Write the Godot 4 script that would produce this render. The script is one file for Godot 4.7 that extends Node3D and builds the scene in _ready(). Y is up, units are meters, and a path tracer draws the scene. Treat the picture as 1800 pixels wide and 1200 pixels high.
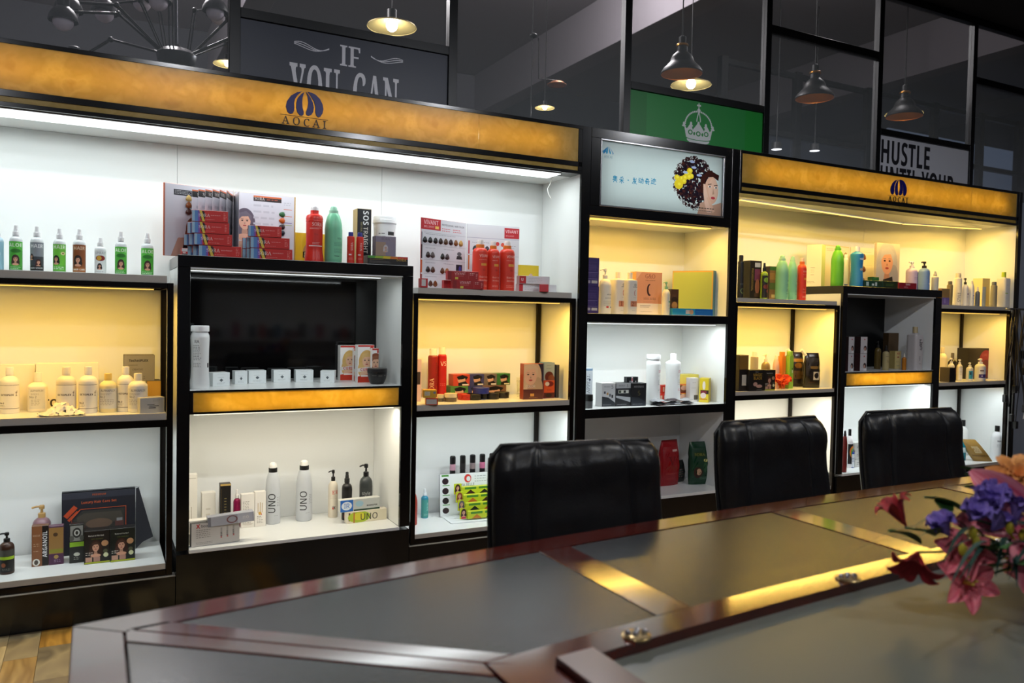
extends Node3D

# ------------------------------------------------------------------ mesh building
class G:
	var v := PackedVector3Array()
	var n := PackedVector3Array()
	var t := PackedVector2Array()
	var ix := PackedInt32Array()
	func tri(a: Vector3, b: Vector3, c: Vector3, ua := Vector2.ZERO, ub := Vector2.ZERO, uc := Vector2.ZERO) -> void:
		var nn := (b - a).cross(c - a).normalized()
		var k := v.size()
		for p in [a, b, c]:
			v.append(p)
			n.append(nn)
		t.append(ua)
		t.append(ub)
		t.append(uc)
		ix.append(k)
		ix.append(k + 2)
		ix.append(k + 1)
	func quad(a: Vector3, b: Vector3, c: Vector3, d: Vector3, r := Rect2()) -> void:
		var u0 := Vector2(r.position.x, r.end.y)
		var u1 := r.end
		var u2 := Vector2(r.end.x, r.position.y)
		tri(a, b, c, u0, u1, u2)
		tri(a, c, d, u0, u2, r.position)
	func out_quad(a: Vector3, b: Vector3, c: Vector3, d: Vector3, o: Vector3, r := Rect2()) -> void:
		if (b - a).cross(c - a).dot((a + b + c + d) / 4.0 - o) < 0.0:
			quad(d, c, b, a, r)
		else:
			quad(a, b, c, d, r)
	func out_tri(a: Vector3, b: Vector3, c: Vector3, o: Vector3, u := Vector2.ZERO) -> void:
		if (b - a).cross(c - a).dot((a + b + c) / 3.0 - o) < 0.0:
			tri(c, b, a, u, u, u)
		else:
			tri(a, b, c, u, u, u)
	# rows of points (bottom to top), columns left to right seen from outside; smooth normals
	func grid(rows: Array, wrap := false, r := Rect2(0, 0, 1, 1), flip := false) -> void:
		var h := rows.size()
		var w: int = rows[0].size()
		var nn := PackedVector3Array()
		nn.resize(h * w)
		for i in h - 1:
			for j in w - 1:
				var a: Vector3 = rows[i][j]
				var b: Vector3 = rows[i][j + 1]
				var c: Vector3 = rows[i + 1][j + 1]
				var d: Vector3 = rows[i + 1][j]
				var f := (c - a).cross(d - b)
				nn[i * w + j] += f
				nn[i * w + j + 1] += f
				nn[(i + 1) * w + j + 1] += f
				nn[(i + 1) * w + j] += f
		if wrap:
			for i in h:
				var s := nn[i * w] + nn[i * w + w - 1]
				nn[i * w] = s
				nn[i * w + w - 1] = s
		var k := v.size()
		for i in h:
			for j in w:
				v.append(rows[i][j])
				var q := nn[i * w + j].normalized()
				n.append(-q if flip else q)
				t.append(Vector2(lerpf(r.position.x, r.end.x, float(j) / (w - 1)), lerpf(r.end.y, r.position.y, float(i) / (h - 1))))
		for i in h - 1:
			for j in w - 1:
				var a := k + i * w + j
				var b := a + 1
				var c := a + w + 1
				var d := a + w
				if flip:
					ix.append_array(PackedInt32Array([a, b, c, a, c, d]))
				else:
					ix.append_array(PackedInt32Array([a, c, b, a, d, c]))
	func box(c: Vector3, s: Vector3, bv := 0.001, front := Rect2(), side := Rect2(), top := Rect2()) -> void:
		var h := s / 2.0
		var b := minf(bv, minf(h.x, minf(h.y, h.z)) * 0.45)
		var u := side.get_center()
		var e := func(sx: float, sy: float, sz: float, k: int) -> Vector3:
			var p := Vector3(sx * (h.x - b), sy * (h.y - b), sz * (h.z - b))
			p[k] = [sx, sy, sz][k] * h[k]
			return c + p
		var sw := Rect2(u, Vector2.ZERO)
		var tw := Rect2(top.get_center(), Vector2.ZERO)
		out_quad(e.call(-1, -1, 1, 2), e.call(1, -1, 1, 2), e.call(1, 1, 1, 2), e.call(-1, 1, 1, 2), c, front)
		out_quad(e.call(-1, -1, -1, 2), e.call(1, -1, -1, 2), e.call(1, 1, -1, 2), e.call(-1, 1, -1, 2), c, sw)
		for q in [-1.0, 1.0]:
			out_quad(e.call(q, -1, -1, 0), e.call(q, -1, 1, 0), e.call(q, 1, 1, 0), e.call(q, 1, -1, 0), c, sw)
			out_quad(e.call(-1, q, -1, 1), e.call(1, q, -1, 1), e.call(1, q, 1, 1), e.call(-1, q, 1, 1), c, tw)
			for p in [-1.0, 1.0]:
				out_quad(e.call(q, p, -1, 0), e.call(q, p, 1, 0), e.call(q, p, 1, 1), e.call(q, p, -1, 1), c, sw)
				out_quad(e.call(q, -1, p, 0), e.call(q, 1, p, 0), e.call(q, 1, p, 2), e.call(q, -1, p, 2), c, sw)
				out_quad(e.call(-1, q, p, 1), e.call(1, q, p, 1), e.call(1, q, p, 2), e.call(-1, q, p, 2), c, sw)
				for m in [-1.0, 1.0]:
					out_tri(e.call(q, p, m, 0), e.call(q, p, m, 1), e.call(q, p, m, 2), c, u)
	# profile of (radius, height); ex: roundness of the section (2 round, 6 nearly square)
	func lathe(pts: Array, c := Vector3.ZERO, seg := 24, ex := 2.0, from := -PI, to := PI, r := Rect2(0, 0, 1, 1), grow := 0.0) -> void:
		var run := []
		for i in pts.size():
			var p: Vector2 = pts[i]
			var row := PackedVector3Array()
			for j in seg + 1:
				var a := lerpf(from, to, float(j) / seg)
				var q := 1.0
				if ex > 2.0:
					q = 1.0 / pow(pow(absf(sin(a)), ex) + pow(absf(cos(a)), ex), 1.0 / ex)
				row.append(c + Vector3(sin(a) * (p.x * q + grow), p.y, cos(a) * (p.x * q + grow)))
			run.append(row)
			if i > 0 and i < pts.size() - 1:
				var d0: Vector2 = (pts[i] - pts[i - 1]).normalized()
				var d1: Vector2 = (pts[i + 1] - pts[i]).normalized()
				if d0.dot(d1) < 0.8:
					grid(run, to - from > 6.2, r)
					run = [row]
		if run.size() > 1:
			grid(run, to - from > 6.2, r)
	func tube(path: Array, rad: float, seg := 8, cap := true) -> void:
		var rows := []
		var up := Vector3.UP
		for i in path.size():
			var d: Vector3 = (path[mini(i + 1, path.size() - 1)] - path[maxi(i - 1, 0)]).normalized()
			if absf(d.dot(up)) > 0.95:
				up = Vector3.RIGHT if absf(d.x) < 0.7 else Vector3.BACK
			var x := up.cross(d).normalized()
			var y := d.cross(x)
			up = y
			var row := PackedVector3Array()
			for j in seg + 1:
				var a := TAU * j / seg
				row.append(path[i] + (x * cos(a) + y * sin(a)) * rad)
			rows.append(row)
		grid(rows, true)
		if cap:
			for e in [0, path.size() - 1]:
				for j in seg:
					out_tri(path[e], rows[e][j], rows[e][j + 1], path[1 if e == 0 else e - 1])
	func ball(c: Vector3, s: Vector3, seg := 16) -> void:
		var rows := []
		for i in seg / 2 + 1:
			var b := -PI / 2 + PI * i / (seg / 2)
			var row := PackedVector3Array()
			for j in seg + 1:
				var a := TAU * j / seg
				row.append(c + Vector3(sin(a) * cos(b), sin(b), cos(a) * cos(b)) * s)
			rows.append(row)
		grid(rows, true)
	# flat slab over a plan polygon of (x, z) points
	func slab(poly: PackedVector2Array, y0: float, y1: float, bv := 0.002) -> void:
		var p := poly
		if Geometry2D.is_polygon_clockwise(p):
			p = p.duplicate()
			p.reverse()
		var k := p.size()
		var q := PackedVector2Array()
		var mid := Vector2.ZERO
		for i in k:
			mid += p[i] / k
			var d0 := (p[i] - p[(i + k - 1) % k]).normalized()
			var d1 := (p[(i + 1) % k] - p[i]).normalized()
			var n0 := Vector2(-d0.y, d0.x)
			var n1 := Vector2(-d1.y, d1.x)
			var m := (n0 + n1)
			m = m / maxf(0.3, m.dot(n0))
			if not Geometry2D.is_point_in_polygon(p[i] + m * 0.001, p):
				m = -m
			q.append(p[i] + m * bv)
		var o := Vector3(mid.x, (y0 + y1) / 2, mid.y)
		for i in k:
			var j := (i + 1) % k
			var a := Vector3(p[i].x, y0, p[i].y)
			var b := Vector3(p[j].x, y0, p[j].y)
			var c := Vector3(p[j].x, y1 - bv, p[j].y)
			var d := Vector3(p[i].x, y1 - bv, p[i].y)
			var e := (b - a).normalized()
			var side := Vector3(-e.z, 0, e.x)
			var inward := Vector3(q[i].x - p[i].x + q[j].x - p[j].x, 0, q[i].y - p[i].y + q[j].y - p[j].y)
			out_quad(a, b, c, d, (a + c) / 2 + inward.normalized())
			out_quad(d, c, Vector3(q[j].x, y1, q[j].y), Vector3(q[i].x, y1, q[i].y), (d + c) / 2 + inward.normalized() - Vector3.UP)
		var tr := Geometry2D.triangulate_polygon(q)
		for i in range(0, tr.size(), 3):
			out_tri(Vector3(q[tr[i]].x, y1, q[tr[i]].y), Vector3(q[tr[i + 1]].x, y1, q[tr[i + 1]].y), Vector3(q[tr[i + 2]].x, y1, q[tr[i + 2]].y), o - Vector3.UP * 9)
		tr = Geometry2D.triangulate_polygon(p)
		for i in range(0, tr.size(), 3):
			out_tri(Vector3(p[tr[i]].x, y0, p[tr[i]].y), Vector3(p[tr[i + 1]].x, y0, p[tr[i + 1]].y), Vector3(p[tr[i + 2]].x, y0, p[tr[i + 2]].y), o + Vector3.UP * 9)
	# flat ribbon between two plan lines of equally many (x, z) points
	func ribbon(a: PackedVector2Array, b: PackedVector2Array, y0: float, y1: float) -> void:
		var V := func(p: Vector2, y: float) -> Vector3: return Vector3(p.x, y, p.y)
		var k := a.size()
		for i in k - 1:
			var m: Vector3 = (V.call(a[i], y0) + V.call(b[i + 1], y0)) / 2.0
			out_quad(V.call(a[i], y1), V.call(a[i + 1], y1), V.call(b[i + 1], y1), V.call(b[i], y1), m)
			out_quad(V.call(a[i], y0), V.call(a[i + 1], y0), V.call(b[i + 1], y0), V.call(b[i], y0), m + Vector3.UP)
			out_quad(V.call(a[i], y0), V.call(a[i + 1], y0), V.call(a[i + 1], y1), V.call(a[i], y1), m)
			out_quad(V.call(b[i], y0), V.call(b[i + 1], y0), V.call(b[i + 1], y1), V.call(b[i], y1), m)
		for i in [0, k - 1]:
			var m: Vector3 = V.call((a[k / 2] + b[k / 2]) / 2.0, y0)
			out_quad(V.call(a[i], y0), V.call(b[i], y0), V.call(b[i], y1), V.call(a[i], y1), m)
	func mesh() -> ArrayMesh:
		var a := []
		a.resize(Mesh.ARRAY_MAX)
		a[Mesh.ARRAY_VERTEX] = v
		a[Mesh.ARRAY_NORMAL] = n
		a[Mesh.ARRAY_TEX_UV] = t
		a[Mesh.ARRAY_INDEX] = ix
		var m := ArrayMesh.new()
		m.add_surface_from_arrays(Mesh.PRIMITIVE_TRIANGLES, a)
		return m

# ------------------------------------------------------------------ nodes, names, materials
var used := {}
var mats := {}
var rng := RandomNumberGenerator.new()

func numbered(called: String) -> String:
	var k: int = used.get(called, 0)
	used[called] = k + 1
	return called if k == 0 else "%s_%03d" % [called, k]

func tag(o: Node, label: String, category: String, group := "") -> Node:
	o.set_meta("label", label)
	o.set_meta("category", category)
	if group:
		o.set_meta("group", group)
	return o

func thing(called: String, label: String, category: String, at := Vector3.ZERO, turn := 0.0, group := "") -> Node3D:
	var o := Node3D.new()
	o.name = numbered(called)
	add_child(o)
	o.position = at
	o.rotation_degrees.y = turn
	tag(o, label, category, group)
	return o

func put(parent: Node, called: String, mesh: Mesh, m: Material, at := Vector3.ZERO, turn := Vector3.ZERO) -> MeshInstance3D:
	var o := MeshInstance3D.new()
	o.name = numbered(called) if parent == self else called
	o.mesh = mesh
	o.material_override = m
	o.position = at
	o.rotation_degrees = turn
	parent.add_child(o, true)
	return o

func struct(o: Node) -> Node:
	o.set_meta("kind", "structure")
	return o

# a bevelled board from corner to corner, in the parent's axes
func board(parent: Node, called: String, a: Vector3, b: Vector3, m: Material, bv := 0.0012) -> MeshInstance3D:
	var g := G.new()
	g.box(Vector3.ZERO, (b - a).abs(), bv, Rect2(0, 0, 1, 1))
	return put(parent, called, g.mesh(), m, (a + b) / 2.0)

func sm(hex: String, rough := 0.5, metal := 0.0, coat := 0.0) -> StandardMaterial3D:
	var key := "%s %s %s %s" % [hex, rough, metal, coat]
	if not mats.has(key):
		var m := StandardMaterial3D.new()
		m.resource_name = "plain_" + hex
		m.albedo_color = Color(hex)
		m.roughness = rough
		m.metallic = metal
		if coat > 0.0:
			m.clearcoat_enabled = true
			m.clearcoat = coat
			m.clearcoat_roughness = 0.08
		mats[key] = m
	return mats[key]

func glow(hex: String, energy: float, called := "lamp_glow") -> StandardMaterial3D:
	var key := "glow %s %s" % [hex, energy]
	if not mats.has(key):
		var m := StandardMaterial3D.new()
		m.resource_name = called
		m.albedo_color = Color(0.9, 0.9, 0.9)
		m.emission_enabled = true
		m.emission = Color(hex)
		m.emission_energy_multiplier = energy
		mats[key] = m
	return mats[key]

func pane(alpha: float, tint := "e8f0f2") -> StandardMaterial3D:
	var key := "pane %s %s" % [alpha, tint]
	if not mats.has(key):
		var m := StandardMaterial3D.new()
		m.resource_name = "glass_pane"
		m.transparency = BaseMaterial3D.TRANSPARENCY_ALPHA
		m.albedo_color = Color(Color(tint), alpha)
		m.roughness = 0.02
		mats[key] = m
	return mats[key]

func noise_tex(freq: float, colors: Array, size := 512, seed_ := 1, normal := 0.0, stretch := Vector2.ONE, fractal := 4) -> ImageTexture:
	var f := FastNoiseLite.new()
	f.seed = seed_
	f.frequency = freq
	f.fractal_octaves = fractal
	var im := Image.create(size, size, false, Image.FORMAT_RGB8)
	var gr := Gradient.new()
	gr.offsets = PackedFloat32Array()
	gr.colors = PackedColorArray()
	for i in colors.size():
		gr.add_point(float(i) / maxi(1, colors.size() - 1), Color(colors[i]))
	for y in size:
		for x in size:
			var a := TAU * x / size
			var b := TAU * y / size
			var k := size / TAU
			var s := f.get_noise_3d(cos(a) * k * stretch.x, sin(a) * k * stretch.x + cos(b) * k * stretch.y, sin(b) * k * stretch.y)
			im.set_pixel(x, y, gr.sample(clampf(0.5 + 0.75 * s, 0.0, 1.0)))
	if normal > 0.0:
		im.bump_map_to_normal_map(normal)
	return ImageTexture.create_from_image(im)

# ------------------------------------------------------------------ printed matter: cells on shared sheets
const SHEET := 2048
const DENSITY := 1150.0
var sheets := []

func new_sheet() -> Dictionary:
	var im := Image.create(SHEET, SHEET, false, Image.FORMAT_RGB8)
	var m := StandardMaterial3D.new()
	m.resource_name = "printed_matter"
	m.roughness = 0.42
	var s := {"im": im, "mat": m, "x": 0, "y": 72, "h": 0, "sw": {}}
	sheets.append(s)
	return s

func swatch(s: Dictionary, hex: String) -> Rect2:
	if not s.sw.has(hex):
		var k: int = s.sw.size()
		var at := Vector2i((k % 512) * 4, (k / 512) * 4)
		s.im.fill_rect(Rect2i(at, Vector2i(4, 4)), Color(hex))
		s.sw[hex] = Rect2((Vector2(at) + Vector2(2, 2)) / SHEET, Vector2.ZERO)
	return s.sw[hex]

func cell(w: int, h: int) -> Array:
	var s: Dictionary = sheets.back() if sheets else new_sheet()
	if s.x + w + 4 > SHEET:
		s.x = 0
		s.y += s.h + 3
		s.h = 0
	if s.y + h + 4 > SHEET:
		s = new_sheet()
	var r := Rect2i(s.x, s.y, w, h)
	s.x += w + 3
	s.h = maxi(s.h, h)
	return [s, r]

func font(key: String) -> Font:
	if not mats.has("font" + key):
		var f := SystemFont.new()
		f.font_names = PackedStringArray(["Droid Serif" if key in "sB" else "Droid Sans"])
		f.font_weight = 700 if key in "bB" else 400
		mats["font" + key] = f
	return mats["font" + key]

# [width, height, coverage] of a word at a cap height in pixels
func word(txt: String, cap: float, key: String) -> Array:
	var ts := TextServerManager.get_primary_interface()
	var rid: RID = font(key).get_rids()[0]
	var size := maxi(6, roundi(cap / 0.72))
	var sz := Vector2i(size, 0)
	var pen := 0.0
	var parts := []
	for ch in txt:
		var gi := ts.font_get_glyph_index(rid, size, ch.unicode_at(0), 0)
		ts.font_render_glyph(rid, sz, gi)
		parts.append([gi, pen])
		pen += ts.font_get_glyph_advance(rid, size, gi).x
	var w := maxi(1, ceili(pen) + 2)
	var h := ceili(size * 1.25)
	var cov := PackedFloat32Array()
	cov.resize(w * h)
	for p in parts:
		var ti := ts.font_get_glyph_texture_idx(rid, sz, p[0])
		if ti < 0:
			continue
		var im := ts.font_get_texture_image(rid, sz, ti)
		var uv := ts.font_get_glyph_uv_rect(rid, sz, p[0])
		var off := ts.font_get_glyph_offset(rid, sz, p[0])
		for y in int(uv.size.y):
			for x in int(uv.size.x):
				var a := im.get_pixel(int(uv.position.x) + x, int(uv.position.y) + y).a
				var px := int(p[1] + off.x) + x + 1
				var py := int(size * 0.95 + off.y) + y
				if a > 0.0 and px >= 0 and px < w and py >= 0 and py < h:
					cov[py * w + px] = maxf(cov[py * w + px], a)
	return [w, h, cov, size]

func write(im: Image, rc: Rect2i, txt: String, cx: float, cy: float, cap: float, hex: String, key := "n", most := 1.0, turned := "") -> void:
	txt = txt.replace("_", " ")
	var up := turned == "u" or turned == "v"
	var chp := cap * (rc.size.x if up else rc.size.y)
	var room := most * (rc.size.y if up else rc.size.x)
	var wd := word(txt, chp, key)
	var sx := 1.0
	if most < 0.0:
		sx = absf(room) / wd[0]
	elif wd[0] > room:
		wd = word(txt, chp * room / wd[0], key)
	var w: int = wd[0]
	var h: int = wd[1]
	var mid: float = wd[3] * (0.95 - 0.36)
	var ink := Color(hex)
	var ox := rc.position.x + cx * rc.size.x
	var oy := rc.position.y + cy * rc.size.y
	for y in h:
		for x in w:
			var a: float = wd[2][y * w + x]
			if a < 0.03:
				continue
			var px := ox + (x - w / 2.0) * sx
			var py := oy + y - mid
			if turned == "u":
				px = ox + y - mid
				py = oy - (x - w / 2.0)
			elif turned == "v":
				px = ox - (y - mid)
				py = oy + x - w / 2.0
			var q := Vector2i(int(px), int(py))
			if rc.has_point(q):
				im.set_pixelv(q, im.get_pixelv(q).lerp(ink, a))

func spans(im: Image, rc: Rect2i, poly: PackedVector2Array, c: Color) -> void:
	var lo := INF
	var hi := -INF
	for p in poly:
		lo = minf(lo, p.y)
		hi = maxf(hi, p.y)
	for y in range(maxi(int(lo), rc.position.y), mini(int(hi) + 1, rc.end.y)):
		var xs := []
		for i in poly.size():
			var a := poly[i]
			var b := poly[(i + 1) % poly.size()]
			if (a.y <= y + 0.5) != (b.y <= y + 0.5):
				xs.append(a.x + (y + 0.5 - a.y) / (b.y - a.y) * (b.x - a.x))
		xs.sort()
		for i in range(0, xs.size() - 1, 2):
			var x0 := clampi(roundi(xs[i]), rc.position.x, rc.end.x)
			var x1 := clampi(roundi(xs[i + 1]), rc.position.x, rc.end.x)
			if x1 > x0:
				im.fill_rect(Rect2i(x0, y, x1 - x0, 1), c)

func oval(im: Image, rc: Rect2i, c: Vector2, r: Vector2, col: Color) -> void:
	for y in range(maxi(int(c.y - r.y), rc.position.y), mini(int(c.y + r.y) + 1, rc.end.y)):
		var k := (y + 0.5 - c.y) / r.y
		if absf(k) < 1.0:
			var d := sqrt(1.0 - k * k) * r.x
			var x0 := clampi(roundi(c.x - d), rc.position.x, rc.end.x)
			var x1 := clampi(roundi(c.x + d), rc.position.x, rc.end.x)
			if x1 > x0:
				im.fill_rect(Rect2i(x0, y, x1 - x0, 1), col)

func draw(im: Image, rc: Rect2i, spec: String) -> void:
	var W := float(rc.size.x)
	var H := float(rc.size.y)
	var o := Vector2(rc.position)
	for line in spec.split(";", false):
		var k := line.split(" ", false)
		match k[0]:
			"bg":
				im.fill_rect(rc, Color(k[1]))
			"r":
				var q := Rect2i(Vector2i(o + Vector2(float(k[1]) * W, float(k[2]) * H)), Vector2i(maxi(1, roundi(float(k[3]) * W)), maxi(1, roundi(float(k[4]) * H)))).intersection(rc)
				im.fill_rect(q, Color(k[5]))
			"e":
				oval(im, rc, o + Vector2(float(k[1]) * W, float(k[2]) * H), Vector2(float(k[3]) * W, float(k[4]) * H), Color(k[5]))
			"d":
				var c := o + Vector2(float(k[1]) * W, float(k[2]) * H)
				var a := float(k[3]) * W
				var b := float(k[4]) * H
				spans(im, rc, PackedVector2Array([c + Vector2(a, 0), c + Vector2(0, b), c - Vector2(a, 0), c - Vector2(0, b)]), Color(k[5]))
			"p":
				var pts := PackedVector2Array()
				for i in range(1, k.size() - 1, 2):
					pts.append(o + Vector2(float(k[i]) * W, float(k[i + 1]) * H))
				spans(im, rc, pts, Color(k[k.size() - 1]))
			"l":
				var th := maxi(1, roundi(float(k[5]) * H * 0.32))
				for i in int(k[4]):
					var x := float(k[1]) * W
					var end := (float(k[1]) + float(k[3]) * rng.randf_range(0.75, 1.0)) * W
					var y := (float(k[2]) + i * float(k[5])) * H
					while x < end:
						var s := minf(rng.randf_range(2.0, 4.0) * th, end - x)
						var q := Rect2i(Vector2i(o + Vector2(x, y)), Vector2i(maxi(1, int(s)), th)).intersection(rc)
						im.fill_rect(q, Color(k[6]))
						x += s + th
			"t":
				write(im, rc, k[1], float(k[2]), float(k[3]), float(k[4]), k[5], k[6] if k.size() > 6 else "n", float(k[7]) if k.size() > 7 else 1.0, k[8] if k.size() > 8 else "")
			"f":
				face(im, rc, o + Vector2(float(k[1]) * W, float(k[2]) * H), float(k[3]) * H, Color(k[4]), Color(k[5]))

func face(im: Image, rc: Rect2i, c: Vector2, s: float, hair: Color, skin: Color) -> void:
	oval(im, rc, c + Vector2(0, 0.06) * s, Vector2(0.36, 0.52) * s, hair)
	oval(im, rc, c + Vector2(-0.24, 0.36) * s, Vector2(0.16, 0.3) * s, hair.lightened(0.06))
	oval(im, rc, c + Vector2(0.24, 0.36) * s, Vector2(0.16, 0.3) * s, hair.darkened(0.1))
	oval(im, rc, c + Vector2(0, 0.4) * s, Vector2(0.1, 0.2) * s, skin.darkened(0.14))
	oval(im, rc, c + Vector2(0, 0.56) * s, Vector2(0.3, 0.12) * s, skin)
	oval(im, rc, c, Vector2(0.2, 0.29) * s, skin)
	spans(im, rc, PackedVector2Array([c + Vector2(-0.24, 0.0) * s, c + Vector2(-0.2, -0.28) * s, c + Vector2(0.05, -0.36) * s, c + Vector2(0.24, -0.2) * s, c + Vector2(0.22, 0.02) * s, c + Vector2(0.12, -0.18) * s, c + Vector2(-0.1, -0.16) * s]), hair.lightened(0.1))
	for q in [-1.0, 1.0]:
		oval(im, rc, c + Vector2(q * 0.085, -0.02) * s, Vector2(0.035, 0.02) * s, Color("2a1c18"))
		im.fill_rect(Rect2i(Vector2i(c + Vector2(q * 0.085 - 0.045, -0.075) * s), Vector2i(maxi(1, int(0.09 * s)), maxi(1, int(0.015 * s)))).intersection(rc), hair.darkened(0.3))
	oval(im, rc, c + Vector2(0, 0.07) * s, Vector2(0.022, 0.03) * s, skin.darkened(0.2))
	oval(im, rc, c + Vector2(0, 0.15) * s, Vector2(0.06, 0.024) * s, Color("a8423e"))

# [sheet, uv rectangle] of a print at a real size
func printed(spec: String, w: float, h: float, density := DENSITY) -> Array:
	var c := cell(clampi(roundi(w * density), 14, 1400), clampi(roundi(h * density), 14, 1400))
	draw(c[0].im, c[1], spec)
	var r: Rect2i = c[1]
	return [c[0], Rect2((Vector2(r.position) + Vector2(0.5, 0.5)) / SHEET, (Vector2(r.size) - Vector2.ONE) / SHEET)]

# a thin printed board with its picture on the +z face
func print_board(parent: Node, called: String, w: float, h: float, d: float, spec: String, side: String, at: Vector3, turn := Vector3.ZERO, density := DENSITY) -> MeshInstance3D:
	var p := printed(spec, w, h, density)
	var s := swatch(p[0], side)
	var g := G.new()
	g.box(Vector3.ZERO, Vector3(w, h, d), 0.0008, p[1], s, s)
	return put(parent, called, g.mesh(), p[0].mat, at, turn)

# ------------------------------------------------------------------ goods on the shelves
# body, cap: [radius of the widest, height of the whole]; label: from, to, half angle; section: roundness
const STYLES := {
	"round": {"b": [.93, 0, 1, .02, 1, .66, .95, .71, .8, .755, .6, .79, .4, .812, .37, .83], "c": [.42, .83, .42, .985, .38, 1, 0, 1], "l": [.1, .62, 72]},
	"square": {"b": [.92, 0, 1, .02, 1, .62, .94, .67, .7, .72, .4, .75, .33, .77], "c": [.42, .77, .42, .985, .38, 1, 0, 1], "l": [.08, .6, 40], "ex": 4.0},
	"spray": {"b": [.94, 0, 1, .02, 1, .66, .93, .71, .7, .745, .45, .76, .4, .775], "c": [.52, .775, .52, .85, .5, .865, .37, .87, .34, .93, .3, .935, .3, .985, .24, 1, 0, 1], "l": [.03, .645, 78]},
	"flare": {"b": [1, 0, 1, .03, .96, .09, .89, .17, .86, .24, .86, .7, .9, .71, .87, .735, .9, .75, .86, .785, .8, .81, .6, .828, .45, .835, .43, .845, .43, .9], "c": [.4, .9, .4, .945, .34, .975, .2, .995, 0, 1], "l": [.24, .69, 66]},
	"oval": {"b": [.9, 0, .98, .015, 1, .1, 1, .58, .96, .67, .86, .75, .72, .815, .58, .855, .52, .865], "c": [.52, .865, .52, .918, .4, .922, .4, .955, .3, .985, 0, 1], "l": [.05, .58, 72]},
	"vivant": {"b": [.95, 0, 1, .015, 1, .75, .96, .785, .82, .82, .6, .837, .55, .84], "k": [.55, .84, .55, .905, .52, .91], "c": [.42, .91, .42, .98, .37, 1, 0, 1], "l": [.03, .745, 72]},
	"uno": {"b": [.9, 0, 1, .02, 1, .45, .96, .6, .86, .72, .7, .8, .56, .84], "k": [.58, .84, .58, .905, .54, .91], "c": [.5, .91, .5, .94, .44, .975, .24, .997, 0, 1], "l": [.06, .6, 66]},
	"tube": {"b": [.95, 0, 1, .01, 1, .83, .95, .86, .6, .87], "c": [.66, .87, .66, .985, .6, 1, 0, 1], "l": [.03, .82, 72]},
	"bucket": {"b": [.78, 0, .8, .02, .95, .86], "k": [1, .86, 1, .89, .97, .892], "c": [.985, .892, .985, .925, .95, .93, .95, .985, .92, 1, 0, 1], "l": [.1, .8, 62]},
	"waist": {"b": [.94, 0, 1, .015, 1, .1, .93, .24, .91, .4, .93, .6, .98, .8, .96, .84, .8, .9, .78, .905], "c": [.93, .905, .95, .915, .95, .985, .9, 1, 0, 1], "l": [.1, .8, 66]},
	"waist2": {"b": [.97, 0, 1, .03, .95, .2, .86, .42, .87, .56, .98, .77, .95, .81, .7, .845, .42, .862, .36, .875], "c": [.38, .875, .38, .99, .34, 1, 0, 1], "l": [.08, .78, 66]},
	"sqbottle": {"b": [.95, 0, 1, .01, 1, .79, .95, .815, .6, .83, .38, .84, .36, .855], "c": [.42, .855, .42, .985, .38, 1, 0, 1], "l": [.03, .77, 41], "ex": 5.0},
	"can": {"b": [.96, 0, 1, .01, 1, .82, .93, .845, .75, .86], "c": [.72, .86, .72, .96, .64, .995, 0, 1], "l": [.03, .8, 72]},
	"tin": {"b": [.96, 0, 1, .03, 1, .5, .98, .51], "c": [1.03, .52, 1.03, .95, 1, 1, 0, 1], "l": [.05, .48, 60]},
	"bowl": {"b": [.6, 0, .68, .03, .84, .22, .95, .5, 1, .72, .98, .73], "c": [1.02, .74, 1.02, .97, .98, 1, 0, 1], "l": [.3, .7, 60]},
	"cup": {"b": [.72, 0, .74, .02, .8, .3, .98, .97, 1, 1], "c": [.74, .3, .98, 1], "l": [.1, .2, 30]},
	"pump": {"b": [.93, 0, 1, .02, 1, .6, .95, .655, .8, .7, .56, .73, .4, .745], "c": [.42, .745, .42, .82, .36, .828, .16, .83, .14, .9], "l": [.06, .58, 70]},
	"prism": {"b": [.97, 0, 1, .01, .97, .88], "c": [.95, .885, .93, .985, .86, 1, 0, 1], "l": [.05, .85, 40], "ex": 7.0},
}

func prof(a: Array, r: float, h: float, from := -1.0, to := 2.0) -> Array:
	var o := []
	for i in range(0, a.size(), 2):
		o.append(Vector2(a[i] * r, a[i + 1] * h))
	if from < 0.0:
		return o
	var cut := []
	for i in o.size() - 1:
		var p: Vector2 = o[i]
		var q: Vector2 = o[i + 1]
		var y0 := clampf(from * h, p.y, q.y)
		var y1 := clampf(to * h, p.y, q.y)
		if y1 > y0:
			for y in [y0, y1]:
				var e := p.lerp(q, (y - p.y) / (q.y - p.y))
				if not cut or not cut.back().is_equal_approx(e):
					cut.append(e)
	return cut

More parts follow.
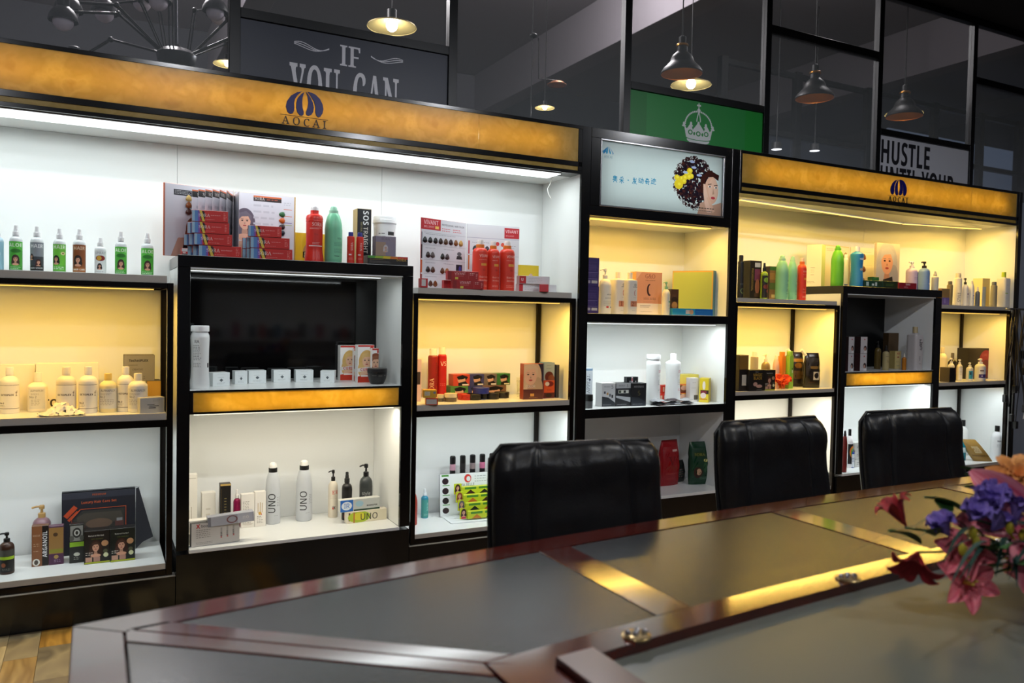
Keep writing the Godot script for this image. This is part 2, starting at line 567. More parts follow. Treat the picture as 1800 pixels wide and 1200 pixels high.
func goods_bottle(d: Array) -> void:
	var q: Array = d[5]
	var r: float = q[3]
	var h: float = q[4]
	var st: Dictionary = STYLES[d[7]]
	var ex: float = st.get("ex", 2.0)
	var seg := 24 if ex == 2.0 else 48
	var glassy: bool = d[11] == 1
	var o := thing(d[1], d[2], d[3], Vector3(q[0], q[1], q[2]), q[5], d[4])
	var g := G.new()
	var body := prof(st.b, r, h)
	if d[7] != "cup":
		body.push_front(Vector2(0, 0))
	g.lathe(body, Vector3.ZERO, seg, ex)
	if glassy:
		g.lathe(prof([.76, .3, 1, 1.15], r, h), Vector3.ZERO, seg, ex)
		put(o, "body", g.mesh(), pane(0.25, "e6ead8"))
		return
	put(o, "body", g.mesh(), sm(d[8], 0.32))
	g = G.new()
	if d[7] == "pump":
		g.lathe(prof(st.c, r, h), Vector3.ZERO, 20)
		var hd := maxf(r * 0.3, 0.007)
		g.lathe([Vector2(0, .9 * h), Vector2(hd, .9 * h), Vector2(hd * 1.05, .955 * h), Vector2(hd * 0.8, .97 * h), Vector2(0, .972 * h)], Vector3.ZERO, 16)
		g.tube([Vector3(-hd * 0.4, .945 * h, 0), Vector3(-r * 0.6, .95 * h, r * .1), Vector3(-r * 0.98, .935 * h, r * .16), Vector3(-r * 1.04, .925 * h, r * .17)], hd * 0.42, 8)
		put(o, "pump", g.mesh(), sm(d[9], 0.35))
	elif d[7] == "cup":
		pass
	else:
		g.lathe(prof(st.c, r, h), Vector3.ZERO, 20)
		put(o, "cap", g.mesh(), sm(d[9], 0.35))
	if st.has("k"):
		g = G.new()
		g.lathe(prof(st.k, r, h), Vector3.ZERO, 20)
		put(o, "collar", g.mesh(), sm(d[10] if d[10] else d[8], 0.35))
	if d[6]:
		var lab := prof(st.b, r, h, st.l[0], st.l[1])
		var half := deg_to_rad(st.l[2])
		var p := printed(d[6], 2.0 * half * r, (st.l[1] - st.l[0]) * h)
		g = G.new()
		var rows := []
		for e in lab:
			var row := PackedVector3Array()
			for j in 21:
				var a := lerpf(-half, half, j / 20.0)
				var k := 1.0
				if ex > 2.0:
					k = 1.0 / pow(pow(absf(sin(a)), ex) + pow(absf(cos(a)), ex), 1.0 / ex)
				row.append(Vector3(sin(a), 0, cos(a)) * (e.x * k + 0.0005) + Vector3(0, e.y, 0))
			rows.append(row)
		# even spread of the print over the height
		var uv: Rect2 = p[1]
		g.grid(rows, false, uv)
		var w := 21
		for i in lab.size():
			for j in w:
				g.t[i * w + j].y = lerpf(uv.end.y, uv.position.y, (lab[i].y - lab[0].y) / (lab.back().y - lab[0].y))
		put(o, "label", g.mesh(), p[0].mat)

func goods_box(d: Array) -> void:
	var q: Array = d[5]
	var p := printed(d[6], q[3], q[4])
	var g := G.new()
	g.box(Vector3(0, q[4] / 2.0, 0), Vector3(q[3], q[4], q[5]), 0.0012, p[1], swatch(p[0], d[7]), swatch(p[0], d[8]))
	var o := put(self, d[1], g.mesh(), p[0].mat, Vector3(q[0], q[1], q[2]), Vector3(0, q[6], q[7]))
	tag(o, d[2], d[3], d[4])

# ------------------------------------------------------------------ lamps inside the furniture
# a light bar whose glowing face looks down; e is the light's energy
func light_bar(parent: Node, a: Vector3, b: Vector3, wide: float, hex: String, e: float, seen: float, lean := 0.0) -> void:
	var len := (b - a).length()
	var pivot := Node3D.new()
	pivot.name = "light_bar"
	parent.add_child(pivot, true)
	pivot.position = (a + b) / 2.0
	pivot.basis = Basis.from_euler(Vector3(deg_to_rad(lean), atan2(-(b - a).z, (b - a).x), 0))
	if absf((b - a).y) > 0.001:
		pivot.rotate_object_local(Vector3.BACK, asin((b - a).y / len))
	var g := G.new()
	g.box(Vector3(0, 0.004, 0), Vector3(len, 0.006, wide + 0.006), 0.001)
	put(pivot, "housing", g.mesh(), sm("d8d8d8", 0.4))
	g = G.new()
	g.box(Vector3(0, -0.001, 0), Vector3(len - 0.004, 0.004, wide), 0.0008)
	put(pivot, "light_diffuser", g.mesh(), glow(hex, seen))
	var l := AreaLight3D.new()
	l.name = "bar_light"
	l.area_size = Vector2(len - 0.01, wide)
	l.area_normalize_energy = true
	l.light_color = Color(hex)
	l.light_energy = e
	l.area_range = 8.0
	l.shadow_enabled = true
	l.rotation_degrees.x = -90
	l.position.y = -0.006
	pivot.add_child(l)

# ------------------------------------------------------------------ cabinets
var black: StandardMaterial3D
var steel: StandardMaterial3D
var white: StandardMaterial3D
var edge: StandardMaterial3D
var gold: StandardMaterial3D
var poster_mat: StandardMaterial3D
var poster_sheet: Dictionary
const BACK := -0.432
const COOL := "f4feff"
const WARM := "ffcb58"
const CREAM := "fff4dc"

func emblem(parent: Node, c: Vector3, w: float) -> void:
	# four drop-shaped leaves over a line and the word
	var leaves := [
		[555, 335, 440, 355, 330, 420, 260, 520, 240, 620, 265, 710, 295, 742, 330, 758, 370, 750, 395, 700, 400, 640, 395, 560, 410, 480, 455, 410, 520, 352],
		[578, 350, 520, 390, 460, 460, 435, 540, 430, 640, 450, 720, 500, 785, 545, 792, 572, 770, 575, 720, 552, 640, 545, 540, 550, 460],
		[612, 345, 640, 430, 655, 540, 645, 640, 615, 720, 620, 770, 660, 797, 715, 780, 755, 720, 765, 640, 745, 550, 700, 450, 650, 380],
		[640, 345, 700, 420, 760, 520, 790, 620, 790, 720, 810, 790, 850, 825, 890, 812, 930, 750, 945, 670, 930, 580, 880, 480, 800, 400, 720, 360],
	]
	for q in leaves:
		var p := PackedVector2Array()
		for i in range(0, q.size(), 2):
			p.append(Vector2(q[i] - 590.0, q[i + 1] - 0.134 * (q[i] - 590.0) - 570.0) * w / 705.0)
		var g := G.new()
		g.slab(p, 0.0, 0.005, 0.0005)
		put(parent, "emblem_leaf", g.mesh(), sm("0d0e62", 0.3), c, Vector3(90, 0, 0))
	board(parent, "emblem_line", c + Vector3(-0.635 * w, -0.356 * w, 0), c + Vector3(0.635 * w, -0.344 * w, 0.003), sm("1c1410", 0.4), 0.0003)
	var tm := TextMesh.new()
	var f := SystemFont.new()
	f.font_names = PackedStringArray(["Droid Serif"])
	tm.font = f
	tm.text = "A O C A I"
	tm.font_size = 64
	tm.pixel_size = 0.001
	tm.depth = 0.004
	var k := 1.18 * w / tm.get_aabb().size.x
	tm.pixel_size = 0.001 * k
	put(parent, "lettering", tm, sm("1c1410", 0.4), c + Vector3(0, -0.49 * w, 0.002))

# one lit gold band in a black frame on the plane z = 0, with its lamp behind it
func gold_band(parent: Node, x0: float, x1: float, y0: float, y1: float, cuts: Array, e: float, inset: float) -> void:
	var xs := [x0] + cuts + [x1]
	for i in xs.size() - 1:
		board(parent, "gold_panel", Vector3(xs[i] + 0.0008, y0, -0.006), Vector3(xs[i + 1] - 0.0008, y1, -0.002), gold, 0.0004)
	# lamp box behind
	board(parent, "lamp_box_back", Vector3(x0 - 0.01, y0 - 0.005, -0.1), Vector3(x1 + 0.01, y1 + 0.005, -0.094), white)
	if e > 0.0:
		var l := AreaLight3D.new()
		l.name = "band_light"
		l.area_size = Vector2(x1 - x0 - 2 * inset, 0.03)
		l.light_color = Color("fff6de")
		l.light_energy = e
		l.area_range = 8.0
		l.shadow_enabled = true
		l.position = Vector3((x0 + x1) / 2, (y0 + y1) / 2, -0.088)
		l.rotation_degrees.y = 180
		var g := G.new()
		g.box(Vector3.ZERO, Vector3(x1 - x0 - 2 * inset, 0.03, 0.004), 0.001)
		put(parent, "light_tube", g.mesh(), glow("fff6de", 1.0), l.position + Vector3(0, 0, -0.004))
		parent.add_child(l)

func fascia(parent: Node, x0: float, x1: float, gx0: float, gx1: float, cut: float) -> void:
	board(parent, "fascia_rail", Vector3(x0, 2.381, -0.12), Vector3(x1, 2.4, 0), black)
	board(parent, "fascia_rail", Vector3(x0, 2.173, -0.02), Vector3(x1, 2.2, 0), black)
	board(parent, "fascia_rail", Vector3(x0, 2.133, -0.12), Vector3(x1, 2.151, 0), black)
	board(parent, "fascia_stile", Vector3(gx1, 2.151, -0.12), Vector3(x1, 2.381, -0.0), black)
	if gx0 > x0:
		board(parent, "fascia_stile", Vector3(x0, 2.151, -0.12), Vector3(gx0, 2.381, -0.0), black)
	board(parent, "gold_strip", Vector3(gx0, 2.151, -0.008), Vector3(gx1, 2.173, -0.004), gold, 0.0004)
	board(parent, "lamp_box_floor", Vector3(gx0, 2.17, -0.1), Vector3(gx1, 2.176, -0.02), white)
	gold_band(parent, gx0, gx1, 2.2, 2.381, [cut], LUX.fascia, 0.13)

# a free-standing steel tube frame with three boards and two light bars
func bay(label: String, x0: float, x1: float, y: Array, upper: Array, lower: Array) -> void:
	# y: top of frame, top board, mid rail foot, mid rail head, mid board, frame foot, low board
	var o := thing("shelf_frame", label, "shelf", Vector3(x0, 0, 0))
	var w := x1 - x0
	var t := 0.025
	for z in [[-0.045, -0.02], [-0.43, -0.413]]:
		for x in [0.0, w - t]:
			board(o, "post", Vector3(x, y[5], z[0]), Vector3(x + t, y[0], z[1]), steel)
		for r in [[y[0] - t, y[0]], [y[2], y[3]], [y[5], y[5] + 0.026]]:
			board(o, "rail", Vector3(t, r[0], z[0]), Vector3(w - t, r[1], z[1]), steel)
	for x in [0.0, w - t]:
		for r in [[y[0] - t, y[0]], [y[5], y[5] + 0.026]]:
			board(o, "side_rail", Vector3(x, r[0], -0.413), Vector3(x + t, r[1], -0.045), steel)
	for b in [[y[0], y[1]], [y[3], y[4]], [y[5] + 0.028, y[6]]]:
		var s := board(o, "shelf_board", Vector3(t + 0.002, b[0] + 0.0005, -0.41), Vector3(w - t - 0.002, b[1], -0.03), white)
		board(s, "edge_strip", Vector3(-(w - 2 * t) / 2 + 0.002, -(b[1] - b[0]) / 2 + 0.0003, 0.19), Vector3((w - 2 * t) / 2 - 0.002, (b[1] - b[0]) / 2, 0.196), edge, 0.0006)
	light_bar(o, Vector3(t + 0.01, y[0] - t - 0.004, -0.075), Vector3(w - t - 0.05, y[0] - t - 0.004, -0.075), 0.014, upper[0], upper[1], 1.3)
	light_bar(o, Vector3(t + 0.01, y[2] - 0.003, -0.075), Vector3(w - t - 0.05, y[2] - 0.003, -0.075), 0.014, lower[0], lower[1], 1.3)

# a face-framed niche unit: open niche with a lit gold band below it and a lower niche
func niche_unit(label: String, x0: float, x1: float, ox0: float, ox1: float, y: Array, upper: Array, lower: Array, inset: float, screen: bool) -> Node3D:
	# y: top, opening head, shelf, lower opening head, lower floor
	var o := thing("niche_cabinet", label, "cabinet", Vector3(x0, 0, 0))
	var a := ox0 - x0
	var b := ox1 - x0
	var w := x1 - x0
	board(o, "top_board", Vector3(0, y[1] + 0.001, BACK), Vector3(w, y[0], 0), black)
	board(o, "stile", Vector3(0, y[4], -0.02), Vector3(a, y[1], 0), black)
	board(o, "stile", Vector3(b, y[4], -0.02), Vector3(w, y[1], 0), black)
	for x in [[0.002, a], [b, w - 0.002]]:
		board(o, "side_panel", Vector3(x[0], y[4], BACK), Vector3(x[1], y[1], -0.0205), white)
	board(o, "niche_ceiling", Vector3(a, y[1] - 0.006, BACK), Vector3(b, y[1], -0.004), white)
	board(o, "niche_shelf", Vector3(a, y[2] - 0.016, BACK), Vector3(b, y[2], -0.003), white)
	board(o, "lower_ceiling", Vector3(a, y[3], BACK), Vector3(b, y[3] + 0.016, -0.02), white)
	board(o, "lower_floor", Vector3(a, y[4] - 0.016, BACK), Vector3(b, y[4], -0.001), white)
	board(o, "niche_back", Vector3(a, y[2], BACK - 0.012), Vector3(b, y[1] - 0.006, BACK + 0.002), sm("0b0c0d", 0.3) if not screen else white)
	board(o, "lower_back", Vector3(a, y[4], BACK - 0.012), Vector3(b, y[3], BACK + 0.001), white)
	var f0: float = y[3]
	var f1: float = y[2]
	board(o, "band_rail", Vector3(a, f1 - 0.010, -0.003), Vector3(b, f1 - 0.001, 0.0), black, 0.0005)
	board(o, "band_rail", Vector3(a, f0, -0.02), Vector3(b, f0 + 0.009, 0.0), black, 0.0005)
	board(o, "band_end", Vector3(a, f0 + 0.009, -0.09), Vector3(a + 0.014, f1 - 0.01, 0.0), black, 0.0005)
	board(o, "band_end", Vector3(b - 0.014, f0 + 0.009, -0.09), Vector3(b, f1 - 0.01, 0.0), black, 0.0005)
	gold_band(o, a + 0.014, b - 0.014, f0 + 0.009, f1 - 0.01, [], LUX.band, inset)
	board(o, "plinth_panel", Vector3(0, 0.0, BACK), Vector3(w, y[4] - 0.017, -0.002), black)
	if screen:
		board(o, "screen", Vector3(a + 0.004, y[2] + 0.012, BACK + 0.003), Vector3(b - 0.002, y[1] - 0.008, BACK + 0.02), sm("050506", 0.06))
	if upper[1] > 0.0:
		light_bar(o, Vector3(a + 0.004, y[1] - 0.012, -0.05), Vector3(b - 0.1, y[1] - 0.012, -0.05), 0.02, upper[0], upper[1], 0.9, 0.0)
	if lower[1] > 0.0:
		light_bar(o, Vector3(a + 0.02, y[3] - 0.008, -0.06), Vector3(b - 0.02, y[3] - 0.008, -0.06), 0.014, lower[0], lower[1], 1.2)
	return o

func cabinets() -> void:
	# --- wall of shelving beside the entrance: shell with lit top compartment
	var o := thing("wall_cabinet", "long white-lined wall cabinet with glowing gold fascia and emblem above television niche", "cabinet")
	for s in [[-0.9, 0.203], [0.203, 1.234], [1.234, 2.2457]]:
		board(o, "back_panel", Vector3(s[0] + 0.0006, 0.02, BACK - 0.018), Vector3(s[1] - 0.0006, 2.133, BACK - 0.0005), white, 0.0008)
	board(o, "side_panel", Vector3(2.2457, 0.02, BACK - 0.018), Vector3(2.276, 2.4, -0.019), white)
	board(o, "side_panel", Vector3(-0.93, 0.02, BACK - 0.018), Vector3(-0.9, 2.4, -0.019), white)
	board(o, "ceiling_panel", Vector3(-0.9, 2.134, BACK - 0.018), Vector3(2.2457, 2.15, -0.12), white)
	board(o, "ceiling_panel", Vector3(-0.9, 2.1345, -0.12), Vector3(2.2457, 2.1495, -0.004), white)
	board(o, "top_panel", Vector3(-0.93, 2.385, BACK - 0.018), Vector3(2.276, 2.4, -0.12), black)
	board(o, "partition_edge", Vector3(2.2457, 0.0, -0.019), Vector3(2.305, 2.4, 0), black)
	fascia(o, -0.93, 2.2457, -0.88, 2.2205, 1.611)
	emblem(o, Vector3(0.713, 2.306, -0.002), 0.174)
	board(o, "plinth_panel", Vector3(-0.93, 0.0, BACK), Vector3(0.169, 0.158, -0.004), black)
	board(o, "plinth_panel", Vector3(1.2645, 0.0, BACK), Vector3(2.2455, 0.158, -0.004), black)
	board(o, "plinth_lip", Vector3(-0.93, 0.158, -0.06), Vector3(0.169, 0.1605, -0.001), sm("8a8276", 0.4), 0.0004)
	board(o, "plinth_lip", Vector3(1.2645, 0.158, -0.06), Vector3(2.2455, 0.1605, -0.001), sm("8a8276", 0.4), 0.0004)
	light_bar(o, Vector3(-0.86, 2.1275, -0.105), Vector3(2.13, 2.1275, -0.105), 0.15, COOL, LUX.a_top, 1.5)
	var g := G.new()
	g.tube([Vector3(2.17, 2.134, -0.2), Vector3(2.16, 2.1, -0.2), Vector3(2.143, 2.07, -0.2), Vector3(2.15, 2.04, -0.2), Vector3(2.166, 2.017, -0.2)], 0.0025, 6)
	put(o, "loose_wire", g.mesh(), sm("e8e6e0", 0.4))
	bay("steel-framed shelf bay with lit yellow middle and row of hair sprays on top", -0.81, 0.1565, [1.4537, 1.4845, 0.8215, 0.852, 0.882, 0.161, 0.2145], [WARM, LUX.bay_l_up], [COOL, LUX.bay_l_lo])
	niche_unit("black-fronted television cabinet with dark screen, gold band and cream lit lower niche", 0.1708, 1.2625, 0.2231, 1.2097, [1.5786, 1.5262, 0.9812, 0.8741, 0.2676], [COOL, LUX.tv_up], [CREAM, LUX.tv_lo], 0.07, true)
	bay("steel-framed shelf bay with red developer bottles and open colour chart on top", 1.275, 2.2386, [1.4435, 1.474, 0.8139, 0.8445, 0.874, 0.1605, 0.2115], [WARM, LUX.bay_r_up], [COOL, LUX.bay_r_lo])
	# --- poster cabinet
	o = thing("poster_cabinet", "black-framed cabinet with framed curly-haired woman poster above three niches", "cabinet", Vector3(2.306, 0, 0))
	var p0 := 0.005
	var p1 := 1.0334
	var pw := 1.0385
	var head := 1.9119
	for q in [[Vector3(0, 2.347, -0.03), Vector3(pw, 2.4, 0)], [Vector3(0, head, -0.03), Vector3(pw, 1.967, 0)], [Vector3(0, 1.967, -0.03), Vector3(0.0613, 2.347, 0)], [Vector3(0.9794, 1.967, -0.03), Vector3(pw, 2.347, 0)]]:
		board(o, "poster_surround", q[0], q[1], black)
	for q in [[Vector3(0.0613, 2.337, -0.03), Vector3(0.9794, 2.347, 0.002)], [Vector3(0.0613, 1.967, -0.03), Vector3(0.9794, 1.977, 0.002)], [Vector3(0.0613, 1.977, -0.03), Vector3(0.0713, 2.337, 0.002)], [Vector3(0.9694, 1.977, -0.03), Vector3(0.9794, 2.337, 0.002)]]:
		board(o, "silver_frame", q[0], q[1], sm("9a9a9c", 0.22, 0.9), 0.002)
	var pic := print_board(o, "poster", 0.898, 0.36, 0.004, "bg ccd4d2", "ccd4d2", Vector3(0.5203, 2.157, -0.016), Vector3.ZERO, 1450.0)
	poster_art()
	poster_mat = StandardMaterial3D.new()
	poster_mat.resource_name = "poster_film"
	poster_mat.roughness = 0.12
	poster_mat.backlight_enabled = true
	poster_mat.backlight = Color(1, 1, 1)
	poster_sheet = sheets.back()
	pic.material_override = poster_mat
	var pl := AreaLight3D.new()
	pl.name = "poster_light"
	pl.area_size = Vector2(0.84, 0.3)
	pl.light_color = Color("f6fbff")
	pl.light_energy = LUX.poster
	pl.area_range = 8.0
	pl.shadow_enabled = true
	pl.position = Vector3(0.5203, 2.157, -0.1)
	pl.rotation_degrees.y = 180
	o.add_child(pl)
	var pg := G.new()
	pg.box(Vector3.ZERO, Vector3(0.84, 0.3, 0.004), 0.001)
	put(o, "light_panel", pg.mesh(), glow("f6fbff", 0.8), Vector3(0.5203, 2.157, -0.104))
	board(o, "top_panel", Vector3(0, 2.385, BACK), Vector3(pw, 2.4, -0.03), black)
	board(o, "back_panel", Vector3(0, 0.02, BACK - 0.018), Vector3(pw, 2.38, BACK - 0.0005), white)
	board(o, "side_panel", Vector3(pw, 0.02, BACK - 0.018), Vector3(pw + 0.03, 2.385, -0.02), white)
	board(o, "stile", Vector3(pw, 0.0, -0.02), Vector3(1.1024, 2.4, 0), black)
	board(o, "niche_ceiling", Vector3(0, head, BACK), Vector3(pw, head + 0.012, -0.03), white)
	for s in [[1.3127, 1.3628], [0.7661, 0.818]]:
		board(o, "shelf_board", Vector3(0, s[0] + 0.002, BACK), Vector3(pw, s[1], -0.012), white)
		board(o, "shelf_edge", Vector3(0, s[0], -0.012), Vector3(pw, s[1] - 0.001, 0), black)
	board(o, "lower_floor", Vector3(0, 0.26, BACK), Vector3(pw, 0.2786, -0.001), white)
	board(o, "plinth_panel", Vector3(0, 0, BACK), Vector3(pw, 0.2595, -0.002), black)
	light_bar(o, Vector3(0.02, head - 0.007, -0.075), Vector3(0.93, head - 0.007, -0.075), 0.05, WARM, LUX.p_up, 1.2)
	light_bar(o, Vector3(0.03, 1.306, -0.05), Vector3(0.98, 1.306, -0.05), 0.014, COOL, LUX.p_mid, 1.2)
	# --- far wall cabinet
	o = thing("wall_cabinet", "far yellow-lit wall cabinet with gold fascia beside the poster cabinet", "cabinet")
	for s in [[3.4084, 5.1], [5.1, 6.3596]]:
		board(o, "back_panel", Vector3(s[0] + 0.0006, 0.02, BACK - 0.018), Vector3(s[1] - 0.0006, 2.133, BACK - 0.0005), white, 0.0008)
	board(o, "side_panel", Vector3(6.3596, 0.02, BACK - 0.018), Vector3(6.395, 2.4, -0.019), white)
	board(o, "side_panel", Vector3(3.38, 0.02, BACK - 0.018), Vector3(3.4084, 2.4, -0.021), white)
	board(o, "ceiling_panel", Vector3(3.4084, 2.134, BACK - 0.018), Vector3(6.3596, 2.15, -0.12), white)
	board(o, "ceiling_panel", Vector3(3.4084, 2.1345, -0.12), Vector3(6.3596, 2.1495, -0.004), white)
	board(o, "top_panel", Vector3(3.38, 2.385, BACK - 0.018), Vector3(6.395, 2.4, -0.12), black)
	board(o, "end_stile", Vector3(6.3596, 0.0, -0.019), Vector3(6.4, 2.4, 0), black)
	fascia(o, 3.41, 6.3596, 3.428, 6.325, 5.744)
	emblem(o, Vector3(4.903, 2.302, -0.002), 0.174)
	board(o, "plinth_panel", Vector3(3.4095, 0.0, BACK), Vector3(4.371, 0.158, -0.004), black)
	board(o, "plinth_panel", Vector3(5.435, 0.0, BACK), Vector3(6.359, 0.19, -0.004), black)
	light_bar(o, Vector3(3.46, 2.1, -0.05), Vector3(5.0, 2.058, -0.04), 0.02, "ffce60", LUX.b_top, 1.6)
	light_bar(o, Vector3(5.02, 2.058, -0.04), Vector3(6.22, 2.118, -0.22), 0.02, "ffce60", LUX.b_top * 0.8, 1.6)
	bay("far steel-framed shelf bay with two mint bottles on top and black pouches inside", 3.4175, 4.3686, [1.4538, 1.481, 0.83, 0.86, 0.885, 0.161, 0.2145], [WARM, LUX.b_l_up], [CREAM, LUX.b_l_lo])
	niche_unit("far black-fronted cabinet with unlit dark niche over glowing gold band", 4.3726, 5.4331, 4.4177, 5.3666, [1.5893, 1.5356, 0.9975, 0.8947, 0.2933], [COOL, 0.0], [COOL, LUX.u_lo], 0.1, false)
	bay("far end steel-framed shelf bay with hand sanitizers inside and cables hung beside", 5.44, 6.345, [1.4575, 1.485, 0.845, 0.872, 0.9, 0.197, 0.25], [WARM, LUX.b_r_up], [COOL, LUX.b_r_lo])

# the picture on the poster: emblem, brushed title strokes, curly-haired head with petals
func poster_art() -> void:
	var s: Dictionary = sheets.back()
	var h := 522
	var w := 1302
	var rc := Rect2i(s.x - w - 3, s.y, w, h)
	var im: Image = s.im
	var o := Vector2(rc.position)
	var d := func(x: float, y: float) -> Vector2: return o + Vector2(x, y)
	# emblem
	for k in [[-38, 30], [-14, 22], [14, 22], [38, 30]]:
		var pts := PackedVector2Array([d.call(75 + k[0] * 0.15, 40), d.call(75 + k[0] * 1.3 - 10, 84), d.call(75 + k[0] * 1.2, 104), d.call(75 + k[0] * 1.1 + 10, 90)])
		spans(im, rc, pts, Color("2a7ab0") if absi(k[0]) > 20 else Color("3a94bc"))
	draw(im, Rect2i(rc.position + Vector2i(20, 112), Vector2i(110, 40)), "t AOCAI .5 .3 .5 6a8a98 s .8;r .1 .66 .8 .03 9ab0b8")
	# title, as brush strokes on a 100 x 100 field for each sign
	var signs := [
		[[48, 2, 40, 14], [22, 14, 22, 52], [22, 14, 78, 14], [78, 14, 78, 52], [34, 24, 44, 34], [66, 22, 56, 34], [50, 18, 50, 52], [30, 36, 70, 36], [48, 38, 34, 50], [52, 38, 66, 50], [8, 62, 92, 62], [50, 54, 20, 96], [50, 62, 84, 96]],
		[[72, 4, 28, 16], [24, 22, 32, 36], [48, 20, 52, 34], [78, 18, 68, 36], [10, 48, 90, 48], [50, 38, 50, 98], [48, 52, 14, 86], [52, 52, 88, 86]],
		[],
		[[34, 6, 24, 34], [24, 34, 84, 34], [50, 6, 42, 46], [42, 46, 10, 92], [38, 52, 76, 52], [76, 52, 34, 96], [42, 60, 86, 96], [72, 12, 82, 22]],
		[[8, 22, 46, 22], [4, 44, 50, 44], [26, 44, 10, 78], [10, 78, 46, 72], [40, 60, 48, 82], [54, 34, 94, 34], [94, 34, 84, 92], [84, 92, 74, 84], [72, 8, 70, 46], [70, 46, 50, 94]],
		[[22, 16, 78, 16], [50, 2, 46, 18], [46, 18, 24, 38], [54, 20, 74, 36], [6, 46, 94, 46], [74, 46, 74, 92], [74, 92, 62, 84], [24, 58, 52, 58], [24, 58, 26, 80], [52, 58, 50, 78], [26, 78, 50, 78]],
		[[34, 24, 92, 24], [58, 4, 66, 18], [52, 26, 50, 58], [50, 58, 38, 72], [68, 26, 68, 70], [38, 36, 34, 54], [82, 34, 90, 54], [10, 12, 20, 22], [8, 40, 22, 40], [22, 40, 16, 80], [6, 90, 18, 80], [18, 80, 92, 92]],
	]
	for i in signs.size():
		var at := Vector2(118 + i * 66, 268 - i * 3 + (6 if i % 2 else 0))
		if signs[i].is_empty():
			oval(im, rc, o + at + Vector2(30, 34), Vector2(6, 6), Color("2a86ac"))
		for q in signs[i]:
			var a: Vector2 = o + at + Vector2(q[0], q[1]) * 0.6
			var b: Vector2 = o + at + Vector2(q[2], q[3]) * 0.6
			var nn := (b - a).orthogonal().normalized() * 3.6
			spans(im, rc, PackedVector2Array([a + nn, b + nn * 0.7, b - nn * 0.7, a - nn]), Color("2a86ac"))
	# curly head
	var r := RandomNumberGenerator.new()
	r.seed = 5
	var cc := Vector2(985, 250)
	for i in 900:
		var a := r.randf_range(0, TAU)
		var k := sqrt(r.randf())
		var p := o + cc + Vector2(cos(a) * 205 * k, sin(a) * 225 * k * (1.0 if sin(a) < 0.55 else 0.8))
		var t := r.randf()
		oval(im, rc, p, Vector2(r.randf_range(7, 17), r.randf_range(6, 15)), Color("1b1620").lerp(Color("4a2420"), t * t).lerp(Color("7a3a22"), 0.5 if r.randf() > 0.93 else 0.0))
	for i in 150:
		var a := r.randf_range(0, TAU)
		var p := o + cc + Vector2(cos(a) * r.randf_range(195, 232), sin(a) * r.randf_range(205, 245) * 0.93)
		var q := r.randf_range(8, 16)
		oval(im, rc, p, Vector2(q, q), Color("3a1e1e"))
		oval(im, rc, p + Vector2(2, 2), Vector2(q * 0.62, q * 0.62), Color("c4c4c4") if r.randf() > 0.4 else Color("22181c"))
	for q in [[795, 222], [845, 228], [880, 215], [905, 180], [935, 150], [950, 196], [925, 205], [815, 280], [870, 248]]:
		oval(im, rc, o + Vector2(q[0], q[1]), Vector2(30, 24) if q[1] != 280 else Vector2(48, 40), Color("e0c42c"))
		oval(im, rc, o + Vector2(q[0] + 6, q[1] - 4), Vector2(16, 12), Color("eed84a"))
	for q in [[960, 70], [980, 118], [885, 170], [1040, 180]]:
		oval(im, rc, o + Vector2(q[0], q[1]), Vector2(28, 11), Color("aab4d8"))
	# face, hand and shoulder
	var sk := Color("d8a890")
	spans(im, rc, PackedVector2Array([d.call(1060, 420), d.call(1120, 400), d.call(1200, 430), d.call(1300, 400), d.call(1300, 520), d.call(1030, 520)]), sk.darkened(0.1))
	oval(im, rc, d.call(1185, 300), Vector2(78, 122), sk)
	oval(im, rc, d.call(1205, 290), Vector2(56, 96), sk.lightened(0.12))
	spans(im, rc, PackedVector2Array([d.call(1090, 330), d.call(1100, 240), d.call(1130, 190), d.call(1200, 180), d.call(1262, 210), d.call(1270, 160), d.call(1150, 120), d.call(1060, 200), d.call(1060, 330)]), Color("3a1c18"))
	for q in [[1165, 268], [1235, 272]]:
		oval(im, rc, d.call(q[0], q[1]), Vector2(18, 8), Color("f0e8e4"))
		oval(im, rc, d.call(q[0] + 2, q[1]), Vector2(8, 8), Color("26303a"))
		spans(im, rc, PackedVector2Array([d.call(q[0] - 24, q[1] - 20), d.call(q[0] + 18, q[1] - 28), d.call(q[0] + 22, q[1] - 22), d.call(q[0] - 20, q[1] - 14)]), Color("3a201a"))
	spans(im, rc, PackedVector2Array([d.call(1205, 280), d.call(1218, 330), d.call(1196, 336)]), sk.darkened(0.16))
	oval(im, rc, d.call(1205, 366), Vector2(24, 12), Color("b8404a"))
	spans(im, rc, PackedVector2Array([d.call(1090, 250), d.call(1110, 250), d.call(1150, 360), d.call(1200, 430), d.call(1190, 500), d.call(1140, 500), d.call(1110, 420), d.call(1095, 340)]), sk.lightened(0.16))
	spans(im, rc, PackedVector2Array([d.call(1130, 370), d.call(1150, 360), d.call(1230, 480), d.call(1205, 500)]), sk.lightened(0.05))
	draw(im, Rect2i(rc.position + Vector2i(960, 455), Vector2i(300, 50)), "l .0 .1 .9 1 .45 2a2624;l .05 .6 .85 1 .3 5a5450")

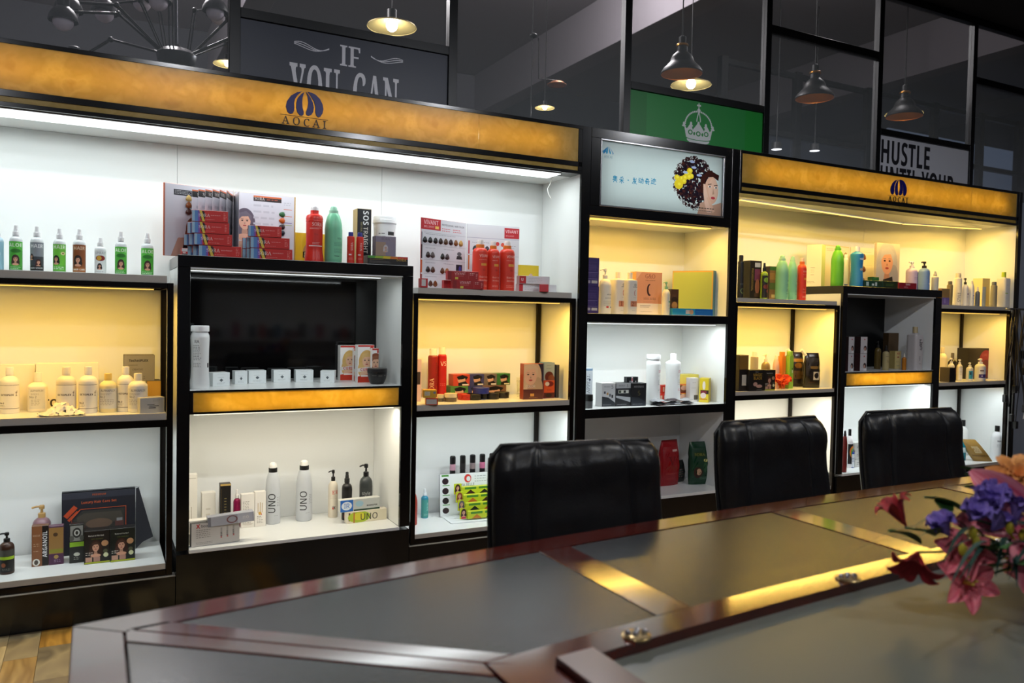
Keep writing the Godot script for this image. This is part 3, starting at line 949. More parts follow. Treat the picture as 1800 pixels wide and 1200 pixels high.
# ------------------------------------------------------------------ room shell and the room behind the glass
func room() -> void:
	var grey := sm("77757a", 0.8)
	var dark := sm("2a2a2b", 0.8)
	# floor: slab, with planks where they can be told apart
	var fl: Node3D = struct(board(self, "floor", Vector3(-3.2, -0.12, -7.85), Vector3(14.2, -0.012, 7.2), sm("5a4a38", 0.5), 0.001))
	var woods := []
	for i in 9:
		var m := StandardMaterial3D.new()
		m.resource_name = "plank_wood"
		m.roughness = 0.32
		m.albedo_texture = noise_tex(0.02, PLANKS[i], 256, 40 + i, 0.0, Vector2(1.0, 0.16) if i % 3 else Vector2(0.5, 0.22), 3)
		m.uv1_triplanar = true
		m.uv1_scale = Vector3(2.2, 2.2, 2.2)
		m.uv1_offset = Vector3(i * 0.37, 0, i * 0.21)
		woods.append(m)
	var r := RandomNumberGenerator.new()
	r.seed = 11
	var x := -1.35
	while x < 0.75:
		var z := -0.0 - r.randf() * 0.3
		while z < 2.3:
			var len := r.randf_range(0.16, 0.5)
			var z0 := maxf(z, -0.002)
			if z + len > z0 + 0.02:
				var p := board(fl, "plank", Vector3(x + 0.0006, 0.054, z0 + 0.0006) - Vector3(5.5, 0, -0.325), Vector3(x + 0.1114, 0.066, z + len - 0.0006) - Vector3(5.5, 0, -0.325), woods[r.randi() % 9], 0.0006)
			z += len
		x += 0.112
	# our room
	var wl := sm("6c6a70", 0.7)
	struct(board(self, "ceiling", Vector3(-3.2, 3.93, -0.5), Vector3(9.2, 4.05, 7.2), sm("252527", 0.7)))
	struct(board(self, "wall_left", Vector3(-3.2, 0, -7.85), Vector3(-3.05, 5.2, 7.2), wl))
	struct(board(self, "wall_right", Vector3(9.05, 0, -0.3), Vector3(9.2, 3.93, 7.2), wl))
	struct(board(self, "wall_front", Vector3(-3.05, 0, 7.05), Vector3(9.05, 3.93, 7.2), wl))
	struct(board(self, "wall_back", Vector3(6.402, 0, -0.5), Vector3(9.05, 2.42, -0.38), sm("9aa0ac", 0.6)))
	struct(board(self, "trim_1", Vector3(6.402, 1.05, -0.378), Vector3(9.05, 1.12, -0.36), sm("101114", 0.4), 0.002))
	struct(board(self, "wall_partition", Vector3(-3.05, 0, -0.56), Vector3(6.402, 2.37, -0.455), sm("55545a", 0.8)))
	# room behind the glass
	struct(board(self, "wall_far", Vector3(-3.05, 0, -7.85), Vector3(14.2, 5.2, -7.7), sm("3a3a40", 0.8)))
	struct(board(self, "wall_far_right", Vector3(14.05, 0, -7.7), Vector3(14.2, 5.2, 0.0), sm("3c4250", 0.8)))
	struct(board(self, "ceiling_far", Vector3(-3.2, 5.05, -7.85), Vector3(14.2, 5.2, -0.4), sm("787478", 0.85)))
	struct(board(self, "wall_above", Vector3(-3.05, 3.93, -0.52), Vector3(14.05, 5.05, -0.42), sm("3a383c", 0.8)))
	struct(board(self, "wall_end", Vector3(9.05, 0.0, -0.52), Vector3(14.05, 3.93, -0.42), sm("3a3a40", 0.8)))
	for b in [[1.18, 1.445], [5.05, 5.315], [8.92, 9.185]]:
		struct(board(self, "beam", Vector3(b[0], 4.443, -7.7), Vector3(b[1], 5.05, -0.52), sm("7e797e", 0.85), 0.004))
	# pilaster at the end of the near beam
	struct(board(self, "column", Vector3(4.6, 0, -7.7), Vector3(5.05, 5.04, -7.55), sm("5a585e", 0.85), 0.004))

func glass_wall() -> void:
	var fr := sm("0c0d0f", 0.35, 0.2)
	var o := thing("glazed_partition", "black steel-framed glazed partition standing above the cabinets", "partition")
	var posts := [-1.92, -0.735, 0.468, 1.651, 2.862, 4.072, 5.252, 6.43, 7.62, 8.9]
	for p in posts:
		board(o, "post", Vector3(p - 0.026, 2.372, -0.5), Vector3(p + 0.026, 3.87, -0.45), fr)
	board(o, "head_rail", Vector3(-3.05, 3.87, -0.5), Vector3(9.05, 3.93, -0.45), fr)
	board(o, "sill_rail", Vector3(-3.05, 2.371, -0.5), Vector3(9.05, 2.4, -0.45), fr)
	for i in posts.size() - 1:
		var a: float = posts[i] + 0.026
		var b: float = posts[i + 1] - 0.026
		if i in [0, 2, 4, 6]:
			board(o, "cross_rail", Vector3(a, 2.81, -0.5), Vector3(b, 2.858, -0.45), fr)
		if i in [5, 7, 8]:
			board(o, "cross_rail", Vector3(a, 3.382, -0.5), Vector3(b, 3.438, -0.45), fr)
		var cut := 2.834 if i in [0, 2, 4, 6] else 3.41 if i in [5, 7, 8] else 0.0
		if cut > 0.0:
			board(o, "pane", Vector3(a, 2.4, -0.478), Vector3(b, cut - 0.024, -0.473), pane(0.06), 0.0005)
			board(o, "pane", Vector3(a, cut + 0.024, -0.478), Vector3(b, 3.87, -0.473), pane(0.06), 0.0005)
		else:
			board(o, "pane", Vector3(a, 2.4, -0.478), Vector3(b, 3.87, -0.473), pane(0.06), 0.0005)
	# printed boards in the lower panes
	var d := 900.0
	var p := print_board(self, "wall_sign", 1.129, 0.405, 0.006, "bg 242a3a;t IF .5 .245 .27 dcdade B -.105;t YOU .335 .74 .6 dcdade B -.236;t CAN .627 .74 .6 dcdade B -.236", "1a1e2a", Vector3(1.0595, 2.606, -0.467), Vector3.ZERO, d)
	flourish(false)
	tag(p, "navy blue sign board with white lettering IF YOU CAN", "sign")
	p = print_board(self, "wall_sign", 1.157, 0.405, 0.006, "bg 1f8a3c;r 0 0 .12 1 167a32;r .86 0 .14 1 0f8a2c", "146a2a", Vector3(3.467, 2.606, -0.467), Vector3.ZERO, d)
	flourish(true)
	tag(p, "green sign board with white crown emblem", "sign")
	p = print_board(self, "wall_sign", 1.125, 0.405, 0.006, "bg c6c6cc;t HUSTLE .285 .3 .45 1c1c22 b -.55;t UNTIL_YOUR .425 .8 .45 1c1c22 b -.83", "6a6a74", Vector3(5.841, 2.606, -0.467), Vector3.ZERO, d)
	tag(p, "grey-white sign board with bold black lettering HUSTLE UNTIL YOUR", "sign")

# leaf flourishes beside the lettering, or the crown
func flourish(crown: bool) -> void:
	var s: Dictionary = sheets.back()
	var im: Image = s.im
	var w := 1041 if crown else 1016
	var h := 364
	var rc := Rect2i(s.x - w - 3, s.y, w, h)
	var o := Vector2(rc.position)
	var ink := Color("dcdade")
	if not crown:
		for sg in [-1.0, 1.0]:
			var c := o + Vector2(0.5 * w + sg * 0.17 * w, 74)
			for k in 3:
				var last := Vector2.ZERO
				for i in 25:
					var u := i / 24.0
					var q := c + Vector2(sg * lerpf(-70, 95, u), sin(u * 5.0 + 0.4) * (16.0 - 5.0 * k) - 8.0 + k * 9.0 * sin(u * PI) + sg * 0.0 + u * 10.0)
					if i:
						var nn := (q - last).orthogonal().normalized() * 1.8
						spans(im, rc, PackedVector2Array([last + nn, q + nn, q - nn, last - nn]), ink)
					last = q
		return
	var c := o + Vector2(0.497 * w, 158)
	var D := func(x: float, y: float) -> Vector2: return c + Vector2(x, y)
	ink = Color("dfe2e0")
	var gr := Color("1f8a3c")
	spans(im, rc, PackedVector2Array([D.call(-112, -6), D.call(-94, 66), D.call(94, 66), D.call(112, -6), D.call(90, 14), D.call(60, -24), D.call(44, 16), D.call(0, -34), D.call(-44, 16), D.call(-60, -24), D.call(-90, 14)]), ink)
	oval(im, rc, D.call(0, 76), Vector2(88, 24), ink)
	oval(im, rc, D.call(0, 66), Vector2(94, 12), gr)
	oval(im, rc, D.call(0, 62), Vector2(94, 12), ink)
	for x in [-62, 0, 62]:
		oval(im, rc, D.call(x, 36 + absf(x) * -0.06), Vector2(18, 15), gr)
		oval(im, rc, D.call(x, 36 + absf(x) * -0.06), Vector2(10, 9), ink)
	for x in [-32, 32]:
		oval(im, rc, D.call(x, 38), Vector2(7, 10), gr)
	for x in [-112, -58, 0, 58, 112]:
		oval(im, rc, D.call(x, -26 + absf(x) * 0.12), Vector2(9, 12), ink)
		oval(im, rc, D.call(x, -14 + absf(x) * 0.12), Vector2(16, 6), ink)
	for i in 12:
		var u := (i + 0.5) / 12.0
		for sg in [-1.0, 1.0]:
			oval(im, rc, D.call(sg * sin(u * PI * 0.5) * 104, -98 + (1 - cos(u * PI * 0.5)) * 88), Vector2(6, 6), ink)
			oval(im, rc, D.call(sg * sin(u * PI * 0.5) * 14, -96 + u * 60), Vector2(4, 4), ink)
	oval(im, rc, D.call(0, -104), Vector2(13, 13), ink)
	spans(im, rc, PackedVector2Array([D.call(-4, -150), D.call(4, -150), D.call(4, -112), D.call(-4, -112)]), ink)
	spans(im, rc, PackedVector2Array([D.call(-16, -140), D.call(16, -140), D.call(16, -130), D.call(-16, -130)]), ink)

# ------------------------------------------------------------------ hanging lamps
func bell_pendant(label: String, at: Vector3, r: float, top: float) -> void:
	var o := thing("pendant_lamp", label, "lamp", at, 0.0, "dark bell pendants behind the glass")
	var k := r / 0.17
	var pf := [Vector2(.17, 0), Vector2(.172, .006), Vector2(.166, .02), Vector2(.15, .045), Vector2(.12, .075), Vector2(.098, .1), Vector2(.092, .125), Vector2(.078, .15), Vector2(.055, .17), Vector2(.045, .18), Vector2(.042, .225)]
	var a := []
	var b := []
	for p in pf:
		a.append(p * k)
		b.push_front(Vector2(p.x - 0.004, p.y - 0.002) * k)
	var g := G.new()
	g.lathe(a, Vector3.ZERO, 36)
	var sh := put(o, "shade", g.mesh(), sm("1c1b1a", 0.45, 0.3))
	g = G.new()
	g.lathe(b, Vector3.ZERO, 36)
	put(sh, "shade_lining", g.mesh(), sm("96642e", 0.34, 0.8))
	g = G.new()
	g.lathe([Vector2(.046, .222) * k, Vector2(.05, .226) * k, Vector2(.05, .238) * k, Vector2(.046, .242) * k], Vector3.ZERO, 20)
	put(o, "brass_ring", g.mesh(), sm("b07a36", 0.3, 0.9))
	g = G.new()
	g.lathe([Vector2(.03, .24) * k, Vector2(.03, .3) * k, Vector2(.012, .31) * k, Vector2(0, .31) * k], Vector3.ZERO, 16)
	put(o, "socket", g.mesh(), sm("141413", 0.5))
	g = G.new()
	g.tube([Vector3(0, .3 * k, 0), Vector3(0, top - at.y, 0)], 0.005, 6)
	put(o, "cord", g.mesh(), sm("0a0a0a", 0.6))
	g = G.new()
	g.ball(Vector3(0, .12, 0) * k, Vector3(.026, .034, .026) * k, 14)
	put(o, "light_bulb", g.mesh(), glow("ffd9a0", 2.5))
	var l := OmniLight3D.new()
	l.name = "bulb_light"
	l.position = Vector3(0, .12, 0) * k
	l.light_color = Color("ffd9a0")
	l.light_energy = LUX.bell
	l.light_size = 0.026
	l.omni_range = 12.0
	l.omni_attenuation = 2.0
	l.shadow_enabled = true
	o.add_child(l)

func saucer_pendant(label: String, at: Vector3, r: float, top: float, e: float, group: String) -> void:
	var o := thing("pendant_lamp", label, "lamp", at, 0.0, group)
	var g := G.new()
	g.lathe([Vector2(r, 0), Vector2(r * .98, r * .05), Vector2(r * .6, r * .2), Vector2(r * .3, r * .27), Vector2(r * .2, r * .3)], Vector3.ZERO, 36)
	g.lathe([Vector2(r * .19, r * .29), Vector2(r * .3, r * .25), Vector2(r * .6, r * .18), Vector2(r * .97, r * .03)], Vector3.ZERO, 36)
	put(o, "shade", g.mesh(), sm("b09a5c", 0.45, 0.3))
	g = G.new()
	g.lathe([Vector2(r * .2, r * .28), Vector2(r * .2, r * .7), Vector2(r * .05, r * .75), Vector2(0, r * .75)], Vector3.ZERO, 16)
	put(o, "socket", g.mesh(), sm("1a1918", 0.5))
	g = G.new()
	g.tube([Vector3(0, r * .7, 0), Vector3(0, top - at.y, 0)], 0.004, 6)
	put(o, "cord", g.mesh(), sm("0a0a0a", 0.6))
	g = G.new()
	g.ball(Vector3(0, r * .08, 0), Vector3(r * .24, r * .26, r * .24), 16)
	put(o, "light_bulb", g.mesh(), glow("f4f8ff", 6.0))
	var l := OmniLight3D.new()
	l.name = "bulb_light"
	l.position = Vector3(0, r * .08, 0)
	l.light_color = Color("f2f6ff")
	l.light_energy = e
	l.light_size = r * .2
	l.omni_range = 14.0
	l.omni_attenuation = 2.0
	l.shadow_enabled = true
	o.add_child(l)

func chandelier() -> void:
	var c := Vector3(0.342, 3.06, -2.2)
	var o := thing("spider_chandelier", "black spider chandelier with jointed desk-lamp arms and frosted bulbs", "chandelier", c)
	var bl := sm("131315", 0.4, 0.3)
	var g := G.new()
	g.lathe([Vector2(0, -.1), Vector2(.06, -.09), Vector2(.12, -.03), Vector2(.13, .02), Vector2(.1, .05), Vector2(.03, .07), Vector2(.02, .09)], Vector3.ZERO, 24)
	put(o, "hub", g.mesh(), bl)
	g = G.new()
	g.tube([Vector3(0, .08, 0), Vector3(-.03, 5.05 - c.y, 0)], 0.012, 8)
	put(o, "stem", g.mesh(), sm("55555a", 0.35, 0.8))
	# elbow, shade (both from the hub)
	var arms := [
		[Vector3(-.37, .26, .08), Vector3(-.645, .16, .1)], [Vector3(-.36, .24, -.02), Vector3(-.67, .055, .22)], [Vector3(-.23, .31, .1), Vector3(-.44, .25, -.1)],
		[Vector3(-.05, .33, .12), Vector3(-.127, .29, .2)], [Vector3(.32, .29, .1), Vector3(.236, .325, .1)], [Vector3(.125, .38, -.1), Vector3(.3, .42, -.25)],
		[Vector3(-.4, .1, -.15), Vector3(-.62, -.1, -.3)], [Vector3(.34, .19, -.12), Vector3(.55, .26, -.1)], [Vector3(-.1, .36, -.15), Vector3(-.2, .45, -.35)], [Vector3(.36, .17, .15), Vector3(.62, .1, .25)],
	]
	for a in arms:
		var e: Vector3 = a[0]
		var s: Vector3 = a[1]
		var st := Vector3(e.x, 0, e.z).normalized() * 0.1 + Vector3(0, .03, 0)
		g = G.new()
		for w in [-0.012, 0.012]:
			var sd: Vector3 = Vector3(-e.z, 0, e.x).normalized() * w
			g.tube([st + sd, e + sd], 0.0055, 6)
			g.tube([e + sd, s + Vector3(0, .06, 0) + sd], 0.0055, 6)
		g.ball(e, Vector3(.02, .02, .02), 10)
		var arm := put(o, "arm", g.mesh(), bl)
		g = G.new()
		g.lathe([Vector2(.085, .0), Vector2(.086, .006), Vector2(.08, .035), Vector2(.06, .07), Vector2(.04, .085), Vector2(.036, .09), Vector2(.036, .15), Vector2(.03, .155), Vector2(0, .155)], s, 24)
		g.lathe([Vector2(.034, .085), Vector2(.057, .067), Vector2(.077, .033), Vector2(.083, .0)], s, 24)
		put(arm, "lamp_shade", g.mesh(), sm("26262a", 0.5))
		g = G.new()
		g.ball(s + Vector3(0, -.004, 0), Vector3(.06, .055, .06), 16)
		put(arm, "frosted_bulb", g.mesh(), sm("cfc6d2", 0.4))

func hanging_lamps() -> void:
	bell_pendant("dark bell pendant with copper lining hanging over the green sign", Vector3(3.745, 3.176, -1.0), 0.155, 5.05)
	bell_pendant("dark bell pendant with copper lining between the green and the grey-white sign", Vector3(5.15, 3.195, -1.0), 0.155, 5.05)
	bell_pendant("dark bell pendant with copper lining hanging over the grey-white sign", Vector3(6.285, 3.196, -1.0), 0.155, 5.05)
	var gq := "lit saucer pendants seen in the glass"  # lit saucers seen in the glass, built as lamps behind it
	saucer_pendant("lit saucer pendant seen in the glass above the navy sign", Vector3(1.88, 3.55, -2.2), 0.19, 5.05, LUX.saucer, gq)
	saucer_pendant("lit saucer pendant seen in the glass by the pendant over the green sign", Vector3(4.84, 3.55, -2.2), 0.19, 5.05, LUX.saucer, gq)
	saucer_pendant("small lit saucer pendant between navy and green signs", Vector3(3.255, 3.12, -2.2), 0.085, 5.05, LUX.saucer * 0.4, gq)
	saucer_pendant("lit saucer pendant beside the spider chandelier", Vector3(0.69, 3.1, -2.3), 0.1, 5.05, LUX.saucer * 0.4, gq)
	saucer_pendant("lit saucer pendant just above the grey-white sign", Vector3(7.9, 3.69, -2.2), 0.2, 5.05, LUX.saucer, gq)
	for q in [[0.2, 4.55, -3.2, LUX.globe], [4.0, 4.8, -2.6, LUX.globe * 0.5], [6.5, 4.8, -1.5, LUX.globe * 0.12]]:  # added fill lamps, out of view, brightening ceiling and beams behind the glass
		var gl := thing("added_globe_lamp", "added fill globe lamp, out of view, brightening the ceiling behind the glass", "lamp", Vector3(q[0], q[1], q[2]), 0.0, "added fill globe lamps behind the glass")
		var gg := G.new()
		gg.ball(Vector3.ZERO, Vector3(.11, .11, .11), 20)
		put(gl, "added_light_globe", gg.mesh(), glow("f4f2f4", 3.0))
		gg = G.new()
		gg.tube([Vector3(0, .1, 0), Vector3(0, 5.05 - q[1], 0)], 0.006, 6)
		put(gl, "cord", gg.mesh(), sm("0a0a0a", 0.6))
		var ll := OmniLight3D.new()
		ll.name = "added_globe_light"
		ll.light_color = Color("f4f0f2")
		ll.light_energy = q[3]
		ll.light_size = 0.1
		ll.omni_range = 14.0
		ll.omni_attenuation = 2.0
		ll.shadow_enabled = true
		gl.add_child(ll)
	# small copper dish lamp on a hook arm
	var o := thing("pendant_lamp", "small copper dish lamp on a bent rod under the ceiling beam", "lamp", Vector3(3.37, 3.33, -2.2))
	var g := G.new()
	g.lathe([Vector2(.085, 0), Vector2(.086, .006), Vector2(.05, .03), Vector2(.015, .04), Vector2(0, .04)], Vector3.ZERO, 28)
	put(o, "shade", g.mesh(), sm("a8622c", 0.35, 0.7))
	g = G.new()
	g.tube([Vector3(0, .04, 0), Vector3(-.18, .03, 0), Vector3(-.19, .37, 0), Vector3(-.25, .37, 0)], 0.006, 6)
	put(o, "rod", g.mesh(), sm("2a2828", 0.5))
	g = G.new()
	g.tube([Vector3(-.25, -.3, 0), Vector3(-.25, 1.72, 0)], 0.004, 6)
	g.ball(Vector3(-.24, .38, 0), Vector3(.035, .02, .035), 12)
	put(o, "cord", g.mesh(), sm("0c0c0c", 0.6))
	for q in [[6.786, 3.307, "nearer the green sign"], [7.4, 3.36, "nearer the grey-white sign"]]:
		o = thing("spot_lamp", "tiny bright spot lamp seen through the glass, " + q[2], "lamp", Vector3(q[0], q[1], -3.0), 0.0, "tiny spot lamps behind the glass")
		g = G.new()
		g.lathe([Vector2(.0, .08), Vector2(.05, .08), Vector2(.06, .0)], Vector3.ZERO, 16)
		put(o, "can", g.mesh(), sm("1a1a1c", 0.5))
		g = G.new()
		g.lathe([Vector2(0, .004), Vector2(.057, .004)], Vector3.ZERO, 16)
		put(o, "light_lens", g.mesh(), glow("f0f4ff", 4.0))
		g = G.new()
		g.tube([Vector3(0, .08, 0), Vector3(0, 5.05 - q[1], 0)], 0.008, 6)
		put(o, "rod", g.mesh(), sm("1a1a1c", 0.5))
	# a second glazed screen deep behind
	o = thing("glazed_screen", "dark-framed glazed screen standing deep behind the glass partition", "partition", Vector3(0, 0, -3.5))
	var fr := sm("0a0b0d", 0.6)
	for x in [6.4, 7.62, 8.92, 10.3, 11.35, 12.3, 13.9]:
		board(o, "post", Vector3(x - 0.05, 0, -0.04), Vector3(x + 0.05, 4.44, 0.04), fr)
	for y in [3.62, 4.36]:
		board(o, "rail", Vector3(6.4, y, -0.03), Vector3(13.9, y + 0.06, 0.03), fr)
	struct(put(self, "added_glow_panel_1", BoxMesh.new(), glow("7486a4", 0.22, "added_blue_glow"), Vector3(12.2, 3.3, -4.4)))  # added glowing panel that gives the bluish light at the far right
	get_node("added_glow_panel_1").mesh.size = Vector3(3.4, 2.0, 0.04)
	board(o, "bluish_panel", Vector3(13.3, 2.4, -0.35), Vector3(13.9, 4.3, -0.3), sm("5c6678", 0.9))  # bluish panel, colour only, for the pale area at the far right
	board(o, "pane", Vector3(6.45, 2.2, -0.004), Vector3(13.85, 3.62, 0.004), pane(0.1, "8a98b0"), 0.0005)

# ------------------------------------------------------------------ conference table
const ZC := 2.86
const XC := 2.605
func far(x: float) -> float:
	return 1.876 + 0.03034 * (x - XC) * (x - XC)

func sized(p: PackedVector2Array) -> PackedVector2Array:
	var q := PackedVector2Array()
	for e in p:
		q.append(e * 0.864 + Vector2(-0.0206, 0.513))
	return q

func table_piece(o: Node, called: String, pts: Array, y0: float, y1: float, m: Material) -> void:
	# each piece of one quarter, turned over to the others
	var seen := {}
	for fx in [false, true]:
		for fz in [false, true]:
			var p := PackedVector2Array()
			for q in pts:
				p.append(Vector2(2 * XC - q.x if fx else q.x, 2 * ZC - q.y if fz else q.y))
			var mid := Vector2.ZERO
			for q in p:
				mid += q
			var key := str((mid / p.size()).snapped(Vector2(0.01, 0.01)))
			if seen.has(key):
				continue
			seen[key] = true
			var g := G.new()
			if called.ends_with("border") and p.size() > 8:
				var far_line := p.slice(0, p.size() / 2)
				var near_line := p.slice(p.size() / 2)
				near_line.reverse()
				g.ribbon(sized(far_line), sized(near_line), y0, y1)
			else:
				g.slab(sized(p), y0, y1, 0.0012)
			put(o, called, g.mesh(), m)

func along(x0: float, x1: float, off: float, n := 12) -> Array:
	var a := []
	for i in n + 1:
		var x := lerpf(x0, x1, float(i) / n)
		a.append(Vector2(x, far(x) + off))
	return a

func strip(x0: float, x1: float, o0: float, o1: float, n := 12) -> Array:
	var a := along(x0, x1, o0, n)
	var b := along(x0, x1, o1, n)
	b.reverse()
	return a + b

func table() -> void:
	var wood := StandardMaterial3D.new()
	wood.resource_name = "mahogany_lacquer"
	wood.albedo_texture = noise_tex(0.012, ["3c0e08", "52160b", "48120a", "621d10"], 512, 3, 0.0, Vector2(0.35, 2.2))
	wood.uv1_triplanar = true
	wood.uv1_scale = Vector3(0.9, 0.9, 0.9)
	wood.roughness = 0.13
	wood.clearcoat_enabled = true
	wood.clearcoat = 0.6
	wood.clearcoat_roughness = 0.08
	var hide := StandardMaterial3D.new()
	hide.resource_name = "grey_leather"
	hide.albedo_texture = noise_tex(0.03, ["212326", "292b2e", "252729"], 256, 8)
	hide.uv1_triplanar = true
	hide.uv1_scale = Vector3(1.5, 1.5, 1.5)
	hide.roughness = 0.25
	hide.metallic_specular = 0.29
	hide.heightmap_enabled = true
	hide.heightmap_texture = noise_tex(0.35, ["000000", "ffffff"], 256, 9, 0.0, Vector2.ONE, 2)
	hide.heightmap_scale = 0.012
	var o := thing("conference_table", "long mahogany conference table with grey leather inlays and sunken centre", "table")
	var y0 := 0.808
	var y1 := 0.83
	var core := PackedVector2Array()
	var ring := along(-0.18, 5.39, 0.005, 40)
	for q in ring:
		core.append(q)
	ring.reverse()
	for q in ring:
		core.append(Vector2(q.x, 2 * ZC - q.y))
	var g := G.new()
	g.slab(sized(core), 0.77, 0.807, 0.004)
	put(o, "table_core", g.mesh(), wood)
	# outer borders
	table_piece(o, "border", along(-.185, XC, .0, 24) + along(XC, -.1, .083, 24), 0.77, y1, wood)
	table_piece(o, "end_border", [Vector2(-.186, far(-.185) + .003), Vector2(-.1035, far(-.1) + .083), Vector2(-.1035, ZC), Vector2(-.186, ZC)], 0.77, y1, wood)
	# leather panels along the side with wooden cross strips
	table_piece(o, "leather_panel", [Vector2(-.026, far(-.026) + .0865)] + along(.0, .836, .0855, 10) + [Vector2(.847, far(.847) + .556)] + along(.84, .5, .556, 5), y0, y1 - .0015, hide)
	for q in [[.935, 1.698], [1.797, 2.556]]:
		table_piece(o, "leather_panel", strip(q[0], q[1], .0855, .556), y0, y1 - .0015, hide)
	for q in [[.838, .933], [1.7, 1.795], [2.558, 2.652]]:
		table_piece(o, "cross_strip", strip(q[0], q[1], .0845, .557, 3), y0, y1, wood)
	# the two corner strips and the end panel
	table_piece(o, "corner_strip", [Vector2(-.098, 2.1675), Vector2(-.03, 2.1595), Vector2(.495, 2.5655), Vector2(.437, 2.5745)], y0, y1, wood)
	table_piece(o, "corner_strip", [Vector2(-.1, 2.1695), Vector2(.4335, 2.577), Vector2(.4305, 2.626), Vector2(-.1, 2.2275)], y0, y1, wood)
	table_piece(o, "leather_panel", [Vector2(-.1, 2.2305), Vector2(.43, 2.629), Vector2(.43, ZC + .001), Vector2(-.1, ZC + .001)], y0, y1 - .0015, hide)
	# inner border round the sunken centre
	table_piece(o, "inner_border", [Vector2(.4375, 2.5765)] + along(.51, XC, .558, 24) + along(XC, .54, .633, 24) + [Vector2(.5395, far(.54) + .632)], y0, y1, wood)
	table_piece(o, "inner_border", [Vector2(.4365, 2.58), Vector2(.5375, 2.6295), Vector2(.5375, ZC), Vector2(.4365, ZC)], y0, y1, wood)
	table_piece(o, "cable_lid", [Vector2(.541, 2.634), Vector2(.622, 2.626), Vector2(.622, ZC), Vector2(.541, ZC)], y0, y1 + .012, sm("3a0f08", 0.3, 0.0, 0.3))
	var floor_ := PackedVector2Array()
	for q in along(.6, 4.61, .625, 30):
		floor_.append(q)
	var back := along(.6, 4.61, .625, 30)
	back.reverse()
	for q in back:
		floor_.append(Vector2(q.x, 2 * ZC - q.y))
	g = G.new()
	g.slab(sized(floor_), 0.8075, 0.8115, 0.001)
	put(o, "frosted_inlay", g.mesh(), sm("5e625c", 0.34))
	for q in [Vector2(.738, 2.594), Vector2(1.379, 2.534), Vector2(2.02, 2.505), Vector2(2.7, 2.5)]:
		g = G.new()
		g.lathe([Vector2(.024, 0), Vector2(.024, .003), Vector2(.021, .005), Vector2(0, .005)], Vector3.ZERO, 24)
		var port := put(o, "microphone_port", g.mesh(), sm("b8a070", 0.25, 0.9), Vector3(q.x * 0.864 - 0.0206, y1, q.y * 0.864 + 0.513))
		for k in 4:
			g = G.new()
			g.lathe([Vector2(.0055, .004), Vector2(.0055, .009), Vector2(.004, .011), Vector2(0, .0085)], Vector3(-.0135 + .009 * k, 0, .004 * (1 if k % 2 else -1)), 12)
			put(port, "socket_pin", g.mesh(), sm("d8d8dc", 0.15, 1.0))
	for x in [0.8, 2.23, 3.7]:
		board(o, "pedestal", Vector3(x - 0.3, 0, 2.65), Vector3(x + 0.3, 0.77, 3.3), wood, 0.006)

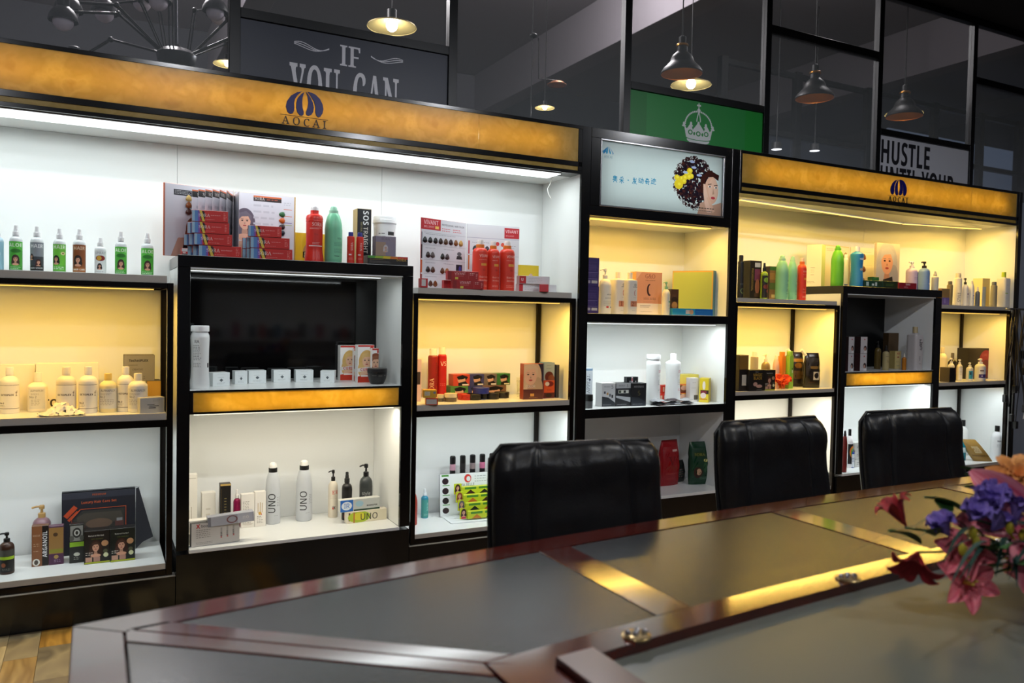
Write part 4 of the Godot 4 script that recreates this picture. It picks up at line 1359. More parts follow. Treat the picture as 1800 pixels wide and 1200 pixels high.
# ------------------------------------------------------------------ leather chairs
func chair(label: String, at: Vector3, turn: float, hw: float) -> void:
	# origin on the floor below the middle of the backrest's top edge; +z is where the sitter looks
	var o := thing("conference_chair", label, "chair", at, turn, "black leather chairs along the table")
	var lea := StandardMaterial3D.new()
	if mats.has("leather"):
		lea = mats["leather"]
	else:
		lea.resource_name = "black_leather"
		lea.albedo_color = Color("141416")
		lea.roughness = 0.36
		lea.metallic_specular = 0.4
		lea.heightmap_enabled = true
		lea.heightmap_texture = noise_tex(0.2, ["000000", "ffffff"], 256, 21, 0.0, Vector2.ONE, 3)
		lea.heightmap_scale = 0.03
		lea.uv1_triplanar = true
		lea.uv1_scale = Vector3(3, 3, 3)
		mats["leather"] = lea
	var nz := FastNoiseLite.new()
	nz.seed = int(at.x * 100)
	nz.frequency = 5.0
	var rows := []
	var h0 := 0.42
	var h1 := 1.005
	for i in 37:
		var u := i / 26.0 * 0.9 if i <= 26 else lerpf(0.9, 1.0, (i - 26) / 10.0)
		var y := lerpf(h0, h1, u)
		var lean := 0.115 * pow(1.0 - u, 1.15) - 0.02 * sin(u * PI)
		var wide := hw * lerpf(1.06, 1.0, u)
		var thick := 0.036
		var over := 1.0
		var t := maxf(0.0, (u - 0.9) / 0.1)
		if t > 0.0:
			over = sqrt(maxf(0.0, 1.0 - t * t))
			thick *= maxf(over, 0.1)
			wide -= 0.034 * (1.0 - over)
		var row := PackedVector3Array()
		for j in 100:
			var front := j < 72
			var fx := lerpf(-1.0, 1.0, j / 71.0) if front else lerpf(1.0, -1.0, (j - 71) / 28.0)
			var x := fx * wide
			var z := thick * pow(maxf(0.0, 1.0 - pow(absf(fx), 9.0)), 0.4)
			var yy := y
			if front:
				z += 0.014 * (1.0 - fx * fx) * sin(u * PI * 0.9) * over
				var seam := 0.62 - 0.07 * u
				z -= 0.012 * exp(-pow((absf(fx) - seam) / 0.018, 2.0)) * over
				z += 0.009 * exp(-pow((absf(fx) - 0.82) / 0.13, 2.0)) * over
				z += nz.get_noise_2d(x * 0.7, y * 1.2) * 0.005 * over
				z += nz.get_noise_2d(x * 1.6 + 7.0, y * 0.9) * 0.004 * over * smoothstep(0.6, 0.95, u)
				z += 0.006 * exp(-pow((u - 0.88) / 0.06, 2.0)) * over
			else:
				z = -z - 0.01 * (1.0 - fx * fx) * over
			yy += nz.get_noise_1d(x * 1.2) * 0.008 * u - 0.006 * u * fx * fx
			row.append(Vector3(x, yy, z + lean))
		rows.append(row)
	var g := G.new()
	g.grid(rows, true)
	put(o, "backrest", g.mesh(), lea)
	g = G.new()
	var path := []
	for i in 41:
		var u := i / 40.0
		var t := 0.0
		var px := 0.0
		if u < 0.3:
			t = u / 0.3
			px = -hw * lerpf(1.06, 1.0, t) * 0.995
		elif u > 0.7:
			t = (1.0 - u) / 0.3
			px = hw * lerpf(1.06, 1.0, t) * 0.995
		else:
			t = 1.0
			px = lerpf(-hw, hw, (u - 0.3) / 0.4)
		var y := lerpf(h0 + 0.03, h1 - 0.003, t)
		if t == 1.0:
			var e := maxf(0.0, (absf(px) / hw - 0.9) / 0.1)
			y -= 0.035 * e * e
		else:
			y = minf(y, h1 - 0.035)
		path.append(Vector3(px, y, 0.115 * pow(1.0 - minf(t, 1.0), 1.15) - 0.02 * sin(t * PI) - 0.004))
	g.tube(path, 0.006, 6)
	put(o, "piping", g.mesh(), lea)
	# seat
	rows = []
	for i in 13:
		var b := -PI / 2 + PI * i / 12.0
		var row := PackedVector3Array()
		for j in 49:
			var a := TAU * j / 48.0
			var ca := sin(a)
			var sa := cos(a)
			var k := pow(maxf(cos(b), 0.0), 0.3)
			row.append(Vector3(signf(ca) * pow(absf(ca), 0.3) * hw * 1.02 * k, 0.43 + sin(b) * 0.045, 0.36 + signf(sa) * pow(absf(sa), 0.3) * 0.25 * k))
		rows.append(row)
	g = G.new()
	g.grid(rows, true)
	put(o, "seat", g.mesh(), lea)
	var fr := sm("101011", 0.3, 0.6)
	for sx in [-1.0, 1.0]:
		for z in [0.14, 0.56]:
			g = G.new()
			g.tube([Vector3(sx * hw * 0.86, 0.39, z), Vector3(sx * hw * 0.9, 0.0, z + (0.03 if z > 0.3 else -0.05))], 0.014, 8)
			put(o, "leg", g.mesh(), fr)

func chairs() -> void:
	chair("black leather chair standing before the poster cabinet's lowest niche and shelf bay", Vector3(0.996, 0, 1.973), -7.0, 0.246)
	chair("black leather chair standing before the far lit shelf bay", Vector3(1.894, 0, 1.787), 1.5, 0.25)
	chair("black leather chair standing before the far dark niche cabinet", Vector3(2.654, 0, 1.765), -3.0, 0.266)

# ------------------------------------------------------------------ loose goods with shapes of their own
func tuft_mesh(k: float) -> ArrayMesh:
	# a drop-shaped lock of hair, flat against its card
	var g := G.new()
	var rows := []
	for i in 7:
		var u := i / 6.0
		var y := lerpf(-0.5, 0.62, u)
		var r := 0.5 * sqrt(maxf(0.0, 1.0 - pow((u - 0.36) / (0.36 if u < 0.36 else 0.64), 2.0))) * (1.0 if u < 0.36 else lerpf(1.0, 0.75, (u - 0.36) / 0.64)) + 0.01
		var row := PackedVector3Array()
		for j in 9:
			var a := lerpf(-PI / 2, PI / 2, j / 8.0)
			row.append(Vector3(sin(a) * r, y, cos(a) * r * 0.35) * k)
		rows.append(row)
	g.grid(rows, false)
	return g.mesh()

func colour_book() -> void:
	var o := thing("colour_chart_book", "open hair colour chart book with fanned pages behind stacked red cartons", "book", Vector3(0.434, 1.5786, -0.225))
	var tuft := tuft_mesh(0.028)
	# left cover swings towards the viewer, right cover stands along the wall
	var l := Node3D.new()
	l.name = "left_cover"
	o.add_child(l)
	l.rotation_degrees.y = 18
	l.position = Vector3(-0.005, 0, 0)
	var side := "bg c9c7d0;r 0 0 .02 1 b0604a;r .14 .07 .3 .08 22222a;l .16 .085 .25 3 .02 e8e8ec;f .42 .58 .3 7a4a32 c89a84;r .2 .8 .4 .02 2a2020;p .1 1 .2 .74 .5 .72 .6 1 b88a78;p .3 .74 .42 .74 .4 1 .24 1 17141a"
	print_board(l, "page", 0.325, 0.325, 0.006, side, "c8704a", Vector3(-0.1625, 0.1635, 0))
	var r := Node3D.new()
	r.name = "right_cover"
	o.add_child(r)
	r.rotation_degrees.y = 3
	r.position = Vector3(0.005, 0, 0)
	side = "bg cdcbd4;r .98 0 .02 1 b08a4a;r .3 .03 .46 .08 2a2020;r .3 .03 .46 .025 c8643a;t SORA .4 .075 .04 e8e0dc s .2;l .52 .07 .2 1 .04 a04a32;f .16 .42 .42 5a5060 d8a890;p 0 1 .0 .74 .22 .68 .3 .8 .34 1 c89a84;l .3 .16 .36 5 .09 bcbac4;l .8 .1 .14 2 .03 b0aeb8;r .8 .2 .14 .008 c8643a;r .8 .3 .14 .008 c8643a;r .8 .4 .14 .008 4a3a8a;r .8 .435 .14 .008 8aa03a"
	print_board(r, "page", 0.29, 0.325, 0.006, side, "b89a6a", Vector3(0.145, 0.1635, 0))
	for q in [["2a5a34", 0.225, 0.235], ["b8541e", 0.225, 0.205], ["2e1c24", 0.225, 0.175], ["1c2030", 0.225, 0.145], ["3a2018", 0.19, 0.148]]:
		put(r, "hair_swatch", tuft, sm(q[0], 0.3), Vector3(q[1], q[2], 0.004), Vector3(0, 0, 90))
	for i in 8:
		var leaf := Node3D.new()
		leaf.name = "leaf"
		o.add_child(leaf, true)
		leaf.rotation.y = deg_to_rad(27 + i * 9.0)
		var len := 0.215 - i * 0.008
		print_board(leaf, "leaf_page", len, 0.285, 0.0012, "bg d2d0d8;r 0 0 1 .12 22201f;r 0 0 1 .025 c8643a;t SORA .25 .075 .05 e8e0dc s .4;l .1 .25 .8 5 .14 bab8c2", "d2d0d8", Vector3(-len / 2 - 0.004, 0.1635, 0), Vector3(0, 180 if false else 0, 0))
	for q in [["c8a860", -0.215, 0.265], ["8a4a20", -0.215, 0.235], ["4a1c14", -0.215, 0.205], ["c09068", -0.18, 0.262], ["8a7058", -0.18, 0.232], ["4a3424", -0.18, 0.204], ["5a4a34", -0.15, 0.2]]:
		put(l, "hair_swatch", tuft, sm(q[0], 0.3), Vector3(q[1], q[2], 0.012))

func colour_folder() -> void:
	var o := thing("colour_chart_folder", "folded white colour chart with rows of hair swatches behind red bottles", "chart", Vector3(1.655, 1.474, -0.235))
	var tuft := tuft_mesh(0.031)
	var l := Node3D.new()
	l.name = "left_board"
	o.add_child(l)
	l.rotation_degrees.y = 20
	l.position.x = -0.003
	var sp := "bg d3d3d9;r 0 0 .42 .16 b8262e;t VIVANT .21 .055 .06 f4e8e8 n .36;t BRILLIANCE .17 .12 .03 f0d0d0 n .24;r .3 .1 .08 .04 e8c060;t PROFESSIONAL_HAIR_COLOR .7 .07 .03 3a3a40 n .55;l .45 .12 .2 2 .03 c83a44;l .7 .12 .2 2 .03 c83a44;r .06 .2 .94 .004 a8a8b0;r .06 .38 .94 .004 a8a8b0;r .06 .59 .94 .004 a8a8b0;r .06 .79 .94 .004 a8a8b0;r 0 .2 .03 .18 8a9098;r 0 .38 .03 .2 2a1c20;r 0 .6 .03 .18 c85a24;r 0 .8 .03 .18 8a2c24;l .1 .22 .85 1 .02 8a8a92;l .1 .42 .25 1 .02 8a8a92;l .5 .42 .25 1 .02 8a8a92;l .1 .63 .25 1 .02 8a8a92;l .5 .63 .25 1 .02 8a8a92;l .1 .83 .3 1 .02 8a8a92;p .8 .5 .9 .5 .92 .55 .78 .55 2a2a2e;e .85 .47 .05 .03 5a5a60;r .78 .63 .14 .15 1c1a2c;e .87 .69 .03 .04 3a3a9a"
	print_board(l, "panel", 0.325, 0.365, 0.005, sp, "a82c34", Vector3(-0.1625, 0.184, 0))
	var dark := ["16181a", "16181a", "1c1818", "2a1a14", "4a3018", "2e1418", "7a4a24", "b08a48"]
	for i in 8:
		put(l, "hair_swatch", tuft, sm(dark[i], 0.3), Vector3(-0.298 + i * 0.037, 0.252, 0.003))
	for q in [["2a1a1a", -0.275, .175], ["4a4040", -0.243, .175], ["1a1e1c", -0.172, .172], ["3a2a2c", -0.138, .172], ["1c1214", -0.275, .098], ["4a2a1c", -0.24, .098], ["5a3018", -0.172, .096], ["8a5220", -0.138, .096], ["2a1a18", -0.29, .025], ["4a281a", -0.255, .025], ["7a4424", -0.222, .025]]:
		put(l, "hair_swatch", tuft, sm(q[0], 0.3), Vector3(q[1], q[2], 0.003))
	var r := Node3D.new()
	r.name = "right_board"
	o.add_child(r)
	r.rotation_degrees.y = -4
	r.position.x = 0.003
	sp = "bg d6d6da;r .71 .03 .29 .16 b8262e;t VIVANT .855 .085 .06 f4e8e8 n .25;t BRILLIANCE .82 .15 .03 f0d0d0 n .17;r 0 .2 1 .008 a8a8b8;r .03 .25 .025 .2 b83a44;r .03 .47 .025 .22 c8682a;r .03 .72 .025 .2 6a9a4a;r 0 .46 1 .004 b0b0b8;r 0 .71 1 .004 b0b0b8;l .1 .27 .35 1 .02 8a8a92;l .75 .3 .2 4 .03 a8a8b0;e .62 .36 .1 .11 b84040;e .62 .36 .1 .11 d6d6da;e .58 .28 .035 .03 c83a3a;e .68 .29 .035 .03 d8503a;e .71 .36 .025 .04 d8d04a;e .66 .44 .035 .03 2a6a4a;e .58 .43 .035 .03 2a7ac0;e .54 .35 .025 .04 4a2a8a"
	print_board(r, "panel", 0.315, 0.365, 0.005, sp, "c8c8cc", Vector3(0.1575, 0.184, 0))
	for q in [["16141a", 0.05, .232], ["16141c", 0.085, .232], ["2e141c", 0.12, .23], ["221c1e", 0.05, .15], ["1c1a1e", 0.185, .152], ["241a1c", 0.215, .15]]:
		put(r, "hair_swatch", tuft, sm(q[0], 0.3), Vector3(q[1], q[2], 0.003))
	# far chart
	o = thing("colour_chart_folder", "cream colour chart with brown swatches behind the blue bottle", "chart", Vector3(4.53, 1.5893, -0.33))
	print_board(o, "panel", 0.3, 0.31, 0.005, "bg e4dcc8;r 0 0 1 .02 c8b890;l .1 .08 .3 2 .04 a8a090;l .5 .1 .4 1 .02 a8a090;l .5 .42 .4 1 .02 a8a090;l .5 .74 .4 1 .02 a8a090", "d8c8a0", Vector3(0.15, 0.156, 0), Vector3(0, 6, 0))
	print_board(o, "panel", 0.25, 0.31, 0.005, "bg e6decb;l .1 .1 .8 1 .02 a8a090;l .1 .42 .8 1 .02 a8a090;l .1 .74 .8 1 .02 a8a090", "d8c8a0", Vector3(0.43, 0.156, 0.01), Vector3(0, -6, 0))
	var tb := tuft_mesh(0.045)
	for x in [0.165, 0.235, 0.365, 0.435, 0.505]:
		for y in [0.24, 0.15, 0.06]:
			put(o, "hair_swatch", tb, sm(["3a1c14", "6a3a1c", "5a3a20"][int(x * 100 + y * 100) % 3], 0.3), Vector3(x, y, 0.012))

func pouch(label: String, at: Vector3, turn: float, w: float, h: float, thick: float, col: String, rough: float, spec: String, spout: float, group := "", lean := Vector3.ZERO) -> void:
	# a filled stand-up pouch: flat sealed head, bulging belly, folded foot
	var o := thing("refill_pouch", label, "pouch", at, turn, group)
	var rows := []
	var nz := FastNoiseLite.new()
	nz.seed = int(at.x * 91)
	nz.frequency = 9.0
	for i in 15:
		var u := i / 14.0
		var hw := w / 2 * (1.0 - 0.1 * u * u)
		if u > 0.75:
			hw = w / 2 * lerpf(0.94, 0.8, (u - 0.75) / 0.25)
		var t := thick / 2 * pow(maxf(sin(clampf(0.12 + u * 0.88, 0, 1) * PI), 0.0), 0.7) + 0.0015
		var row := PackedVector3Array()
		for j in 33:
			var a := TAU * j / 32.0
			var ca := sin(a)
			var sa := cos(a)
			row.append(Vector3(ca * hw, u * h, signf(sa) * pow(absf(sa), 0.8) * t + nz.get_noise_2d(ca * hw * 2.0, u * h * 2.0) * 0.008 * sin(u * PI)) + lean * (u if absf(lean.x) > 0.3 else u * u) * h)
		rows.append(row)
	var g := G.new()
	g.grid(rows, true)
	g.out_quad(rows[14][24], rows[14][8], rows[14][0], rows[14][16], Vector3.ZERO)
	put(o, "bag", g.mesh(), sm(col, rough))
	if spec:
		var p := printed(spec, w * 0.8, h * 0.8)
		rows.clear()
		for i in range(1, 13):
			var row := PackedVector3Array()
			var u := i / 14.0
			for j in 13:
				var a := lerpf(-1.0, 1.0, j / 12.0)
				var hw := w / 2 * (1.0 - 0.1 * u * u)
				if u > 0.75:
					hw = w / 2 * lerpf(0.94, 0.8, (u - 0.75) / 0.25)
				var t := thick / 2 * pow(maxf(sin(clampf(0.12 + u * 0.88, 0, 1) * PI), 0.0), 0.7) + 0.0015
				row.append(Vector3(sin(a) * hw, u * h, pow(cos(a), 0.8) * t + nz.get_noise_2d(sin(a) * hw * 2.0, u * h * 2.0) * 0.008 * sin(u * PI) + 0.0006) + lean * (u if absf(lean.x) > 0.3 else u * u) * h)
			rows.append(row)
		g = G.new()
		g.grid(rows, false, p[1])
		put(o, "print", g.mesh(), p[0].mat)
	if spout != 0.0:
		g = G.new()
		var c := Vector3(signf(spout) * w * 0.38, h * 0.93, 0) + lean * h * 0.9
		g.tube([c, c + Vector3(signf(spout) * 0.02, 0.022, 0.0), c + Vector3(signf(spout) * 0.034, 0.036, 0)], 0.011, 10)
		put(o, "spout_cap", g.mesh(), sm("e8e4dc", 0.35))

func loose_goods() -> void:
	colour_book()
	colour_folder()
	# luxury set: open window box with a raised lid flap
	var o := thing("gift_box", "black window gift box with orange lettering and open side flap", "box", Vector3(-0.13, 0.2145, -0.36))
	print_board(o, "front", 0.3, 0.285, 0.05, "bg 23242c;r 0 0 1 .1 32343e;t PREMIUM .5 .05 .035 a84a2a b .2;t Luxury_Hair_Care_Set .5 .17 .065 c8562c b .5;p .02 .36 .16 .2 .21 .25 .07 .41 b8482a;p .07 .43 .2 .29 .22 .32 .1 .46 b8482a;p .12 .42 .24 .27 .25 .28 .13 .43 c8562c;r .25 .27 .62 .008 c8562c;r .865 .27 .008 .6 c8562c;r .13 .42 .005 .5 c8562c;p .15 .44 .27 .3 .85 .3 .85 .97 .15 .97 3a3834;p .2 .4 .3 .34 .8 .34 .84 .5 .2 .56 4c463e;e .5 .52 .18 .08 6a5648;r .36 .62 .28 .3 5a1c20;r .16 .55 .16 .38 4a3430;r .72 .5 .12 .4 5c3c38;r .74 .46 .08 .05 8a8a8a;r .18 .52 .1 .04 7a7a7a;l .38 .7 .2 3 .06 8a6a60", "1a1b20", Vector3(0, 0.1425, 0.02))
	var g := G.new()
	g.slab(PackedVector2Array([Vector2(0, 0), Vector2(0.03, -0.03), Vector2(0.075, -0.05), Vector2(0.012, -0.29), Vector2(0, -0.285)]), 0, 0.002, 0.0003)
	put(o, "side_flap", g.mesh(), sm("2c2d34", 0.45), Vector3(0.152, 0.0, 0.046), Vector3(90, 0, 0))
	g = G.new()
	g.slab(PackedVector2Array([Vector2(-0.15, 0), Vector2(0.15, 0), Vector2(0.168, 0.02), Vector2(-0.14, 0.024)]), 0, 0.0015, 0.0003)
	put(o, "lid_flap", g.mesh(), sm("3a3c46", 0.45), Vector3(0, 0.286, 0.02), Vector3(-8, 0, 0))
	# crumpled tissue
	var nz := FastNoiseLite.new()
	nz.seed = 4
	nz.frequency = 14.0
	var rows := []
	for i in 15:
		var row := PackedVector3Array()
		for j in 23:
			var u := j / 22.0 - 0.5
			var v := i / 14.0 - 0.5
			var r := sqrt(u * u + v * v) * 2.0
			row.append(Vector3(u * 0.17 + nz.get_noise_2d(u, v + 3.0) * 0.02, maxf(0.001, 0.045 * maxf(0.0, 1.0 - r * 1.05) * (1.0 + nz.get_noise_2d(u * 0.6, v * 0.6)) + absf(nz.get_noise_2d(u + 5.0, v)) * 0.018), -v * 0.12 + nz.get_noise_2d(u + 9.0, v) * 0.02))
		rows.append(row)
	g = G.new()
	g.grid(rows, false)
	o = put(self, "paper_tissue", g.mesh(), sm("f3ece0", 0.8), Vector3(-0.275, 0.883, -0.10), Vector3(0, 6, 0))
	tag(o, "crumpled white paper tissue lying in front of the treatment bottles", "tissue")
	# stepped display of dyes with four lip tubes on top
	o = thing("display_stand", "white folding dye display with yellow steps and rows of portraits", "display", Vector3(1.765, 0.2115, -0.3), -4.0)
	print_board(o, "back_card", 0.42, 0.235, 0.008, "bg dfe3e4;r .03 .02 .1 .04 4a8a3a;e .08 .17 .045 .075 2a1a22;e .08 .4 .045 .075 2a1a22;e .08 .63 .045 .075 241a20;e .08 .86 .045 .07 2a1a20;r .04 .26 .1 .02 4a9a3a;r .04 .49 .1 .02 4a9a3a;r .04 .72 .1 .02 4a9a3a;e .4 .13 .05 .1 c83a34;e .41 .14 .03 .06 dfe3e4;t YA_BELLE .4 .28 .06 4a5454 n .2;l .5 .08 .2 3 .06 a8b0b0;r .92 .02 .08 .5 a83a3a", "3a3c3e", Vector3(0, 0.1175, 0), Vector3(-6, 0, 0))
	print_board(o, "foot_card", 0.42, 0.004, 0.17, "bg e4e8e8", "e4e8e8", Vector3(0.01, 0.003, 0.09))
	for i in 4:
		var y := 0.012 + i * 0.038
		var z := 0.13 - i * 0.034
		print_board(o, "step", 0.19, 0.04, 0.03, "bg c3d028;r .1 .05 .36 .3 4a8a2a;r .54 .05 .36 .3 4a8a2a;p .12 1 .28 .4 .44 1 %s;p .56 1 .72 .4 .88 1 %s" % [["c8782a", "1c1e22", "c86a2a", "3a1418"][i], ["1c2026", "b8542a", "3a1c18", "1c1a1c"][i]], "b8c42a", Vector3(0.0, y + 0.02, z))
		for sx in [-1.0, 1.0]:
			print_board(o, "portrait", 0.045, 0.06, 0.002, "bg c3d028;f .5 .4 .72 %s dca88e;r .2 .8 .6 .2 %s" % [["3a1c18", "5a5460", "8a3a24", "3a1c14"][i], ["c83a54", "a8404a", "a84a34", "b83a4a"][i]], "c3d028", Vector3(sx * 0.115, y + 0.03, z + 0.004))
	for i in 5:
		var q := thing("lip_tube", ["first", "second", "third", "fourth", "fifth"][i] + " slim black tube behind the dye display, counted from blue serum", "tube", Vector3(1.645 + i * 0.062, 0.2115, -0.345), 0.0, "slim black tubes behind the dye display")
		g = G.new()
		g.lathe([Vector2(0, 0), Vector2(.016, 0), Vector2(.016, .245), Vector2(.014, .25)], Vector3.ZERO, 16)
		put(q, "body", g.mesh(), sm("1a1718", 0.35))
		g = G.new()
		g.lathe([Vector2(.0165, .25), Vector2(.0165, .285)], Vector3.ZERO, 16)
		put(q, "band", g.mesh(), sm(["b88a9a", "2a2628", "8a7a7a", "c06a8a", "b88a9a"][i], 0.35))
		g = G.new()
		g.lathe([Vector2(.0165, .285), Vector2(.0165, .325), Vector2(.012, .33), Vector2(0, .33)], Vector3.ZERO, 16)
		put(q, "cap", g.mesh(), sm("141314", 0.3))
	# sachets on the poster cabinet shelf
	var cols := ["1c1c20", "8c8e94", "26262a", "b4b6bc", "3a2a30", "c0c2c8"]
	for i in 6:
		rows = []
		for a in 7:
			var row := PackedVector3Array()
			for b in 9:
				var u := b / 8.0 - 0.5
				var v := a / 6.0 - 0.5
				row.append(Vector3(u * 0.1, 0.003 + 0.014 * (1.0 - 4.0 * u * u) * (1.0 - 4.0 * v * v) + absf(nz.get_noise_2d(u + i, v)) * 0.008, -v * 0.075))
			rows.append(row)
		g = G.new()
		g.grid(rows, false)
		o = put(self, "sample_sachet", g.mesh(), sm(cols[i], 0.25, 0.5), Vector3(2.87 + (i % 3) * 0.105, 0.82 + (i / 3) * 0.018, -0.06 - (i / 3) * 0.008), Vector3(0, [20, -15, 35, -25, 10, 30][i], 0))
		tag(o, "shiny foil sample sachet lying in a heap before the dye cartons", "sachet", "foil sachets in a heap")
	pouch("glossy red refill pouch with gold print in the unlit niche", Vector3(3.1, 0.2786, -0.24), 4.0, 0.165, 0.29, 0.075, "8c1018", 0.22, "bg 8c1018;t V .5 .4 .24 6a0a10 s;t SORA .5 .58 .1 7a3a20 s .7;l .2 .74 .6 1 .03 c86a5a;l .25 .86 .5 2 .03 a83a34;r .55 .08 .3 .06 c8a8a0", 0.0)
	pouch("dark green refill pouch with gold name and white spout", Vector3(3.315, 0.2786, -0.19), -8.0, 0.165, 0.275, 0.075, "0f3a24", 0.24, "bg 0f3a24;r .1 .12 .62 .14 1c3a14;t SORA .42 .19 .09 a89a3a s .5;e .66 .36 .1 .05 d8d070;e .66 .36 .04 .02 f4f0d0;e .3 .72 .2 .16 3a1c14;e .34 .7 .1 .1 c8a080;e .62 .56 .08 .16 2c5a34;l .4 .86 .5 3 .03 8aa890", 1.0, "", Vector3(-0.06, 0, 0))
	pouch("small dark patterned pouch slumped between the red and green pouches", Vector3(3.225, 0.2786, -0.3), 10.0, 0.12, 0.14, 0.06, "17201c", 0.3, "bg 17201c;l .1 .3 .8 4 .14 8a6a6a;l .1 .36 .8 3 .15 3a5a48", 0.0)
	pouch("black and gold refill pouch with white spout beside steel post", Vector3(4.19, 0.885, -0.22), -20.0, 0.1, 0.24, 0.06, "1c140c", 0.22, "bg 1c140c;r 0 .05 1 .12 8a6428;r .1 .5 .8 .3 4a3414;e .5 .3 .3 .1 6a4818", -1.0)
	pouch("black refill pouch with woman's head emblem and white spout", Vector3(4.225, 0.885, -0.12), -20.0, 0.12, 0.24, 0.06, "17110c", 0.22, "bg 17110c;r .3 .3 .6 .1 6a5428;r .5 .5 .42 .3 c8c0b4;e .7 .64 .14 .1 1a1612;l .2 .88 .4 1 .03 8a3a2a", -1.0)
	pouch("slumped gold refill pouch leaning at the end of low shelf", Vector3(6.17, 0.25, -0.1), -30.0, 0.15, 0.17, 0.075, "a07c3c", 0.28, "bg a07c3c;r .3 .2 .4 .4 c8b48a;l .35 .3 .3 3 .08 8a5a34;r 0 .7 1 .1 7a5a28", -1.0, "", Vector3(-0.75, 0, 0))
	pouch("teal and gold refill pouch behind the slumped gold one", Vector3(6.0, 0.25, -0.2), -25.0, 0.13, 0.17, 0.07, "1c7c8c", 0.28, "bg 1c7c8c;r 0 .4 .4 .6 b8905a;r .5 .3 .4 .3 d8e4e4", 0.0)
	# orange artificial flower on the far bay shelf
	o = thing("artificial_flower", "orange artificial flower lying on shelf before the coloured tubes", "flower", Vector3(3.93, 0.885, -0.11))
	for q in [[0.0, 0.0], [0.035, 0.02], [-0.03, 0.025]]:
		bloom(o, "blossom", Vector3(q[0], 0.04 + q[1], 0.01), Vector3(55, -25, 10), 7, 0.042, 0.017, 0.005, 0.45, sm("e4501a", 0.6), 2)
	# cables hung at the end of the far cabinet
	o = thing("cable_bundle", "black charger cables hanging from a chrome hook at the cabinet end", "cable", Vector3(6.37, 1.47, 0.0))
	g = G.new()
	g.tube([Vector3(-0.14, 0, 0.0), Vector3(-0.14, 0.0, 0.045), Vector3(0.08, 0.0, 0.05), Vector3(0.08, 0.02, 0.05)], 0.008, 8)
	put(o, "hook", g.mesh(), sm("a8a8a8", 0.2, 0.95))
	var rr := RandomNumberGenerator.new()
	rr.seed = 3
	for i in 11:
		g = G.new()
		var x := -0.16 + i * 0.024
		var drop := rr.randf_range(0.45, 0.9)
		var path := []
		for k in 13:
			var u := k / 12.0
			path.append(Vector3(x + sin(u * 6.0 + i) * 0.018, 0.0 - u * drop, 0.05 + 0.018 * sin(u * 4.0 + i * 2.0)))
		g.tube(path, [0.004, 0.006, 0.009][i % 3], 6)
		put(o, "cable", g.mesh(), sm(["0c0c0d", "141210", "1c1a1a"][i % 3], 0.45) if i != 9 else sm("c8ccd0", 0.3))
		if i % 2 == 0:
			g = G.new()
			g.box(path[12] + Vector3(0, -0.03, 0), Vector3(0.034, 0.06, 0.028), 0.004)
			put(o, "plug", g.mesh(), sm("121213", 0.4))
	# a board cable under the far bay
	o = thing("power_strip", "grey power strip lying under the far end bay", "power strip", Vector3(5.95, 0.196, 0.0))
	g = G.new()
	g.box(Vector3(0, -0.006, 0.02), Vector3(0.4, 0.035, 0.04), 0.004)
	put(o, "body", g.mesh(), sm("2a2c30", 0.4))
	g = G.new()
	g.tube([Vector3(0.1, -0.02, 0.04), Vector3(0.16, 0.0, 0.06), Vector3(0.22, -0.06, 0.06), Vector3(0.24, -0.19, 0.05)], 0.005, 6)
	put(o, "cord", g.mesh(), sm("0c0c0d", 0.5))

# ------------------------------------------------------------------ bouquet
func petal_mesh(len: float, wide: float, cup: float, rise: float, tip := 0.8, nose := 1.0) -> ArrayMesh:
	# grows along +z from the origin, rising, with a mid fold; two-sided shell with thickness
	var g := G.new()
	for face_ in [1.0, -1.0]:
		var rows := []
		for i in 9:
			var u := i / 8.0
			var w := wide * pow(sin(PI * pow(clampf(u * 0.94 + 0.03, 0, 1), tip)), 0.8 * nose)
			var row := PackedVector3Array()
			for j in 7:
				var s := j / 6.0 * 2.0 - 1.0
				var y := rise * len * sin(u * 1.5) * (1.0 - 0.35 * u * u) + cup * s * s * sin(u * PI) - 0.003 * (1.0 - absf(s))
				row.append(Vector3(s * w, y + face_ * 0.0006, u * len * (1.0 - 0.15 * rise)))
			rows.append(row)
		g.grid(rows, false, Rect2(0, 0, 1, 1), face_ > 0.0)
	return g.mesh()

func bloom(o: Node3D, called: String, at: Vector3, turn: Vector3, n: int, len: float, wide: float, cup: float, rise: float, m: Material, layers := 1, stamen := "", tip := 0.8) -> void:
	var b := Node3D.new()
	b.name = called
	o.add_child(b, true)
	b.position = at
	b.rotation_degrees = turn
	for k in layers:
		var pm := petal_mesh(len * (1.0 - 0.16 * k), wide * (1.0 - 0.1 * k), cup, rise + 0.3 * k, tip)
		for i in n:
			put(b, "petal", pm, m, Vector3(0, 0.002 * k, 0), Vector3(0, 360.0 * i / n + k * 180.0 / n + (8 if i % 2 else -6), 0))
	if stamen:
		for i in 5:
			var g := G.new()
			var d := Vector3(sin(i * 1.3) * 0.25, 1.0, cos(i * 1.3) * 0.25) * len * 0.5
			g.tube([Vector3.ZERO, d * 0.6, d], 0.0018, 5)
			g.ball(d, Vector3(0.003, 0.006, 0.003), 8)
			put(b, "stamen", g.mesh(), sm(stamen, 0.6))

func petal_mat(a: String, b: String, c: String, seed_: int) -> StandardMaterial3D:
	var m := StandardMaterial3D.new()
	m.resource_name = "petal_cloth"
	m.albedo_texture = noise_tex(0.02, [a, b, c], 128, seed_, 0.0, Vector2(2.5, 0.4), 3)
	m.roughness = 0.65
	m.backlight_enabled = true
	m.backlight = Color(0.35, 0.3, 0.3)
	return m

